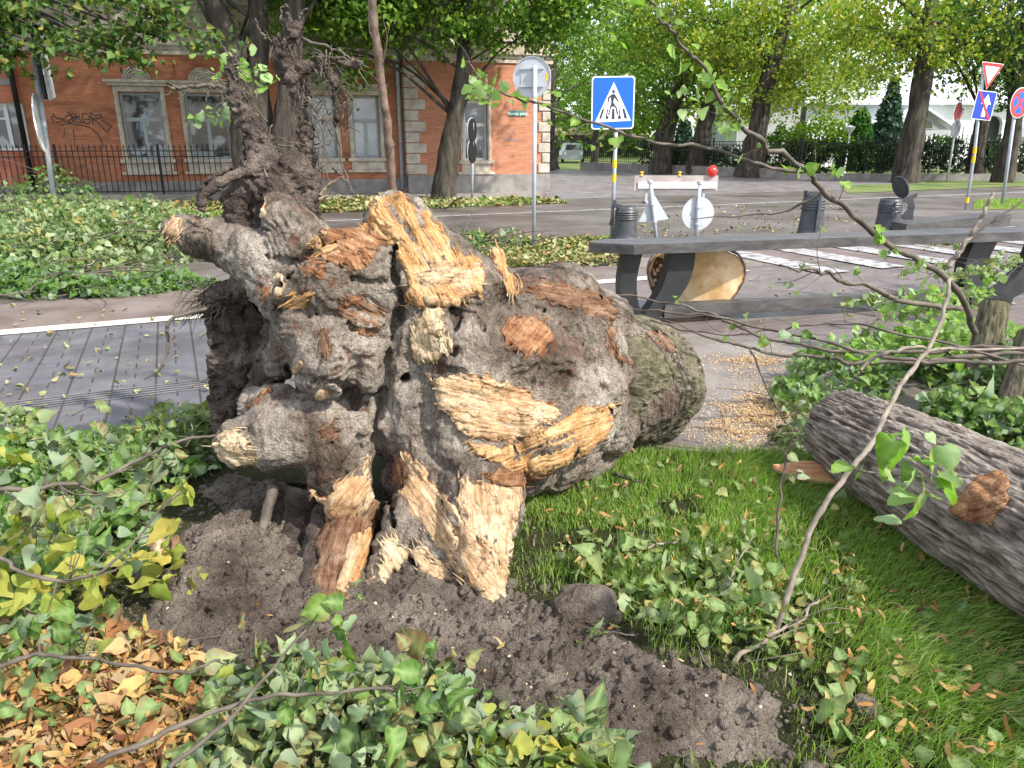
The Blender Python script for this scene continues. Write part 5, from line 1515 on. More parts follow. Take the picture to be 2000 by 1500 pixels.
# round sign seen from behind
g0 = gnd(1042, 488); sgn = thing('round_sign', 'round grey sign seen from behind, high on a galvanised post', 'road sign')
top = at(1040, 128, g0.y)
pole('post', [g0, (g0.x, g0.y, top.z)], .030, M['galv'], sgn)
cen = at(1039, 151, g0.y + .06); rd = 38 * mpp(cen)
Mx = frame_to(cen, R(-14))
pl('panel', circ(0, 0, rd, 48), (), .006, Mx, M['sign_back'], sgn)
rim = MB(); rim.plate(circ(0, 0, rd * 1.0, 48), [circ(0, 0, rd * .96, 48)[::-1]], .018, Mx @ Matrix.Translation((0, -.006, 0))); rim.build('rim', M['sign_back'], sgn)
pl('bracket', rrect(rd * 1.25, .028, .004), (), .02, Mx @ Matrix.Translation((0, -.02, rd * .42)), M['galv'], sgn)
pl('bracket', rrect(rd * 1.25, .028, .004), (), .02, Mx @ Matrix.Translation((0, -.02, -rd * .42)), M['galv'], sgn)
pl('back_plate', rrect(rd * 1.15, rd * 1.0, .01), (), .006, Mx, M['sign_back'], sgn, .008)
pl('sticker', [(-.025, -.05), (.02, -.055), (.015, -.01), (.03, .04), (-.02, .045), (-.01, 0)], (), .002, Mx @ Matrix.Translation((rd * .78, 0, 0)), M['yellow_band'], sgn, .0045)

# two signs standing low behind the bench
def low_sign(kind, px, ytop, ybase, cx, cy, label, lean):
    g = gnd(px, ybase); t_ = thing('temporary_sign', label, 'road sign', 'low signs turned away behind the bench')
    tp_ = at(px + lean, ytop, g.y)
    pole('post', [g, tp_], .030, M['galv'], t_)
    c = at(cx, cy, g.y + .05)
    Mx_ = frame_to(c, R(6 if kind else -8), R(-5 if kind == 'tri' else 4))
    if kind == 'tri':
        s_ = .335; raw = [(0, .62), (-.56, -.34), (.56, -.34)]
        pts_ = []
        for i in range(3):
            p = Vector(raw[i]); a = Vector(raw[i - 1]); b = Vector(raw[(i + 1) % 3])
            for k in range(6):
                t = k / 5; e1 = p + (a - p).normalized() * .09; e2 = p + (b - p).normalized() * .09
                pts_.append(tuple(((1 - t) ** 2 * e1 + 2 * t * (1 - t) * p + t * t * e2) * s_ * 1.35))
        pl('panel', pts_, (), .012, Mx_, M['sign_back'], t_)
    else:
        pl('panel', circ(0, 0, 32 * mpp(c), 40), (), .012, Mx_, M['sign_back'], t_)
    for zz_ in (.10, -.16): 
        pc_ = Vector(g).lerp(tp_, max(0, min(1, (c.z + zz_) / tp_.z)))
        mb = MB(); mb.lathe([(.031, -.015), (.042, -.012), (.042, .012), (.031, .015)], 14, c=tuple(pc_)); mb.build('clamp', M['galv'], t_)
    mb = MB(); mb.lathe([(.030, -.02), (.045, -.015), (.045, .03), (.030, .035)], 14, c=(tp_.x, tp_.y, tp_.z - .03)); mb.build('post_cap', M['galv'], t_)
low_sign('tri', 1283, 352, 480, 1276, 412, 'pale triangular warning sign seen from behind, standing low on a post', -13)
low_sign('round', 1359, 354, 478, 1363, 417, 'pale round sign seen from behind, standing low right of the triangular one', 8)

# barrier board with lamps
g = gnd(1320, 397); bar = thing('barrier_board', 'low white barrier board with two yellow lamp holders and one red lamp', 'barrier')
bl = at(1238, 372, g.y); br_ = at(1401, 372, g.y); tz = at(1320, 345, g.y).z
mb = MB(); mb.box(bl.x, br_.x, g.y, g.y + .03, bl.z, tz + .03); mb.build('board', noisy('board_grey', (.3, .26, .25), (.42, .37, .36), 3), bar)
mb = MB(); mb.box(bl.x + .1, br_.x - .03, g.y - .035, g.y - .003, bl.z + .05, bl.z + .22); mb.build('plank', noisy('plank_white', (.5, .48, .47), (.65, .62, .6), 5), bar)
for x in (bl.x + .35, br_.x - .35):
    mb = MB(); mb.box(x - .03, x + .03, g.y + .033, g.y + .09, 0, tz); mb.box(x - .05, x + .05, g.y - .25, g.y + .35, 0, .06); mb.build('foot', M['galv'], bar)
for x in (1253, 1327, 1392):
    p = at(x, 345, g.y + .015); mb = MB(); mb.lathe([(.05, 0), (.03, .03), (.03, .06), (.055, .07), (.055, .09), (.02, .1)], 14, c=(p.x, p.y, tz + .03)); mb.build('lamp_holder', M['yellow_band'], bar)
p = at(1391, 335, g.y + .015); mb = MB(); mb.lathe([(.06, -.13), (.10, -.10), (.135, -.02), (.135, .04), (.10, .11), (.06, .13), (.05, .14), (.07, .145), (.07, .16), (.01, .165)], 20, c=(p.x, p.y, p.z)); mb.build('red_lamp', M['red_lamp'], bar, smooth=True)

# right-hand signs
g = gnd(1886, 410); sgn = thing('end_of_one_way_sign', 'leaning post with a yield triangle above a blue sign with red bar', 'road sign')
pole('post', [g, at(1903, 300, g.y), at(1922, 130, g.y)], .035, M['sign_back'], sgn)
c = at(1922, 206, g.y - .06); w_ = 44 * mpp(c); h_ = 53 * mpp(c); Mx = frame_to(c, R(10), R(5))
pl('blue_panel', rrect(w_, h_, .03), (), .01, Mx, M['sign_white'], sgn)
pl('blue_field', rrect(w_ * .94, h_ * .95, .025), (), .003, Mx, M['sign_navy'], sgn, .0075)
pl('arrow', [(-.05, -.24), (.05, -.24), (.05, .04), (.13, .04), (0, .26), (-.13, .04), (-.05, .04)], (), .003, Mx @ Matrix.Translation((.03, 0, -.01)), M['sign_white'], sgn, .0105)
pl('red_bar', [(-w_ * .47, h_ * .47), (-w_ * .36, h_ * .47), (w_ * .45, -h_ * .47), (w_ * .31, -h_ * .47)], (), .003, Mx, M['sign_red'], sgn, .0140)
c = at(1933, 149, g.y - .06); s_ = 25 * mpp(c); Mx = frame_to(c, R(10), R(5))
def rtri(s, r=.10):
    raw = [Vector((-1, .98)), Vector((0, -.98)), Vector((1, .98))]; o_ = []
    for i in range(3):
        p = raw[i]; a = raw[i - 1]; b = raw[(i + 1) % 3]
        for k in range(5):
            t = k / 4; e1 = p + (a - p).normalized() * r; e2 = p + (b - p).normalized() * r
            o_.append(tuple(((1 - t) ** 2 * e1 + 2 * t * (1 - t) * p + t * t * e2) * s))
    return o_
pl('yield_panel', rtri(s_), (), .01, Mx, M['sign_white'], sgn)
pl('yield_border', rtri(s_ * .96), (), .003, Mx, M['sign_red'], sgn, .0075)
pl('yield_field', [(x, z + s_ * .06) for x, z in rtri(s_ * .66, .05)], (), .003, Mx, M['sign_white'], sgn, .0105)
P_ = [g, at(1903, 300, g.y), at(1922, 130, g.y)]
for (ya, yb) in ((287, 300), (305, 318), (386, 396)):
    pts_ = []
    for yy in (yb, ya):
        t = np.interp(yy, [130, 300, 410], [1922, 1903, 1886]); pts_.append(at(t, yy, g.y))
    mb = MB(); mb.tube(np.array([tuple(p) for p in pts_]), .041, 12); mb.build('yellow_band', M['yellow_band'], sgn)
g = gnd(1957, 402); sgn = thing('no_stopping_sign', 'round blue and red no stopping sign on a bluish post at the right edge', 'road sign')
pole('post', [g, at(1984, 205, g.y)], .04, M['galv'], sgn)
c = at(1992, 201, g.y - .06); rd = 27 * mpp(c); Mx = frame_to(c, R(24), R(5))
pl('panel', circ(0, 0, rd * 1.04, 40), (), .01, Mx, M['sign_white'], sgn)
pl('red_ring', circ(0, 0, rd, 40), (), .003, Mx, M['sign_red'], sgn, .0075)
for k in range(4):
    a0 = 90 * k; o_ = []
    for d in np.linspace(-34, 34, 10): o_.append((rd * .74 * math.cos(R(a0 + d)), rd * .74 * math.sin(R(a0 + d))))
    o_.append((rd * .14 * math.cos(R(a0)), rd * .14 * math.sin(R(a0))))
    pl('blue_sector', o_, (), .003, Mx, M['sign_blue'], sgn, .0105)
g = gnd(1849, 357); sgn = thing('red_disc_sign', 'thin post with a dull red round sign above a grey one, near the fence', 'road sign')
pole('post', [g, at(1872, 215, g.y)], .04, M['sign_back'], sgn)
c = at(1871, 220, g.y - .08); Mx = frame_to(c, R(40))
pl('backing', [(0, -.55), (.42, 0), (0, .55), (-.42, 0)], (), .01, Mx @ Matrix.Translation((.15, 0, 0)), M['iron'], sgn, -.02)
pl('panel', circ(0, 0, .42, 30), (), .01, Mx, M['sign_white'], sgn)
pl('red_field', circ(0, 0, .38, 30), (), .004, Mx, mat('dull_red', (.20, .015, .02), .5), sgn, .008)
c = at(1867, 251, g.y - .08); pl('grey_panel', circ(0, 0, .36, 30), (), .01, frame_to(c, R(35)), mat('sign_dark', (.12, .13, .14), .5), sgn)
# edge-on double disc sign in the verge
g = gnd(922, 397); sgn = thing('edge_on_sign', 'thin post with two small black discs nearly edge on, before the brick corner', 'road sign')
pole('post', [g, at(923, 240, g.y)], .035, M['sign_back'], sgn)
for yy in (254, 296):
    c = at(923, yy, g.y - .05); pl('panel', circ(0, 0, .29, 30), (), .03, frame_to(c, R(72)), M['iron'], sgn)
    pl('rim', circ(0, 0, .31, 30), (), .012, frame_to(c + Vector((-.025, .01, 0)), R(72)), M['sign_back'], sgn)
# left leaning post with dark box sign
g = gnd(110, 420); sgn = thing('left_sign_post', 'leaning post with a tall dark sign and a disc seen edge on, left', 'road sign')
pole('post', [g, at(92, 290, g.y), at(62, 75, g.y)], .055, M['galv'], sgn)
pl('dark_panel', rrect(.85, 1.25, .04), (), .05, frame_to(at(82, 130, g.y - .1), R(112), R(-7)), M['iron'], sgn)
pl('panel_edge', rrect(.85, 1.25, .04), (), .03, frame_to(at(90, 132, g.y + .0), R(112), R(-7)), M['sign_back'], sgn)
pl('disc_panel', circ(0, 0, .60, 36), (), .03, frame_to(at(77, 240, g.y - .1), R(113), R(-6)), M['sign_white'], sgn)
g = gnd(1170, 430)
g = gnd(1083, 330)

# ================================================================== BRICK BUILDING
PHI = R(16)
BD = np.array([math.cos(PHI), math.sin(PHI)]); BN = np.array([-math.sin(PHI), math.cos(PHI)])
CORN = np.array([1.12, 26.3])           # right corner of the brick facade at street level
def fac(px, py, off=0.0):
    """photo pixel -> (s, z) on the facade plane; off moves the plane towards the street"""
    r = ray(px, py); c0 = CORN - BN * off
    t = (c0 @ BN) / (r[:2] @ BN)
    p = r[:2] * t
    return float((p - c0) @ BD), float(CZ + r[2] * t)
bld = thing('brick_building', 'long two storey red brick house with framed windows and graffiti, behind the uprooted stump', 'building', loc=(CORN[0], CORN[1], 0), rz=PHI)
ZT = 3.95; ZE = 9.5
S_L = fac(62, 300)[0]; S_M = fac(792, 300)[0]
def wall_grid(mb, s0, s1, z0, z1, y0, y1, holes):
    xs_ = sorted({s0, s1, *[h[0] for h in holes], *[h[1] for h in holes]}); zs_ = sorted({z0, z1, *[h[2] for h in holes], *[h[3] for h in holes]})
    for i in range(len(xs_) - 1):
        for j in range(len(zs_) - 1):
            cx_, cz_ = (xs_[i] + xs_[i + 1]) / 2, (zs_[j] + zs_[j + 1]) / 2
            if any(h[0] < cx_ < h[1] and h[2] < cz_ < h[3] for h in holes): continue
            mb.box(xs_[i], xs_[i + 1], y0, y1, zs_[j], zs_[j + 1])
def win_box(x0, x1, y0, y1, off=0.0):
    s0, zt = fac(x0, y0, off); s1, _ = fac(x1, y0, off); _, zb = fac((x0 + x1) / 2, y1, off)
    return (s0, s1, zb, zt)
W1 = win_box(230, 312, 178, 306); W2 = win_box(358, 440, 182, 308); W3 = win_box(602, 652, 186, 311); W4 = win_box(685, 738, 188, 312)
OFF = .35
W5 = win_box(905, 951, 196, 313, OFF)
dz = [W1, W2, W3, W4]
zb_ = np.mean([w_[2] for w_ in dz]); zt_ = np.mean([w_[3] for w_ in dz])
dz = [(a, b, zb_, zt_) for a, b, _, _ in dz]
W5 = (W5[0], W5[1], W5[2], W5[3])
UP = [(a, b, 5.55, 7.6) for a, b, _, _ in dz]
mb = MB(); wall_grid(mb, S_L, S_M, .45, ZT, 0, .35, dz); mb.build('brick_wall', M['brick'], bld)
mb = MB(); wall_grid(mb, S_M, 0, .55, ZT, -OFF, .0, [W5]); mb.build('brick_wall', M['brick_light'], bld)
mb = MB(); mb.box(-.35, 0, .0, 8, .55, ZT); mb.build('side_wall', M['brick_light'], bld)
mb = MB(); mb.box(S_L, S_M, -.06, .3, -.05, .45); mb.build('plinth', M['concrete'], bld)
mb = MB(); mb.box(S_M, .04, -OFF - .06, 0, -.05, .55); mb.box(-.3, .04, .0, 8, -.05, .55); mb.build('plinth', M['concrete'], bld)
mb = MB(); wall_grid(mb, S_L, S_M, ZT + .32, ZE, 0, .35, UP); mb.build('plaster_wall', M['plaster'], bld)
U5 = (W5[0], W5[1], 5.6, 7.7)
mb = MB(); wall_grid(mb, S_M, 0, ZT + .32, ZE, -OFF, 0, [U5]); mb.box(-.35, 0, 0, 8, ZT, ZE); mb.build('plaster_wall', M['plaster'], bld)
mb = MB()
for z0, z1, d in ((ZT, ZT + .14, .05), (ZT + .14, ZT + .24, .09), (ZT + .24, ZT + .32, .16), (ZT + .62, ZT + .70, .06), (5.32, 5.42, .10)):
    mb.box(S_L, S_M - .03, -d, .02, z0, z1); mb.box(S_M - .02, .05 + d, -OFF - d, -OFF + .02, z0, z1); 
mb.build('cornice', M['trim'], bld)
mb = MB(); mb.box(S_L - .3, .6, -.9, 9, ZE, ZE + .25); mb.build('eaves', M['trim'], bld)
mb = MB(); mb.add([(S_L - .3, -.9, ZE + .25), (.6, -.9, ZE + .25), (.6, 9, ZE + .25), (S_L - .3, 9, ZE + .25), (S_L + 2, 4, ZE + 3), (-3, 4, ZE + 3)], [(0, 1, 5, 4), (1, 2, 5), (2, 3, 4, 5), (3, 0, 4)]); mb.build('roof', M['metal_roof'], bld)
# mouldings panel under upper windows
mb = MB()
for a, b, z0, z1 in UP:
    mb.box(a - .15, a + .02, -.07, .0, ZT + .74, 5.30); mb.box(b - .02, b + .15, -.07, 0, ZT + .74, 5.30); mb.box(a + .12, b - .12, -.04, 0, ZT + .85, 5.18)
mb.build('relief_panels', M['trim'], bld)
def window(w_, y, curtain=False, fr='winframe', arch=False, style=0):
    a, b, z0, z1 = w_
    tr_ = MB(); k = .12
    tr_.box(a - k, a, y - .06, y + .05, z0, z1 + .02); tr_.box(b, b + k, y - .06, y + .05, z0, z1 + .02); tr_.box(a - k, b + k, y - .06, y + .05, z1 + .02, z1 + .16)
    tr_.box(a - k * .6, a - k * .25, y - .085, y - .055, z0, z1 + .06); tr_.box(b + k * .25, b + k * .6, y - .085, y - .055, z0, z1 + .06)
    tr_.box(a - .24, b + .24, y - .16, y + .04, z1 + .17, z1 + .26); tr_.box(a - .3, b + .3, y - .24, y + .04, z1 + .26, z1 + .33)
    W_ = tr_.build('window_frame', M['trim'], bld)
    sl_ = MB(); sl_.box(a - .2, b + .2, y - .14, y + .08, z0 - .1, z0 - .002); sl_.box(a - .10, b + .10, y - .05, y + .02, z0 - .36, z0 - .1); sl_.box(a - .22, b + .22, y - .10, y + .02, z0 - .44, z0 - .362)
    sl_.build('sill', M['trim'], W_)
    s_ = MB(); h = z1 - z0; zc = z0 + h * .60; t = .07; yy = y + .12
    s_.box(a, a + t, yy, yy + .08, z0, z1); s_.box(b - t, b, yy, yy + .08, z0, z1); s_.box(a + t, b - t, yy, yy + .08, z1 - t, z1); s_.box(a + t, b - t, yy, yy + .08, z0, z0 + t)
    s_.box(a + t, b - t, yy - .02, yy + .08, zc - .05, zc + .05); s_.box((a + b) / 2 - .05, (a + b) / 2 + .05, yy - .01, yy + .08, z0 + t, zc - .05)
    s_.build('sash', M[fr], W_)
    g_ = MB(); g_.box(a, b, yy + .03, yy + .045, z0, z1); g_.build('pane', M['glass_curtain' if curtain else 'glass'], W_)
    if arch:
        ar = MB(); cx_ = (a + b) / 2
        for r0 in (.12, .20, .28, .36):
            pts_ = [(cx_ + r0 * math.cos(x), y - .12, z1 + .33 + r0 * math.sin(x) * .95) for x in np.linspace(0, math.pi, 14)]
            ar.tube(pts_, .022, 6)
        ar.plate([(cx_ + .36 * math.cos(x), z1 + .33 + .34 * math.sin(x)) for x in np.linspace(0, math.pi, 14)], (), .09, Matrix.Translation((0, y - .055, 0)))
        ar.build('shell_ornament', M['trim'], W_)
    return W_
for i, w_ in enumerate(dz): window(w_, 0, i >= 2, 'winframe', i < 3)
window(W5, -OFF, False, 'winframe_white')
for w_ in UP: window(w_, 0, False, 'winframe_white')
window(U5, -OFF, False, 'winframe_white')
# dark backing inside the rooms
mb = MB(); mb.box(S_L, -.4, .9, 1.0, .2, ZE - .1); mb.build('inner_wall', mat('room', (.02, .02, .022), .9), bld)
# quoins
for s0, sg, y0, side in ((S_M, 1, -OFF, 0), (0, -1, -OFF, 1)):
    z = .58; k = 0
    while z < ZT - .2:
        wd_ = .62 if k % 2 == 0 else .40
        q = MB(); x0, x1 = (s0 - .03, s0 + wd_) if sg > 0 else (s0 - wd_ * .6, s0 + .04)
        q.box(x0, x1, y0 - .045, y0 + .3, z, z + .30)
        ob = q.build('quoin', M['stone'], bld)
        bm = bmesh.new(); bm.from_mesh(ob.data); bmesh.ops.bevel(bm, geom=bm.edges[:], offset=.02, segments=1, affect='EDGES'); bm.to_mesh(ob.data); bm.free()
        z += .325; k += 1
mb = MB(); mb.tube([(S_M - .16, -.12, .1), (S_M - .16, -.12, ZE)], .06, 10); mb.build('downpipe', M['galv'], bld, smooth=True)
# graffiti strokes, traced on the brick
def graf(L, wd=.022):
    pts_ = [fac(80 + x / 12.5, 190 + y / 12.5) for x, y in L]
    P = resample([(p[0], -.006, p[1]) for p in pts_], max(6, len(L) * 6))
    V_ = []; F_ = []
    for i, p in enumerate(P):
        d = P[min(i + 1, len(P) - 1)] - P[max(i - 1, 0)]; d /= np.linalg.norm(d) + 1e-9
        n_ = np.array([-d[2], 0, d[0]]) * wd / 2
        V_ += [p + n_, p - n_]
    for i in range(len(P) - 1): F_.append((2 * i, 2 * i + 1, 2 * i + 3, 2 * i + 2))
    return V_, F_
gm = MB()
for L in ([(285, 395), (400, 520), (440, 520)], [(330, 470), (270, 480), (280, 560), (370, 615), (470, 600), (500, 560), (470, 510), (400, 540)],
          [(500, 560), (540, 520), (560, 600), (590, 600)], [(645, 350), (740, 440), (760, 560)], [(600, 590), (600, 480), (680, 440), (760, 470), (700, 560), (640, 600), (740, 620), (800, 560)],
          [(770, 400), (830, 400), (860, 460), (760, 500), (900, 480), (950, 440)], [(800, 510), (850, 600), (1060, 620)], [(850, 560), (900, 480), (960, 560), (1000, 600)],
          [(1010, 540), (1020, 420), (1100, 390), (1190, 480), (1150, 540), (1040, 520)], [(1040, 560), (1080, 640), (1190, 620), (1200, 540)], [(1195, 370), (1240, 520), (1280, 660)],
          [(1190, 370), (1320, 440), (1450, 420), (1480, 480), (1400, 520), (1250, 530), (1400, 620), (1620, 860), (1660, 760), (1730, 710), (1480, 560)],
          [(480, 690), (560, 655), (800, 655), (1060, 700), (1200, 740), (1330, 850), (1440, 1000), (1510, 1160), (1500, 1240)],
          [(615, 730), (575, 840), (560, 1000)], [(780, 770), (800, 900), (825, 1050), (810, 1200)], [(810, 1215), (1000, 1240), (1300, 1225), (1480, 1260)]):
    V_, F_ = graf(L, .030 if L[0][1] < 700 else .02); gm.add(V_, F_)
gm.build('graffiti', M['graffiti'], bld)
# street name plate
def text_mesh(body, size, material, name, parent, loc, rot=(R(90), 0, 0)):
    cu = bpy.data.curves.new(name, 'FONT'); cu.body = body; cu.size = size; cu.align_x = 'CENTER'; cu.align_y = 'CENTER'; cu.extrude = .003
    to = bpy.data.objects.new('tmp_text', cu); C.objects.link(to)
    dg = bpy.context.evaluated_depsgraph_get()
    me = bpy.data.meshes.new_from_object(to.evaluated_get(dg)); bpy.data.objects.remove(to)
    me.materials.clear(); me.materials.append(material)
    o_ = bpy.data.objects.new(name, me); C.objects.link(o_); o_.parent = parent; o_.location = loc; o_.rotation_euler = rot
    return o_
a0, z0 = fac(994, 216, OFF); a1, z1 = fac(1027, 227, OFF)
np_ = MB(); np_.box(a0, a1, -OFF - .03, -OFF - .003, z1, z0); npo = np_.build('street_name_plate', mat('plate_green', (.02, .16, .14), .4), bld)
text_mesh('Kuveju pie\u013ca', .135, M['sign_white'], 'lettering', npo, ((a0 + a1) / 2, -OFF - .034, (z0 + z1) / 2 - .005))
a2, z2 = fac(985, 268, OFF); gm = MB()
for L in ([(0, 0), (.1, .16), (.2, 0), (.3, .18), (.42, .02)], [(.0, -.1), (.2, -.06), (.45, -.12)]):
    P = resample([(a2 + x, -OFF - .006, z2 + z) for x, z in L], 20); V_ = []; F_ = []
    for i, p in enumerate(P): V_ += [p + np.array([0, 0, .02]), p - np.array([0, 0, .02])]
    for i in range(19): F_.append((2 * i, 2 * i + 1, 2 * i + 3, 2 * i + 2))
    gm.add(V_, F_)
gm.build('graffiti', mat('graffiti_grey', (.20, .17, .22), .7), bld)

# neighbour at far left
nb = thing('neighbour_building', 'salmon brick house cut off by the left edge, with a dark barred window', 'building', loc=(CORN[0], CORN[1], 0), rz=PHI)
wn = win_box(-30, 40, 200, 294, .2); wu = win_box(-30, 14, 70, 110, .2); SL2 = S_L - .06
mb = MB(); wall_grid(mb, S_L - 9, SL2, .4, 9, -.2, .2, [wn, (wu[0], wu[1], wu[2], wu[3] + .9)]); mb.build('brick_wall', M['brick_side'], nb)
mb = MB(); mb.box(S_L - 9, SL2, -.24, .2, -.05, .4); mb.build('plinth', M['concrete'], nb)
for w_, c_ in ((wn, 'winframe_white'), ((wu[0], wu[1], wu[2], wu[3] + .9), 'winframe_white')):
    a, b, z0, z1 = w_; s_ = MB()
    s_.box(a, b, -.10, -.04, z0, z0 + .06); s_.box(a, b, -.10, -.04, z1 - .06, z1); s_.box(b - .06, b, -.10, -.04, z0 + .06, z1 - .06); s_.box((a + b) / 2 - .05, (a + b) / 2 + .05, -.10, -.04, z0 + .06, z1 - .06); s_.box(a, (a + b) / 2 - .05, -.1, -.04, z0 + (z1 - z0) * .65, z0 + (z1 - z0) * .65 + .05)
    wf = s_.build('window_frame', M[c_], nb); g_ = MB(); g_.box(a, b, -.05, -.045 + .02, z0, z1); g_.build('pane', M['glass'], wf)
mb = MB(); mb.box(S_L - 9, SL2, -.215, -.19, 3.05, 3.22); mb.build('dark_course', M['concrete'], nb)
mb = MB(); mb.tube([(SL2 + .02, -.3, 0), (SL2 + .02, -.3, 9)], .07, 10); mb.build('downpipe', M['iron'], nb, smooth=True)

# ================================================================== FENCES
def iron_fence(name, label, p0, p1, z0, h, step, spike, post_every=12, wall=None, rails=(.06, .80, .92)):
    p0 = Vector(p0); p1 = Vector(p1); L = (p1 - p0).length; rz = math.atan2(p1.y - p0.y, p1.x - p0.x)
    t_ = thing(name, label, 'fence', loc=(p0.x, p0.y, 0), rz=rz)
    n_ = int(L / step); mb = MB(); i = 0
    for i in range(n_ + 1):
        if i % post_every == 0: continue
        x = i * step; top_ = h * (1.0 if spike else .92)
        mb.box(x - .010, x + .010, -.010, .010, z0 + .04, z0 + top_)
        if spike:
            mb.add([(x - .022, 0, z0 + h), (x, -.012, z0 + h - .02), (x + .022, 0, z0 + h), (x, .012, z0 + h - .02), (x, 0, z0 + h + .09)], [(0, 1, 4), (1, 2, 4), (2, 3, 4), (3, 0, 4), (3, 2, 1, 0)])
    o_ = mb.build('bars', M['iron'], t_)
    for r_ in rails:
        mb = MB(); mb.box(0, L, -.016, .016, z0 + h * r_ - .014, z0 + h * r_ + .014); mb.build('rail', M['iron'], t_)
    for i in range(0, n_ + 1, post_every):
        x = i * step; mb = MB(); mb.box(x - .03, x + .03, -.03, .03, z0 - .1, z0 + h * 1.06); mb.build('post', M['iron'], t_)
    if wall:
        mb = MB(); mb.box(-.1, L + .1, -.16, .16, -.05, z0 - .002); mb.build('footing', M['concrete'], t_)
    return t_
q0 = gnd(-80, 398); q1 = gnd(446, 392)
iron_fence('iron_fence', 'black spiked iron fence in front of the brick building with graffiti', q0, q1, .2, 1.24, .145, True, 18, True)
w0 = Vector((4.2, 45.5, 0)); w1 = gnd(1560, 350); w2 = gnd(2150, 352)
iron_fence('iron_fence', 'dark iron railing on a low concrete wall along the side road', w0, w1, .42, 1.25, .17, False, 14, True)
iron_fence('iron_fence', 'tall black spiked iron fence before the clipped hedge at the right', w1, w2, .25, 1.55, .17, True, 16, True)

# ================================================================== TREES
def crown_pts(blobs, nclus, per, spread, flat=.6):
    P = []
    tot = sum(b[3] * b[4] * b[5] for b in blobs)
    for b in blobs:
        k = max(3, int(nclus * b[3] * b[4] * b[5] / tot))
        d = rng.normal(size=(k, 3)); d /= np.linalg.norm(d, axis=1)[:, None]
        r = rng.uniform(.35, 1.0, size=(k, 1)) ** .6
        c = np.array(b[:3]) + d * r * np.array(b[3:6])
        pr = np.maximum(3, (per * rng.lognormal(-.1, .5, size=k)).astype(int))
        for cc, m_ in zip(c, pr):
            P.append(cc + rng.normal(size=(m_, 3)) * spread * np.array([1, 1, flat]) * rng.uniform(.6, 1.3))
    return np.vstack(P)

def tree(name, label, trunks, blobs, nclus, per, spread, lsize, lmat, tmat='bark', group=None, kind='far', limbs=14, sides=14, share=None, low=None):
    """trunks: list of [(x,y,z,r)...] in world metres"""
    base = Vector(trunks[0][0][:3])
    t_ = thing(name, label, 'tree', group, loc=base)
    bz = np.array(base)
    for tr in trunks:
        P = np.array([p[:3] for p in tr]) - bz; rr = np.array([p[3] for p in tr])
        k = 26; Pn = resample(P, k); rn = np.interp(np.linspace(0, 1, k), np.linspace(0, 1, len(rr)), rr)
        V_, F_ = tube(Pn, rn, sides)
        nn_ = vnormals(V_, F_)
        V_ = V_ + nn_ * (np.repeat(rn, sides) * (.30 * fbm(V_ * np.array([3.5, 3.5, 1.0]) + bz, 3, 4) + .12 * fbm(V_ * np.array([12, 12, 3.]) + bz, 2, 6)))[:, None]
        mk('trunk', V_, F_, M[tmat], t_, smooth=True)
    mb = MB(); ends = []
    for i in range(limbs):
        tr = trunks[i % len(trunks)]; P = np.array([p[:3] for p in tr]) - bz
        f = rng.uniform(.45, 1.0); Pn = resample(P, 30); s0 = Pn[int(f * 29)]
        b = blobs[rng.integers(len(blobs))]
        tgt = np.array(b[:3]) - bz + rng.normal(size=3) * np.array(b[3:6]) * .5
        mid = (s0 + tgt) / 2 + np.array([0, 0, .5])
        r_ = min(tr[-1][3], .22) * rng.uniform(.25, .55)
        mb.tube(resample([s0, mid, tgt], 9), np.linspace(r_, r_ * .2, 9), 6)
    if limbs: mb.build('limbs', M[tmat], t_, smooth=True)
    if share is not None:
        o_ = share.copy(); C.objects.link(o_); o_.parent = t_; return t_, o_
    P = crown_pts([(b[0] - bz[0], b[1] - bz[1], b[2] - bz[2], *b[3:]) for b in blobs], nclus, per, spread)
    o_ = leaves('crown', P, rng.uniform(.7, 1.3, len(P)) * lsize, kind, M[lmat], t_, up=.35, droop=.3)
    return t_, o_
def trk(L, z0=True):
    out = []
    for i, (x, y, Y_, rpx) in enumerate(L):
        p = at(x, y, Y_); 
        if i == 0 and z0: p.z = 0
        out.append((p.x, p.y, p.z, rpx * mpp(p)))
    return out
def ext(tr, dz_, dx=0):
    a, b = np.array(tr[-2][:3]), np.array(tr[-1][:3]); d = (b - a) / max(.1, (b - a)[2])
    e = b + d * dz_ + np.array([dx, 0, 0]); return tr + [(e[0], e[1], e[2], tr[-1][3] * .6)]
# the three-stemmed lime tree right behind the caked roots
Y1 = 19.3
T = [ext(trk([(490, 392, Y1, 38), (483, 290, Y1, 32), (470, 160, Y1, 28), (418, 0, Y1, 24)]), 3),
     ext(trk([(520, 392, Y1 + .3, 32), (512, 260, Y1 + .3, 28), (503, 140, Y1 + .3, 25), (505, 0, Y1 + .3, 21)]), 3),
     ext(trk([(535, 392, Y1, 38), (556, 260, Y1, 31), (565, 160, Y1, 26), (578, 0, Y1, 23)]), 3)]
T = [[(p[0], p[1], p[2], p[3] * .84) for p in t_] for t_ in T]
b0 = T[0][0]
tree('lime_tree', 'big lime tree with three dark stems rising behind the soil caked roots', T,
     [(b0[0] - 2.5, b0[1], 7.6, 3.0, 2.4, 2.0), (b0[0] + 2.2, b0[1], 7.2, 2.6, 2.4, 2.2), (b0[0], b0[1] + .5, 9.5, 4, 3, 2.5), (b0[0] - 2.2, b0[1] - .6, 5.1, 1.6, .8, .45), (b0[0] + 2.0, b0[1] + .6, 5.6, 1.1, .7, 1.2), (b0[0] + .3, b0[1] + 1.4, 5.2, 1.1, .5, 1.6), (b0[0] + 2.9, b0[1] + .5, 4.9, 1.0, .7, .7)],
     900, 36, .32, .108, 'crown_a', 'bark', 'trees along the street', 'mid', limbs=9)
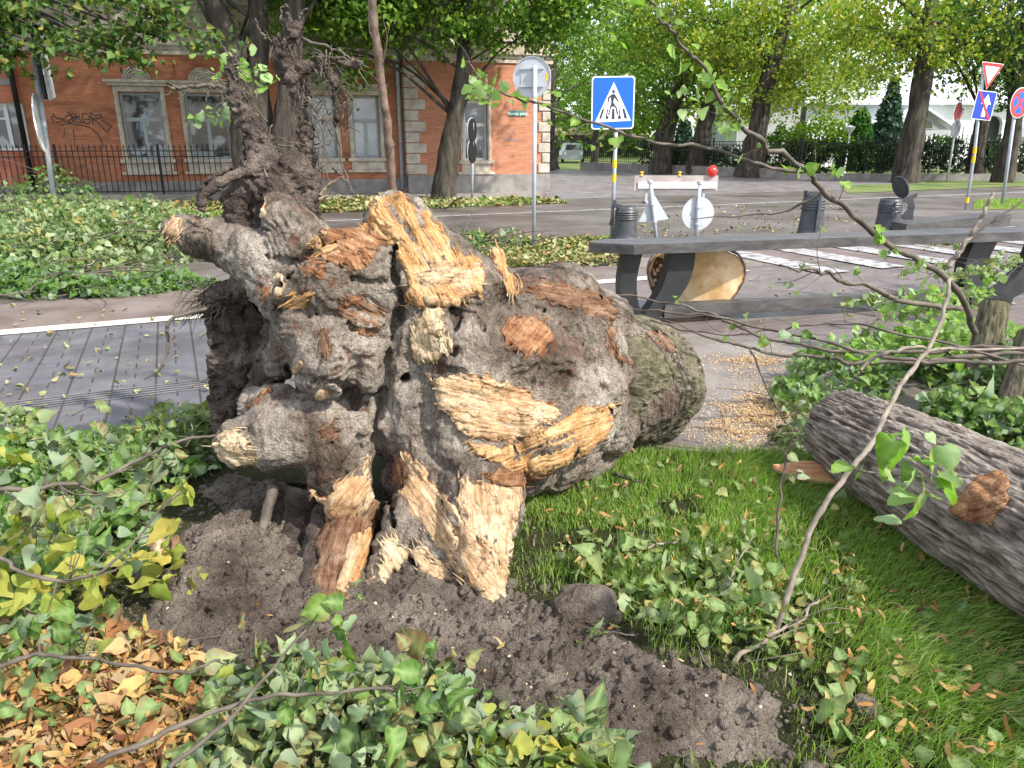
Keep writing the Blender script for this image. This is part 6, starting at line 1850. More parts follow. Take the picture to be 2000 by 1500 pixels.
# lime tree before the brick corner
Y2 = 22.6
T = [ext(trk([(868, 388, Y2, 26), (872, 330, Y2, 19), (884, 250, Y2, 18), (902, 165, Y2, 17), (908, 60, Y2, 13)]), 3)]
b0 = T[0][0]
tree('lime_tree', 'lime tree with a leaning dark trunk in front of the lit brick corner', T,
     [(b0[0] - 2.4, b0[1] - .3, 5.3, 2.3, 1.6, 1.15), (b0[0] + 2.2, b0[1], 5.6, 2.6, 1.7, 1.3), (b0[0], b0[1], 8.0, 4.6, 2.8, 2.2), (b0[0] - 2.6, b0[1] + .2, 3.8, 1.0, .7, .75), (b0[0] + .6, b0[1] - .2, 4.4, 1.5, 1.0, .6), (b0[0] + 3.4, b0[1], 4.6, 1.2, 1, .9), (b0[0] - 1.4, b0[1], 4.9, 1.3, .8, .8), (b0[0] + 1.8, b0[1] - .2, 4.6, 1.2, .8, .6), (b0[0] - 3.6, b0[1], 4.9, 1.0, .8, .7)],
     980, 42, .30, .110, 'crown_a', 'bark', 'trees along the street', 'mid')
# maple bough reaching in from the upper left
T = [[(-15.0, 17.0, 0, .35), (-15.2, 17, 4, .3), (-15, 17, 8, .2)]]
def bl(x, y, Y_, rx, ry, rz_): p = at(x, y, Y_); return (p.x, p.y, p.z, rx, ry, rz_)
tree('maple_tree', 'dark maple whose low boughs hang in from the upper left corner', T,
     [bl(60, 20, 16, 1.3, .9, .7), bl(20, 80, 16, 1.0, .8, .55), bl(140, 95, 15.8, .9, .6, .35), bl(250, 15, 15.8, 1.0, .7, .4), bl(-120, 30, 16.5, 1.6, 1.4, 1.0), bl(215, 60, 15.8, .5, .4, .25), bl(300, 35, 16, .7, .5, .35), bl(400, 85, 16, .45, .3, .16), bl(270, 120, 16, .35, .3, .15), bl(330, 60, 16, .5, .3, .2)],
     150, 24, .2, .12, 'crown_dark', 'bark', None, 'mid', limbs=20)
# trees around the park, behind the fence
specs = [
    ([(1078, 335, 44, 16), (1072, 290, 44, 13), (1075, 200, 44, 11)], [(1120, 140, 46, 4.2, 3, 3.4), (1040, 60, 46, 3.5, 3, 3)], 'crown_a', 'slim tree trunk past the building corner, leftmost of the park trees'),
    ([(1290, 338, 40, 24), (1302, 250, 40, 17), (1325, 180, 40, 14)], [(1260, 120, 40, 4.0, 3, 3.0), (1360, 60, 40, 3.6, 3, 3), (1250, 200, 41, 2.2, 2, 1.3)], 'crown_a', 'leftmost of the three thick trunks behind the railing'),
    ([(1360, 338, 39, 22), (1376, 250, 39, 16), (1392, 170, 39, 13)], [(1420, 150, 40, 3.4, 2.6, 2.0), (1340, 30, 39, 4, 3, 2.6)], 'crown_b', 'park tree with a straight dark trunk, middle of the three behind the railing'),
    ([(1465, 344, 36, 30), (1478, 260, 36, 20), (1492, 180, 36, 17), (1530, 60, 36, 13)], [(1480, 120, 36, 2.9, 2.4, 2.3), (1570, 50, 36, 3.4, 2.6, 2.4), (1420, 40, 36, 3.0, 2.4, 2.2), (1560, 175, 37, 2.2, 1.6, .9), (1500, 195, 45, 3, 2, 1.4), (1620, 180, 44, 2.8, 2, 1.6), (1400, 205, 43, 2.4, 2, 1.0)], 'crown_b', 'park tree with a flared foot and forked trunk, nearest the concrete wall'),
    ([(1768, 352, 31, 27), (1785, 250, 31, 21), (1800, 160, 31, 19), (1815, 40, 31, 14)], [(1700, 60, 31, 2.6, 2, 1.9), (1860, 95, 31, 2.2, 2, 1.1), (1800, 10, 31, 3.6, 2.6, 1.6), (1860, 150, 31, 1.2, 1.0, .5), (1700, 140, 31.5, 1.2, 1.0, .5), (1700, 130, 40, 2.2, 2, 1.6), (1900, 130, 38, 2.6, 1.6, 1.1), (1990, 150, 38, 2, 1.6, 1.2)], 'crown_b', 'tall dark trunk in front of the white porch, standing on the verge'),
    ([(1903, 345, 34, 18), (1912, 270, 34, 14), (1930, 180, 34, 12)], [(1950, 90, 34, 2.8, 2.2, 2.0), (1890, 30, 34, 2.6, 2.2, 1.6)], 'crown_dark', 'dark trunk right behind the leaning yield sign post'),
    ([(1958, 352, 31, 22), (1978, 260, 31, 16), (1990, 170, 31, 14)], [(2010, 110, 31, 2.4, 2, 1.9), (2060, 40, 31, 3, 2.4, 2.2), (1950, 30, 31, 2.2, 1.8, 1.4)], 'crown_dark', 'dark trunk at the right edge beside the no stopping sign'),
    ([(1640, 330, 52, 8), (1645, 220, 52, 7), (1650, 150, 52, 6)], [(1640, 130, 52, 3.4, 3, 2.6), (1580, 90, 52, 3.4, 3, 3)], 'crown_b', 'thin pale park tree far behind, above the cone shaped bush'),
    ([(1160, 330, 58, 8), (1165, 260, 58, 7), (1170, 180, 58, 6)], [(1190, 120, 58, 5, 4, 4.6), (1120, 190, 58, 3, 3, 2.4)], 'crown_a', 'far tree seen between the building corner and the crossing sign'),
]
for tr, bls, mt, lab in specs:
    T = [ext(trk(tr), 3)]
    n_c = int(sum(b[3] * b[5] for b in bls) * 13)
    tree('park_tree', lab, T, [bl(b[0], b[1], b[2], b[3], b[4], b[5]) for b in bls], n_c, 24, .36, .155, mt, 'bark', 'trees in and along the park', 'far', limbs=10)
# far-off wood closing the view
P = []
for k in range(150):
    x = rng.uniform(-45, 75); y = rng.uniform(70, 82); P.append((x, y, rng.uniform(2, 13), rng.uniform(2.2, 4), 2.5, rng.uniform(2, 3.4)))
pts_ = crown_pts(P, 1500, 17, .9)
stuff(leaves('far_wood', pts_, rng.uniform(.35, .7, len(pts_)), 'far', M['crown_a'], None, up=.3), 'dense green wood closing the view far behind the park', 'wood')

# hedge, conifers, shrubs
def bush(name, label, cat, blobs, n, lsize, lmat, group=None, spread=.12, stem=True, parent=None):
    base = Vector((blobs[0][0], blobs[0][1], 0)); t_ = thing(name, label, cat, group, loc=base)
    P = crown_pts([(b[0] - base.x, b[1] - base.y, *b[2:]) for b in blobs], n, 16, spread)
    P[:, 2] = np.abs(P[:, 2]) + .02
    leaves('foliage', P, rng.uniform(.7, 1.3, len(P)) * lsize, 'far', M[lmat], t_, up=.3)
    if stem:
        mb = MB(); mb.tube(resample([(0, 0, 0), (.04, 0, .5 * blobs[0][2]), (0, 0, blobs[0][2])], 6), np.linspace(.06, .03, 6), 7); mb.build('stem', M['bark'], t_)
    return t_
hd = Vector(w2) - Vector(w1); 
Pb = []
for k in range(40):
    f = k / 39; p = Vector(w1) + hd * f; Pb.append((p.x, p.y + .9 + rng.uniform(-.1, .2), .95, .5, .45, .75))
bush('hedge', 'dark clipped hedge behind the tall spiked fence', 'hedge', Pb, 650, .12, 'hedge', stem=False)
Pb = []
wv_ = Vector(w1) - w0
for k in range(14):
    f = .35 + .65 * k / 13; p = w0 + wv_ * f; Pb.append((p.x + .2, p.y + 1.2, .8, .6, .5, .7 * rng.uniform(.7, 1.2)))
bush('shrub_row', 'loose dark shrubs behind the railing on the low wall', 'shrubs', Pb, 210, .13, 'hedge', stem=False)
def cone_bush(name, label, px, ytop, ybase, Y_, wpx, n, lsize, lmat, power=1.0, drop=0):
    c = at(px, ybase, Y_); top_ = at(px, ytop, Y_).z; w_ = wpx * mpp(c) / 2
    t_ = thing(name, label, 'tree', loc=(c.x, Y_, 0))
    u = rng.random(n) ** .75; z = u * top_; rad = w_ * np.clip(1 - u, 0, 1) ** power * rng.uniform(.82, 1.05, n); a = rng.uniform(0, 6.283, n)
    if power >= 1: rad = rad * (1 + .18 * np.sin(z * 9 + a * 2))
    P = np.stack([np.cos(a) * rad, np.sin(a) * rad, z], 1) + rng.normal(size=(n, 3)) * .06
    leaves('crown', P, rng.uniform(.6, 1.3, n) * lsize, 'far', M[lmat], t_, up=.2, droop=drop)
    mb = MB(); mb.tube([(0, 0, 0), (0, 0, top_ * .7)], [.12, .05], 8); mb.build('trunk', M['bark'], t_)
cone_bush('thuja', 'bright green cone shaped thuja behind the fence, left of the blue spruce', 1668, 216, 330, 44, 70, 7000, .15, 'thuja', .55)
cone_bush('spruce', 'bluish spruce behind the fence, right of the cone shaped thuja', 1722, 150, 330, 45, 80, 8000, .20, 'spruce', 1.0, .6)
cone_bush('spruce', 'small bluish conifer between the two leftmost trunks behind the railing', 1332, 236, 320, 48, 60, 3000, .2, 'spruce', .8, .5)
bush('shrub', 'bright yellow green shrub behind the fence, left of the thuja', 'shrub', [bl(1600, 262, 43, 1.7, 1.0, .9), bl(1560, 280, 43, .9, .8, .6), bl(1630, 280, 43, 1, .8, .7)], 140, .16, 'shrub', spread=.2)
bush('shrub', 'green shrub with a rounded top behind the leftmost tall fence post', 'shrub', [bl(1530, 275, 44, 1.0, .9, .9)], 60, .16, 'crown_a', spread=.2)
bush('shrub', 'small bright bush in front of the white porch', 'shrub', [bl(1845, 285, 46, .6, .5, .6)], 30, .14, 'thuja', spread=.12)
# garden lamp and statue
c = at(1650, 325, 38); lp = thing('garden_lamp', 'white garden lamp post in front of the thuja', 'lamp', loc=(c.x, 38, 0))
zt = at(1650, 247, 38).z
mb = MB(); mb.lathe([(.10, 0), (.08, .1), (.05, .2), (.045, zt - .35)], 12); mb.build('post', M['sign_white'], lp, smooth=True)
mb = MB(); mb.lathe([(.05, zt - .35), (.12, zt - .25), (.24, zt - .06), (.24, zt - .02), (.06, zt + .04), (.01, zt + .07)], 14); mb.build('lantern', M['sign_white'], lp, smooth=True)
c = at(1524, 330, 40); stt = thing('garden_statue', 'small pale stone statue behind the fence between the trunks', 'statue', loc=(c.x, 40, 0))
z0 = at(1524, 278, 40).z
mb = MB(); mb.lathe([(.22, 0), (.22, .1), (.16, .15), (.16, .5), (.2, .55), (.18, .6)], 12); mb.build('pedestal', M['stone'], stt, smooth=True)
mb = MB(); mb.lathe([(.16, .6), (.19, .8), (.13, 1.05), (.17, 1.22), (.12, z0 - .3), (.05, z0 - .24), (.09, z0 - .18), (.10, z0 - .08), (.05, z0 + .0)], 14); mb.build('figure', M['stone'], stt, smooth=True)

# ================================================================== WHITE HOUSE WITH PORCH
HY = 50.0
def hx(px, py, Y_=HY): p = at(px, py, Y_); return p.x, p.z
hs_ = thing('white_house', 'white house with gabled porch, arched opening and red door behind the hedge', 'building')
x0, _ = hx(1575, 250); x1, _ = hx(2250, 250); gx0, gz0 = hx(1762, 252); gx1, gz1 = hx(1862, 252)
_, eav = hx(1850, 205); _, rid = hx(1850, 165)
arch = []
def archhole(px0, px1, pyt, n=12):
    a, _ = hx(px0, 280, HY); b, z_ = hx(px1, pyt, HY); r_ = (b - a) / 2
    return [(a, .02), (b, .02)] + [((a + b) / 2 + r_ * math.cos(t), z_ - r_ + r_ * math.sin(t)) for t in np.linspace(0, math.pi, n)]
holes = [archhole(1915, 1962, 226)]
a, _ = hx(1876, 280); b, zt1 = hx(1884, 248); holes.append([(a, 1.0), (b, 1.0), (b, zt1), (a, zt1)])
mb = MB(); mb.plate([(x0, 0), (x1, 0), (x1, eav), (x0, eav)], holes, .3, Matrix.Translation((0, HY + .15, 0))); mb.build('wall', M['white_wall'], hs_)
mb = MB(); mb.box(x0, x1, HY + 1.2, HY + 1.3, 0, eav); mb.build('inner_wall', mat('porch_dark', (.16, .17, .17), .8), hs_)
mb = MB(); mb.add([(x0 - .4, HY - .5, eav), (x1, HY - .5, eav), (x1, HY + 5, rid + 2.2), (x0 - .4, HY + 5, rid + 2.2), (x0 - .4, HY - .5, eav + .12), (x1, HY - .5, eav + .12), (x1, HY + 5, rid + 2.35), (x0 - .4, HY + 5, rid + 2.35)], [(0, 3, 2, 1), (4, 5, 6, 7), (0, 1, 5, 4), (1, 2, 6, 5), (2, 3, 7, 6), (3, 0, 4, 7)]); mb.build('roof', M['metal_roof'], hs_)
# porch
PY = HY - 3
ax0, az = hx(1752, 252, PY); ax1, _ = hx(1862, 252, PY); apx, apz = hx(1812, 214, PY)
mb = MB(); mb.plate([(ax0 + .2, az), (ax1 - .2, az), (apx, apz - .2)], [[(apx - .55, az + .05), (apx + .55, az + .05)] + [(apx + .55 * math.cos(t), az + .1 + .42 * math.sin(t)) for t in np.linspace(0, math.pi, 8)]], .1, Matrix.Translation((0, PY + .25, 0))); mb.build('gable', mat('gable_dark', (.22, .22, .21), .8), hs_)
mb = MB()
for sx in (0, 1):
    e = ax0 - .3 if sx == 0 else ax1 + .3
    mb.add([(e, PY, az - .05), (apx, PY, apz), (apx, HY, apz), (e, HY, az - .05), (e, PY, az + .1), (apx, PY, apz + .15), (apx, HY, apz + .15), (e, HY, az + .1)], [(0, 1, 2, 3), (4, 7, 6, 5), (0, 4, 5, 1), (3, 2, 6, 7), (0, 3, 7, 4)])
mb.build('porch_roof', M['metal_roof'], hs_)
mb = MB(); mb.box(ax0 - .3, ax1 + .3, PY + .05, PY + .35, az - .38, az - .06); mb.build('porch_beam', mat('beam_grey', (.35, .38, .4), .6), hs_)
for px_ in (1762, 1784, 1838, 1856):
    x_, _ = hx(px_, 280, PY); mb = MB(); mb.lathe([(.24, 0), (.24, .2), (.18, .25), (.16, az - .6), (.22, az - .5), (.24, az - .39)], 14, c=(x_, PY + .2, 0)); mb.build('column', M['stone'], hs_, smooth=True)
a, _ = hx(1788, 280, HY - .1); b, zt1 = hx(1800, 264, HY - .1)
mb = MB(); mb.box(a, b, HY - .08, HY - .02, .3, zt1); mb.build('door', M['door_red'], hs_)
a, _ = hx(1802, 280, HY - .1); b, _ = hx(1826, 280, HY - .1)
mb = MB(); mb.box(a, b, HY - .08, HY - .02, .3, zt1 + .55); wf = mb.build('window', M['sign_white'], hs_)
mb = MB(); w3_ = (b - a) / 3
mb.box(a + .15, a + w3_ - .1, HY - .11, HY - .082, .7, zt1 - .1); mb.box(a + w3_ * 2 - .2, b - .3, HY - .11, HY - .082, .7, zt1 - .1); mb.build('pane', M['glass'], wf)
for px_, w_ in ((1752, 8), (1978, 26), (2040, 26)):
    a, _ = hx(px_, 280, HY - .1); b, _ = hx(px_ + w_, 280, HY - .1)
    mb = MB(); mb.box(a, b, HY - .06, HY - .02, 1.1, 3.0); wf = mb.build('window', M['winframe_white'], hs_); mb = MB(); mb.box(a + .12, b - .12, HY - .09, HY - .062, 1.2, 2.9); mb.build('pane', M['glass_curtain'], wf)
# taller white house behind and pale house at left
h2 = thing('white_house', 'plain pale house with a sloping eave, mostly hidden by trees left of the spruce', 'building')
a, _ = hx(1440, 250, 62); b, zz1 = hx(1760, 172, 62); _, zz0 = hx(1440, 235, 62)
mb = MB(); mb.add([(a, 62, 0), (b, 62, 0), (b, 62, zz1), ((a + b) / 2, 62, zz1), (a, 62, zz0 + .5), (a, 70, 0), (b, 70, 0), (b, 70, zz1), ((a + b) / 2, 70, zz1), (a, 70, zz0 + .5)], [(0, 1, 2, 3, 4), (9, 8, 7, 6, 5), (0, 4, 9, 5), (1, 6, 7, 2)]); mb.build('wall', noisy('grey_wall', (.34, .36, .36), (.44, .46, .46), .6, .9), h2)
mb = MB(); mb.box((a + b) / 2 + 2, b + .2, 61.6, 70, zz1, zz1 + .3); mb.add([(a - .4, 61.5, zz0 + .35), ((a + b) / 2 + 2, 61.5, zz1 + .3), ((a + b) / 2 + 2, 70, zz1 + .3), (a - .4, 70, zz0 + .35), (a - .4, 61.5, zz0 + .6), ((a + b) / 2 + 2, 61.5, zz1 + .55), ((a + b) / 2 + 2, 70, zz1 + .55), (a - .4, 70, zz0 + .6)], [(0, 3, 2, 1), (4, 5, 6, 7), (0, 1, 5, 4), (2, 3, 7, 6), (0, 4, 7, 3), (1, 2, 6, 5)]); mb.build('roof', mat('roof_dark', (.12, .10, .09), .8), h2)
a, _ = hx(1740, 190, 61.9); mb = MB(); mb.box(a, a + 1.1, 61.92, 61.98, 4.2, 6.0); wf = mb.build('window', M['winframe_white'], h2); mb = MB(); mb.box(a + .15, a + .95, 61.88, 61.918, 4.35, 5.85); mb.build('pane', M['glass'], wf)
# pale house far down the side road, and a parked car
h3 = thing('far_house', 'long low yellowish building with a dark ground floor, far down the side road', 'building')
a, _ = hx(1082, 280, 85); b, z3 = hx(1270, 235, 85)
mb = MB(); mb.box(a, b, 85, 92, 2.2, z3); mb.build('wall', mat('yellow_wall', (.50, .40, .26), .9), h3)
mb = MB(); mb.box(a, b, 84.98, 91, 0, 2.198); mb.build('ground_floor', mat('dark_floor', (.05, .045, .04), .9), h3)
mb = MB(); mb.box(a - .3, b + .3, 84.6, 92.4, z3, z3 + .3); mb.build('roof', M['iron'], h3)
for k in range(5):
    x_ = a + 1 + k * 2.1; mb = MB(); mb.box(x_, x_ + .9, 84.9, 84.97, 3, 4.4); mb.build('window', M['glass'], h3)
c = gnd(1116, 300.5); cy = 62.0; c = at(1116, 300, cy)
car = thing('parked_car', 'small silver car seen far down the side road', 'car', loc=(c.x, cy, 0))
mb = MB(); prof = [(-.85, .25), (.85, .25), (.88, .55), (.84, .85), (.70, .92), (.60, 1.38), (.45, 1.45), (-.45, 1.45), (-.60, 1.38), (-.70, .92), (-.84, .85), (-.88, .55)]
mb.plate(prof, (), 3.8); mb.build('body', mat('car_silver', (.45, .5, .56), .3, .4), car)
mb = MB(); mb.plate([(-.62, .95), (.62, .95), (.52, 1.33), (-.52, 1.33)], (), .02, Matrix.Translation((0, -1.915, 0))); mb.build('windscreen', M['glass'], car)
for sx in (-1, 1):
    mb = MB(); mb.plate(circ(0, .3, .3, 18), (), .2, Matrix.Translation((sx * .78, -1.2, 0)) @ Matrix.Rotation(R(90), 4, 'Z')); mb.build('wheel', M['iron'], car)
    mb = MB(); mb.plate(circ(sx * .62, .68, .1, 12), (), .02, Matrix.Translation((0, -1.915, 0))); mb.build('headlight', M['sign_white'], car)

# ================================================================== GRASS
def grass_blades(P, hgt, width, lean, name='grass', m='grass'):
    n = len(P)
    a = rng.uniform(0, 6.283, n); w_ = np.stack([np.cos(a), np.sin(a), a * 0], 1) * (width * rng.uniform(.6, 1.3, n))[:, None]
    h = hgt * rng.uniform(.5, 1.25, n)
    b = rng.normal(size=(n, 3)) * .45 + lean; b[:, 2] = 0
    up = np.array([0, 0, 1.0])
    p1 = P + (up * .45 + b * .14) * h[:, None]; p2 = P + (up * .80 + b * .42) * h[:, None]; p3 = P + (up * .95 + b * .85) * h[:, None]
    V_ = np.stack([P - w_, P + w_, p1 - w_ * .9, p1 + w_ * .9, p2 - w_ * .55, p2 + w_ * .55, p3], 1)
    F_ = np.array([(0, 1, 3), (0, 3, 2), (2, 3, 5), (2, 5, 4), (4, 5, 6)])
    FF = (F_[None] + (np.arange(n) * 7)[:, None, None]).reshape(-1, 3)
    return mk(name, V_.reshape(-1, 3), FF, M[m])
def scatter(poly, n, z=0.012, dens=None):
    poly = np.array(poly); lo = poly.min(0); hi = poly.max(0); out = []
    tot = 0
    while tot < n:
        x = rng.uniform(lo[0], hi[0], n); y = rng.uniform(lo[1], hi[1], n)
        ok = inpoly(x, y, poly)
        if dens is not None: ok &= rng.random(n) < dens(x, y)
        q = np.stack([x[ok], y[ok], np.full(ok.sum(), z)], 1); out.append(q); tot += len(q)
    return np.vstack(out)[:n]
def soilmask(x, y):
    d = np.where(inpoly(x, y, SOIL), 1, -1) * polydist(x, y, SOIL)
    return d + fbm(np.stack([x * 5, y * 5, x * 0], 1), 4, 3) * .10
G1 = [(-.3, 1.0), (3.0, 1.0), (3.4, 3.56), (1.6, 3.62), (.28, 3.72), (-.4, 3.9), (-.5, 2.8), (.0, 2.2)]
def gd(x, y):
    s_ = soilmask(x, y); f = fbm(np.stack([x * 4, y * 4, x * 0], 1), 3, 77)
    return np.where(s_ > .10, .010, np.where(s_ > -.06, .16, np.clip(.68 + 1.3 * f, .08, 1)))
P = scatter(G1, 98000, .01, gd)
lean = np.stack([.5 + .6 * fbm(P * 1.5, 2, 5), -.7 + .5 * fbm(P * 1.3, 2, 6), P[:, 0] * 0], 1) * np.clip((P[:, 0] - .6) * .9, .1, 1.3)[:, None]
hg = .050 + .045 * np.clip(P[:, 0] - .7, 0, 1.2) + .02 * fbm(P * 3, 2, 9)
stuff(grass_blades(P, hg, .0016, lean), 'bright green grass on the lawn at the right, swept over near the log', 'grass')
for poly, n, z, hh in ((VERGE, 14000, .01, .07), (FAR_VERGE, 16000, .01, .09), (FV3, 2500, .01, .08)):
    pz = scatter([p[:2] for p in poly], n, z) if poly is not FAR_VERGE else scatter([st(-14, 18.2)[:2], st(9.9, 18.2)[:2], st(9.2, 20.4)[:2], st(-14, 19.9)[:2]], n, z)
    stuff(grass_blades(pz, hh, .008 if poly is not VERGE else .005, np.zeros((len(pz), 3))), {id(VERGE): 'short grass of the verge behind the stump', id(FAR_VERGE): 'grass of the far verge along the brick building', id(FV3): 'grass patch under the leaning yield sign post'}[id(poly)], 'grass')

# ================================================================== FALLEN LEAVES AND BRANCHES
def pxs(poly, n, z=0.0):
    """n random ground points inside a photo-pixel polygon (denser as seen, not as measured)"""
    poly = np.array(poly, float); out = []
    while len(out) < n:
        x = rng.uniform(poly[:, 0].min(), poly[:, 0].max(), n); y = rng.uniform(poly[:, 1].min(), poly[:, 1].max(), n)
        for a, b in zip(*(v[inpoly(x, y, poly)] for v in (x, y))): out.append(tuple(gnd(a, b, z)))
    return np.array(out[:n])
def litter(name, label, cat, P, size, kind, m, up=.75, zj=.02, **kw):
    P = P + np.stack([P[:, 0] * 0, P[:, 0] * 0, np.abs(rng.normal(size=len(P))) * zj], 1)
    return stuff(leaves(name, P, size * rng.uniform(.6, 1.25, len(P)), kind, M[m], None, up=up, **kw), label, cat)
# lawn
L1 = [(1040, 960), (1250, 895), (1560, 890), (1660, 960), (1720, 1060), (1700, 1200), (1560, 1300), (1400, 1285), (1230, 1190), (1100, 1130)]
litter('fallen_leaves', 'green and pale linden leaves strewn over the lawn in the middle right', 'leaves', pxs(L1, 430, .02), .044, 'near', 'leaf_heap', .6, .03)
L2 = [(1260, 1050), (1520, 1080), (1580, 1180), (1500, 1290), (1330, 1250), (1180, 1180), (1120, 1120)]
litter('fallen_leaves', 'dense patch of fresh green leaves at the edge of the soil', 'leaves', pxs(L2, 230, .03), .05, 'near', 'leaf_heap', .45, .05)
litter('fallen_leaves', 'scattered leaves in the long grass at the lower right', 'leaves', pxs([(1560, 1290), (2000, 1100), (2050, 1520), (1620, 1520)], 90, .03), .045, 'near', 'leaf_heap', .6, .03)
litter('seed_bracts', 'tan and orange seed bracts scattered in the lawn', 'leaves', pxs([(1040, 960), (1250, 895), (1560, 890), (2000, 1180), (2000, 1520), (1620, 1500), (1560, 1300), (1100, 1130)], 330, .03), .042, 'bract', 'litter', .5, .03)
litter('fallen_leaves', 'sparse leaves and bits on the bare soil', 'leaves', pxs([(450, 1150), (760, 1250), (1100, 1200), (1500, 1330), (1580, 1480), (1000, 1450), (500, 1300)], 46, .06), .03, 'bract', 'litter', .7, .01)
# orange litter in the lower left corner
L3 = [(-80, 1210), (60, 1195), (250, 1225), (420, 1300), (470, 1420), (400, 1560), (-80, 1560)]
litter('leaf_litter', 'thick carpet of orange and tan bracts in the lower left corner', 'leaf litter', pxs(L3, 3300, .05), .040, 'bract', 'litter', .5, .02)
litter('leaf_litter', 'bigger tan leaves mixed into the orange carpet at the lower left', 'leaf litter', pxs(L3, 260, .07), .05, 'near', 'litter', .6, .02)
litter('leaf_litter', 'greyish green leaves mixed into the orange carpet at the lower left', 'leaf litter', pxs(L3, 90, .09), .055, 'near', 'leaf_heap', .6, .02)
sheet('leaf_bed', pxpoly([(-120, 1205), (250, 1235), (430, 1310), (480, 1420), (400, 1600), (-140, 1600)]), .03, noisy('bed', (.10, .05, .025), (.22, .12, .05), 20, .9, 60, .6, .01))
# leafy carpet along the bottom
L4 = [(400, 1320), (560, 1290), (880, 1330), (960, 1400), (1180, 1440), (1260, 1560), (380, 1560)]
Pz = pxs(L4, 1000, .06); 
litter('leaf_carpet', 'dark green leaves piled along the bottom edge of the view', 'leaves', Pz, .058, 'near', 'leaf_dark', .35, .05)
litter('leaf_carpet', 'paler leaves on top of the pile at the bottom edge', 'leaves', pxs(L4, 330, .10), .055, 'near', 'leaf_heap', .4, .04)
litter('leaf_carpet', 'yellowing leaves near the bottom centre edge', 'leaves', pxs([(900, 1420), (1200, 1460), (1270, 1540), (900, 1540)], 80, .10), .05, 'near', 'leaf_yellow', .4, .04)
# paving and street leaves
litter('street_leaves', 'small torn leaves scattered over the road and paving', 'leaves', pxs([(0, 600), (400, 590), (900, 410), (2000, 400), (2000, 640), (1000, 560), (420, 860), (0, 800)], 420, .012), .042, 'mid', 'street_litter', .85, .01)
litter('street_leaves', 'leaf litter covering the verge left of the bench', 'leaves', pxs([(900, 462), (1240, 468), (1250, 515), (1000, 520), (860, 490)], 2600, .03), .07, 'mid', 'street_litter', .7, .03)
litter('street_leaves', 'yellow leaf litter on the far verge before the building', 'leaves', pxs([(250, 398), (700, 388), (1060, 390), (1110, 396), (640, 414), (250, 420)], 2600, .03), .12, 'mid', 'street_litter', .7, .03)
litter('street_leaves', 'leaves lying on the road right of the verge', 'leaves', pxs([(1240, 400), (1700, 400), (1600, 480), (1240, 475)], 300, .012), .07, 'mid', 'street_litter', .85, .01)
litter('sawdust', 'pale sawdust spread on the asphalt path right of the trunk', 'sawdust', pxs([(1400, 790), (1460, 765), (1560, 780), (1570, 850), (1500, 880), (1380, 870)], 3800, .012), .014, 'far', 'wood_chip' if 'wood_chip' in M else 'litter', .8, .006) if False else None
M['chips'] = leafmat('chips', [(.55, .38, .2), (.62, .46, .27), (.42, .25, .12)], .0, .9)
def gdust(px, py, sx, sy, n):
    q = np.stack([px + rng.normal(size=n) * sx * rng.uniform(.3, 1.5, n), py + rng.normal(size=n) * sy * rng.uniform(.3, 1.5, n)], 1)
    q = q + 10 * np.stack([fbm(np.stack([q[:, 0] / 25, q[:, 1] / 12, q[:, 0] * 0], 1), 3, k_) for k_ in (1, 2)], 1)
    return np.array([tuple(gnd(a, b, .010)) for a, b in q])
litter('sawdust', 'pale sawdust spread on the asphalt path right of the trunk', 'sawdust', np.vstack([gdust(1490, 805, 42, 26, 6500), gdust(1440, 840, 60, 22, 2500), gdust(1470, 706, 60, 8, 2200), gdust(1480, 770, 90, 60, 2000)]), .0095, 'far', 'chips', .8, .006)

# ---- heap of cut leafy branches on the street at the left
def heap(name, label, blobs, n, lsize, kind, m, twigs, seed=0, group=None):
    tl = 1.0 if kind == 'mid' else .42
    """blobs world (x,y,z,rx,ry,rz)"""
    c0 = np.array([blobs[0][0], blobs[0][1], 0]); t_ = thing(name, label, 'branches', group, loc=tuple(c0))
    P = []
    tot = sum(b[3] * b[4] for b in blobs)
    for b in blobs:
        k = int(n * b[3] * b[4] / tot)
        u = rng.normal(size=(k, 3)); u /= np.linalg.norm(u, axis=1)[:, None]; u[:, 2] = np.abs(u[:, 2])
        P.append(np.array([b[0], b[1], b[2]]) + u * rng.uniform(.65, 1.05, (k, 1)) * np.array(b[3:6]))
    P = np.vstack(P); P += fbm(P * 3, 3, seed)[:, None] * .12; P[:, 2] = np.maximum(P[:, 2], .02)
    ob = leaves('foliage', P - c0, rng.uniform(.6, 1.2, len(P)) * lsize, kind, M[m], t_, up=.35, droop=.2)
    mb = MB()
    for k in range(twigs):
        b = blobs[rng.integers(len(blobs))]; a = rng.uniform(0, 6.283)
        s0 = np.array(b[:3]) + rng.normal(size=3) * np.array(b[3:6]) * .5 - c0; s0[2] = abs(s0[2])
        d = np.array([math.cos(a), math.sin(a), rng.uniform(-.1, .3)]) * rng.uniform(.5, 1.2) * tl
        e = s0 + d; m_ = (s0 + e) / 2 + rng.normal(size=3) * .06 * tl; r_ = rng.uniform(.004, .014) * (1 if tl == 1 else .4)
        mb.tube(resample([s0, m_, e], 8), np.linspace(r_, r_ * .3, 8), 5)
    mb.build('twigs', M['twig'], t_, smooth=True)['kind'] = 'stuff'
    return t_
def gb(px, py, rx, ry, rz_, z=0): p = gnd(px, py); return (p.x, p.y, z, rx, ry, rz_)
heap('branch_heap', 'big heap of cut leafy branches lying across the road at the left', [gb(60, 520, 1.3, 1.1, .55), gb(170, 500, 1.1, 1.2, .72), gb(270, 480, 1.2, 1.1, .72), gb(350, 500, .9, 1.0, .6), gb(-60, 500, 1.3, 1.3, .6), gb(230, 545, .8, .5, .32), gb(120, 450, 1.6, 1.2, .62)], 9500, .085, 'mid', 'leaf_heap', 120, 3)
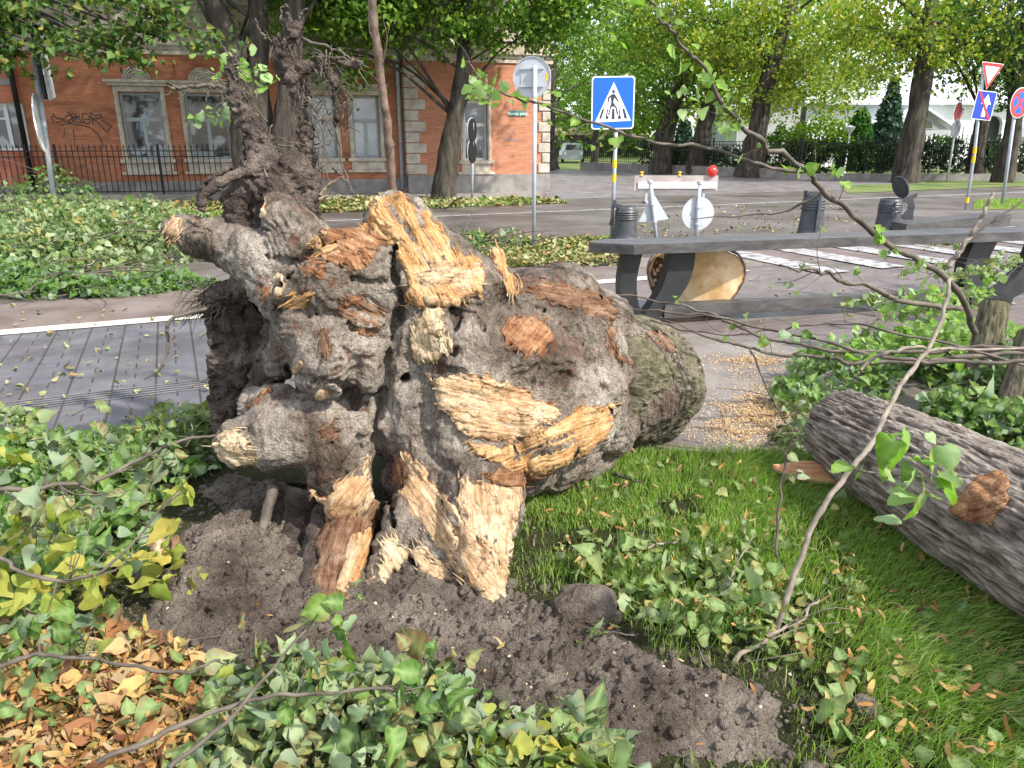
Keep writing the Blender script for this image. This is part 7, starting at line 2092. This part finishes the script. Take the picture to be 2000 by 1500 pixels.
heap('branch_heap', 'front edge of cut leafy branches nearest the wet path at the left', [gb(40, 570, .9, .35, .28), gb(130, 578, .7, .28, .22), gb(210, 575, .6, .25, .2), gb(-60, 565, .8, .4, .3), gb(330, 560, .6, .3, .2)], 2300, .075, 'mid', 'leaf_fresh', 30, 5)
heap('branch_heap', 'low leafy twigs poking up in front of the iron fence at the far left', [gb(110, 400, .9, .6, 1.0), gb(60, 402, .8, .5, .7), gb(170, 410, .5, .5, .7)], 500, .10, 'mid', 'leaf_fresh', 30, 6)
heap('branch_heap', 'low bush of leafy twigs behind the crest of the stump', [gb(925, 500, .35, .3, .45), gb(1000, 486, .3, .3, .3), gb(880, 510, .3, .3, .4)], 260, .07, 'mid', 'leaf_fresh', 40, 8)

# ---- leafy branches in the left foreground
Lf = []
def fb(px, py, z, rx, ry, rz_): p = gnd(px, py, z); return (p.x, p.y, z, rx, ry, rz_)
heap('fallen_branches', 'mass of broken leafy branches in the left foreground', [fb(60, 1000, .0, .42, .38, .26), fb(200, 960, .0, .45, .35, .24), fb(330, 900, .0, .34, .24, .22), fb(90, 900, .0, .45, .25, .20), fb(0, 1130, .0, .3, .3, .24), fb(150, 1090, .0, .34, .26, .17), fb(-60, 950, 0, .4, .4, .26)], 2700, .058, 'near', 'leaf_fresh', 22, 11)
heap('fallen_branches', 'sunlit pale leafy branches left of the hanging soil column', [fb(345, 870, .10, .24, .16, .20), fb(280, 900, .05, .26, .16, .16), fb(395, 890, .05, .14, .16, .22), fb(20, 880, .05, .22, .16, .2)], 640, .055, 'near', 'leaf_heap', 10, 12)
heap('fallen_branches', 'bright yellow green leaves on a low branch at the left edge', [fb(20, 1170, .22, .13, .16, .18), fb(70, 1060, .28, .18, .1, .1), fb(10, 900, .28, .1, .16, .16), fb(330, 1130, .10, .13, .12, .12), fb(170, 1160, .08, .2, .12, .08)], 120, .065, 'near', 'leaf_yellow', 10, 13)
heap('fallen_branches', 'fresh green leaves on a twig at the far lower left', [fb(60, 1240, .14, .2, .14, .08), fb(180, 1240, .1, .12, .12, .06), fb(120, 1120, .2, .16, .12, .12), fb(40, 1030, .26, .12, .1, .12)], 130, .062, 'near', 'leaf_fresh', 8, 14)

# ---- heap behind the log on the right
heap('fallen_branches', 'leafy branches heaped behind the long log at the right', [fb(1640, 760, .0, .40, .3, .26), fb(1760, 720, .0, .5, .3, .28), fb(1900, 740, .0, .5, .35, .30), fb(2020, 760, .0, .5, .4, .32), fb(1560, 800, .0, .22, .22, .18)], 2100, .062, 'near', 'leaf_fresh', 24, 15)
heap('fallen_branches', 'upright leafy twigs in front of the right bench leg', [fb(1830, 690, .22, .35, .2, .28), fb(1740, 700, .2, .28, .2, .2), fb(1890, 690, .2, .25, .2, .26), fb(1950, 700, .15, .3, .2, .2), fb(1650, 700, .25, .14, .1, .18), fb(1800, 620, .3, .3, .2, .26), fb(1900, 600, .2, .2, .2, .2)], 620, .062, 'near', 'leaf_bright', 16, 16)
heap('fallen_branches', 'small pile of withered leafy twigs at the near end of the long log', [fb(1560, 850, .0, .14, .12, .22), fb(1540, 880, .0, .1, .1, .14)], 130, .045, 'near', 'leaf_dark', 14, 17)

heap('fallen_branches', 'green leaves crowding the feet of the two sawn stubs', [fb(1880, 850, .0, .30, .16, .26), fb(1985, 870, .0, .30, .16, .27), fb(1920, 800, .05, .26, .16, .30), fb(2040, 860, .0, .24, .16, .28)], 1500, .058, 'near', 'leaf_fresh', 8, 23)
heap('fallen_branches', 'pale and green leaves clustered high before the bench seat at the right', [fb(1840, 470, .60, .16, .14, .12), fb(1900, 470, .56, .2, .14, .1), fb(1800, 545, .48, .2, .14, .12), fb(1900, 545, .42, .26, .16, .14), fb(1720, 470, .62, .1, .1, .08), fb(1960, 520, .5, .16, .14, .1), fb(1700, 600, .36, .18, .12, .1), fb(1820, 620, .3, .3, .2, .16)], 420, .058, 'near', 'leaf_heap', 60, 19)
# ---- individual bare and leafy branches
def branch(name, label, pts, r0, r1, m='twig', side=0, sl=.3, srad=.003, per=4, lmat='leaf_fresh', lsize=.05, extra=None, group=None, near='near', wig=1.0, droop=.4, only=None):
    P0_ = [at(x, y, Y_) for x, y, Y_ in pts]
    t_ = thing(name, label, 'branch', group, loc=P0_[0])
    o_ = np.array(P0_[0]); P = np.array([tuple(p) for p in P0_]) - o_
    n_ = max(16, len(P) * 9); Q_ = resample(P, n_)
    rad = np.linspace(r0, r1, n_) * (1 + .12 * fbm(np.stack([np.arange(n_) * .8, np.full(n_, pts[0][0] * 1.), np.zeros(n_)], 1), 2))
    kn = rng.integers(2, n_ - 2, max(2, n_ // 7)); rad[kn] *= 1.22
    Q_[1:-1] += np.stack([fbm(np.stack([np.arange(n_ - 2) * .35, np.full(n_ - 2, pts[0][1] * .37 + i * 5), np.zeros(n_ - 2)], 1), 3) for i in range(3)], 1) * r0 * 1.8 * wig
    mb = MB(); mb.tube(Q_, rad, 9); mb.build('stem', M[m], t_, smooth=True)
    lp = []
    if side:
        for k in range(side):
            mb = MB()
            i = int(n_ * rng.uniform(.15, .97)); i = min(i, n_ - 2)
            if only: i = int(n_ * rng.uniform(*only))
            d = Q_[i + 1] - Q_[i - 1]; d /= np.linalg.norm(d); e = rng.normal(size=3); e[2] += .2; e /= np.linalg.norm(e)
            v = d * .7 + e * .7; v /= np.linalg.norm(v); L = sl * rng.uniform(.4, 1.1)
            S = resample([Q_[i], Q_[i] + v * L * .5 + rng.normal(size=3) * L * .08, Q_[i] + v * L + rng.normal(size=3) * L * .15], 8)
            mb.tube(S, np.linspace(srad, srad * .4, 8), 5)
            mb.build('side_twig', M[m], t_, smooth=True)
            for q in range(rng.poisson(per)): lp.append(S[rng.integers(3, 8)] + rng.normal(size=3) * .006)
    if extra: lp += [np.array(at(*e)) - o_ for e in extra]
    if lp:
        leaves('foliage', np.array(lp), rng.uniform(.65, 1.2, len(lp)) * lsize, near, M[lmat], t_, up=.3, droop=droop)
    return t_
branch('broken_branch', 'long arching branch running from the top centre down to the leafy heap at the right',
       [(1905, 650, 3.9), (1850, 545, 3.7), (1740, 480, 3.55), (1640, 395, 3.4), (1560, 330, 3.3), (1480, 270, 3.2), (1410, 190, 3.1), (1350, 100, 3.0), (1290, 30, 2.9), (1250, -30, 2.85)], .017, .0035, 'twig', 20, .16, .0022, 3, 'leaf_bright', .042,
       extra=[(1340 + rng.normal() * 22, 130 + rng.normal() * 40, 3.0) for _ in range(14)] + [(1400 + rng.normal() * 20, 200 + rng.normal() * 28, 3.1) for _ in range(14)] + [(1430 + rng.normal() * 16, 240 + rng.normal() * 22, 3.15) for _ in range(8)])
branch('broken_branch', 'thin branch reaching left past the blue crossing sign with pale leaves',
       [(1570, 335, 3.3), (1480, 318, 3.25), (1390, 290, 3.2), (1300, 282, 3.15), (1220, 262, 3.1), (1120, 228, 3.05), (1040, 200, 3.0), (980, 178, 2.95), (945, 165, 2.92), (925, 140, 2.9), (912, 118, 2.88)], .008, .002, 'twig', 12, .14, .0018, 1.5, 'leaf_bright', .042,
       extra=[(905, 115, 2.88), (930, 160, 2.9), (940, 175, 2.9), (955, 168, 2.9), (985, 160, 2.95), (1000, 200, 2.95), (1045, 192, 3.0), (1060, 208, 3.0), (1090, 190, 3.05), (1130, 232, 3.05), (1150, 240, 3.08), (1180, 250, 3.1), (1205, 270, 3.1), (1090, 215, 3.05), (1250, 290, 3.15), (1365, 230, 3.2), (1200, 70, 3.1), (1222, 90, 3.1), (1205, 285, 3.1)], only=(.4, .95))
branch('broken_branch', 'thin bare twig curving left in front of the round low sign', [(1610, 372, 3.4), (1560, 402, 3.45), (1500, 418, 3.5), (1420, 422, 3.55), (1350, 428, 3.6)], .006, .002, 'twig')
branch('broken_branch', 'dark branch with a torn tip pointing left above the bench rail', [(1880, 600, 4.2), (1760, 585, 4.1), (1650, 545, 4.0), (1600, 530, 3.95), (1542, 524, 3.9)], .016, .007, 'twig', 7, .25, .003, 2, 'leaf_fresh', .045)
branch('broken_branch', 'topmost of the bundle of long bare branches crossing before the bench', [(2060, 690, 3.1), (1900, 680, 3.2), (1760, 690, 3.3), (1600, 680, 3.4), (1480, 655, 3.5), (1380, 610, 3.6), (1290, 588, 3.7), (1195, 573, 3.75)], .010, .004, 'twig', 5, .2, .002, 1, 'leaf_bright', .045, group='bare branches crossing to the right')
branch('broken_branch', 'second bare branch of the bundle, starting at the mossy trunk', [(2060, 700, 3.0), (1900, 705, 3.1), (1740, 700, 3.2), (1600, 665, 3.35), (1420, 625, 3.5), (1320, 610, 3.6), (1215, 603, 3.7)], .010, .004, 'twig', 4, .2, .002, 1, 'leaf_bright', .045, group='bare branches crossing to the right')
branch('broken_branch', 'lowest thick bare branch of the bundle, with a twig hanging down', [(2060, 684, 3.3), (1850, 700, 3.3), (1700, 710, 3.3), (1580, 695, 3.35), (1460, 680, 3.4), (1360, 650, 3.5), (1270, 625, 3.6)], .011, .005, 'twig', 4, .2, .002, 1, 'leaf_fresh', .045, group='bare branches crossing to the right')
branch('broken_branch', 'thin bare branch weaving through the middle of the bundle', [(2060, 730, 3.2), (1800, 660, 3.3), (1640, 630, 3.45), (1500, 645, 3.5), (1400, 655, 3.55), (1290, 625, 3.6)], .007, .003, 'twig', 5, .25, .002, 1, 'leaf_fresh', .045, group='bare branches crossing to the right')
branch('broken_branch', 'thin dark twig hanging down from the bundle to the long log', [(1465, 680, 3.4), (1490, 740, 3.35), (1520, 800, 3.35), (1552, 850, 3.4)], .005, .003, 'twig')
branch('bent_stick', 'long pale stick bending across the right half in front of the log', [(1855, 545, 2.9), (1845, 600, 2.8), (1815, 680, 2.7), (1775, 730, 2.6), (1735, 800, 2.45), (1700, 870, 2.3), (1650, 930, 2.25), (1600, 1000, 2.2), (1560, 1100, 2.15), (1530, 1190, 2.1), (1488, 1285, 2.08)], .0075, .010, 'twig_pale', 0, wig=.6)
branch('bent_stick', 'pale curved twig lying over the log before the bundle', [(1680, 722, 2.9), (1730, 690, 2.9), (1790, 680, 2.9), (1860, 684, 2.95), (2010, 682, 3.0)], .008, .005, 'twig_pale', 0)
branch('bent_stick', 'grey stick lying across the soil at the lower right, forked at its tip', [(1278, 1412, 1.9), (1370, 1340, 1.95), (1450, 1275, 2.0), (1530, 1230, 2.08), (1600, 1172, 2.2)], .012, .004, 'twig_pale', 7, .3, .0022, 0, wig=.8)
branch('bent_stick', 'thin forked twig standing in the lawn among green leaves', [(1440, 1290, 2.1), (1432, 1200, 2.25), (1428, 1130, 2.35), (1470, 1050, 2.45)], .005, .002, 'twig_pale', 6, .16, .0015, 2, 'leaf_dark', .04)
branch('bent_stick', 'dark thin twig sticking up from the lawn left of the long stick', [(1518, 1090, 2.45), (1522, 980, 2.55), (1535, 890, 2.6), (1555, 850, 2.62)], .006, .003, 'twig', 5, .14, .0018, 3, 'leaf_dark', .035)
branch('bent_stick', 'short pale stick lying in the grass right of the stump', [(1220, 1075, 2.6), (1280, 1065, 2.62), (1335, 1055, 2.66)], .006, .004, 'twig_pale', 0)
branch('bent_stick', 'grey twig rising at the right over the bench seat', [(1850, 520, 3.4), (1880, 480, 3.4), (1910, 430, 3.4), (1940, 375, 3.4)], .012, .007, 'twig_pale', 0)
branch('bent_stick', 'thin dark twig running up to the right edge over the bench', [(1880, 480, 3.6), (1940, 430, 3.6), (2020, 380, 3.6)], .006, .004, 'twig', 0)
branch('leafy_twig', 'bright green leafy twig hanging in front of the long log', [(1650, 915, 1.75), (1720, 925, 1.75), (1810, 932, 1.72), (1850, 945, 1.7)], .0025, .0012, 'twig_pale', 0, lmat='leaf_bright', lsize=.064,
       extra=[(1660, 910, 1.75), (1690, 900, 1.75), (1720, 850, 1.74), (1740, 880, 1.73), (1760, 920, 1.72), (1790, 900, 1.72), (1775, 960, 1.72), (1800, 940, 1.7), (1820, 880, 1.72), (1830, 920, 1.7), (1850, 900, 1.7), (1870, 930, 1.7), (1845, 960, 1.7), (1725, 1020, 1.75), (1750, 860, 1.7), (1770, 840, 1.7), (1815, 845, 1.7), (1800, 985, 1.7), (1735, 905, 1.7), (1765, 890, 1.7), (1785, 935, 1.7), (1840, 870, 1.7), (1745, 950, 1.7), (1830, 975, 1.7), (1810, 905, 1.7)], wig=.3)
branch('leafy_twig', 'fresh leafy twig rising before the torn root at the bottom centre', [(330, 1500, 1.12), (460, 1390, 1.3), (560, 1270, 1.5), (620, 1210, 1.6), (690, 1150, 1.62)], .005, .002, 'twig', 0, lmat='leaf_fresh', lsize=.05,
       extra=[(690, 1140, 1.62), (700, 1160, 1.62), (670, 1180, 1.6), (640, 1180, 1.6), (650, 1210, 1.6), (620, 1200, 1.58), (600, 1215, 1.58), (680, 1240, 1.55), (690, 1290, 1.52), (680, 1210, 1.58), (630, 1270, 1.5), (600, 1290, 1.5), (690, 1330, 1.45), (720, 1350, 1.42), (750, 1370, 1.4), (830, 1280, 1.5), (835, 1270, 1.5), (700, 1380, 1.4), (750, 1270, 1.5)], wig=.5)
branch('leafy_twig', 'leafy branch lying along the bottom edge left of centre', [(190, 1490, 1.2), (420, 1390, 1.35), (560, 1355, 1.4), (760, 1350, 1.42), (900, 1360, 1.42)], .006, .003, 'twig', 14, .14, .002, 3, 'leaf_fresh', .055, only=(.4, .95))
branch('leafy_twig', 'bare dark branch lying over the orange leaf carpet', [(-40, 1320, 1.45), (80, 1280, 1.5), (200, 1290, 1.48), (350, 1310, 1.45), (430, 1290, 1.5)], .006, .003, 'twig', 4, .15, .002, 1, 'leaf_yellow', .045)
branch('leafy_twig', 'long dark branch running through the leaves at the left', [(-60, 960, 1.9), (60, 955, 1.95), (200, 930, 2.05), (330, 870, 2.2), (420, 850, 2.3)], .008, .004, 'twig', 16, .2, .003, 4, 'leaf_dark', .05)
branch('leafy_twig', 'twig with yellowish leaves crossing the left foreground', [(-30, 1070, 1.5), (80, 1130, 1.45), (200, 1110, 1.5), (300, 1010, 1.6), (360, 960, 1.7)], .005, .002, 'twig', 10, .14, .002, 2, 'leaf_yellow', .05)
branch('leafy_twig', 'single leaf seedling standing before the soil right of the bottom twig', [(835, 1320, 1.5), (838, 1290, 1.5), (842, 1260, 1.5)], .0015, .001, 'twig', 0, lmat='leaf_fresh', lsize=.035, extra=[(840, 1265, 1.5)])
branch('leafy_twig', 'small leafy twig lying on the soil by the big clod', [(1240, 1240, 2.05), (1180, 1235, 2.05), (1130, 1245, 2.05)], .003, .0015, 'twig', 6, .08, .001, 3, 'leaf_fresh', .035)
branch('bare_sapling', 'slim reddish brown bare stem rising straight behind the crest of the stump', [(770, 560, 4.1), (766, 370, 4.0), (758, 260, 3.95), (745, 160, 3.92), (730, 40, 3.9), (722, -40, 3.88)], .024, .018, 'twig_red', 16, .30, .002, 0, wig=.12)
branch('leafy_twig', 'fresh green leaves on a shoot before the three stemmed lime tree', [(480, 170, 8.0), (470, 130, 8.0), (485, 80, 8.0)], .008, .004, 'twig', 0, lmat='leaf_bright', lsize=.095, near='near',
       extra=[(470 + rng.normal() * 22, 130 + rng.normal() * 16, 8.0) for _ in range(16)] + [(515 + rng.normal() * 18, 150 + rng.normal() * 14, 8.0) for _ in range(12)] + [(400 + rng.normal() * 20, 110 + rng.normal() * 10, 8.0) for _ in range(8)])
branch('leafy_twig', 'small green sprig left of the caked root tower, before the window', [(440, 215, 8.0), (410, 225, 8.0), (385, 235, 8.0)], .006, .003, 'twig', 0, lmat='leaf_fresh', lsize=.08, extra=[(415 + rng.normal() * 22, 222 + rng.normal() * 13, 8.0) for _ in range(22)])
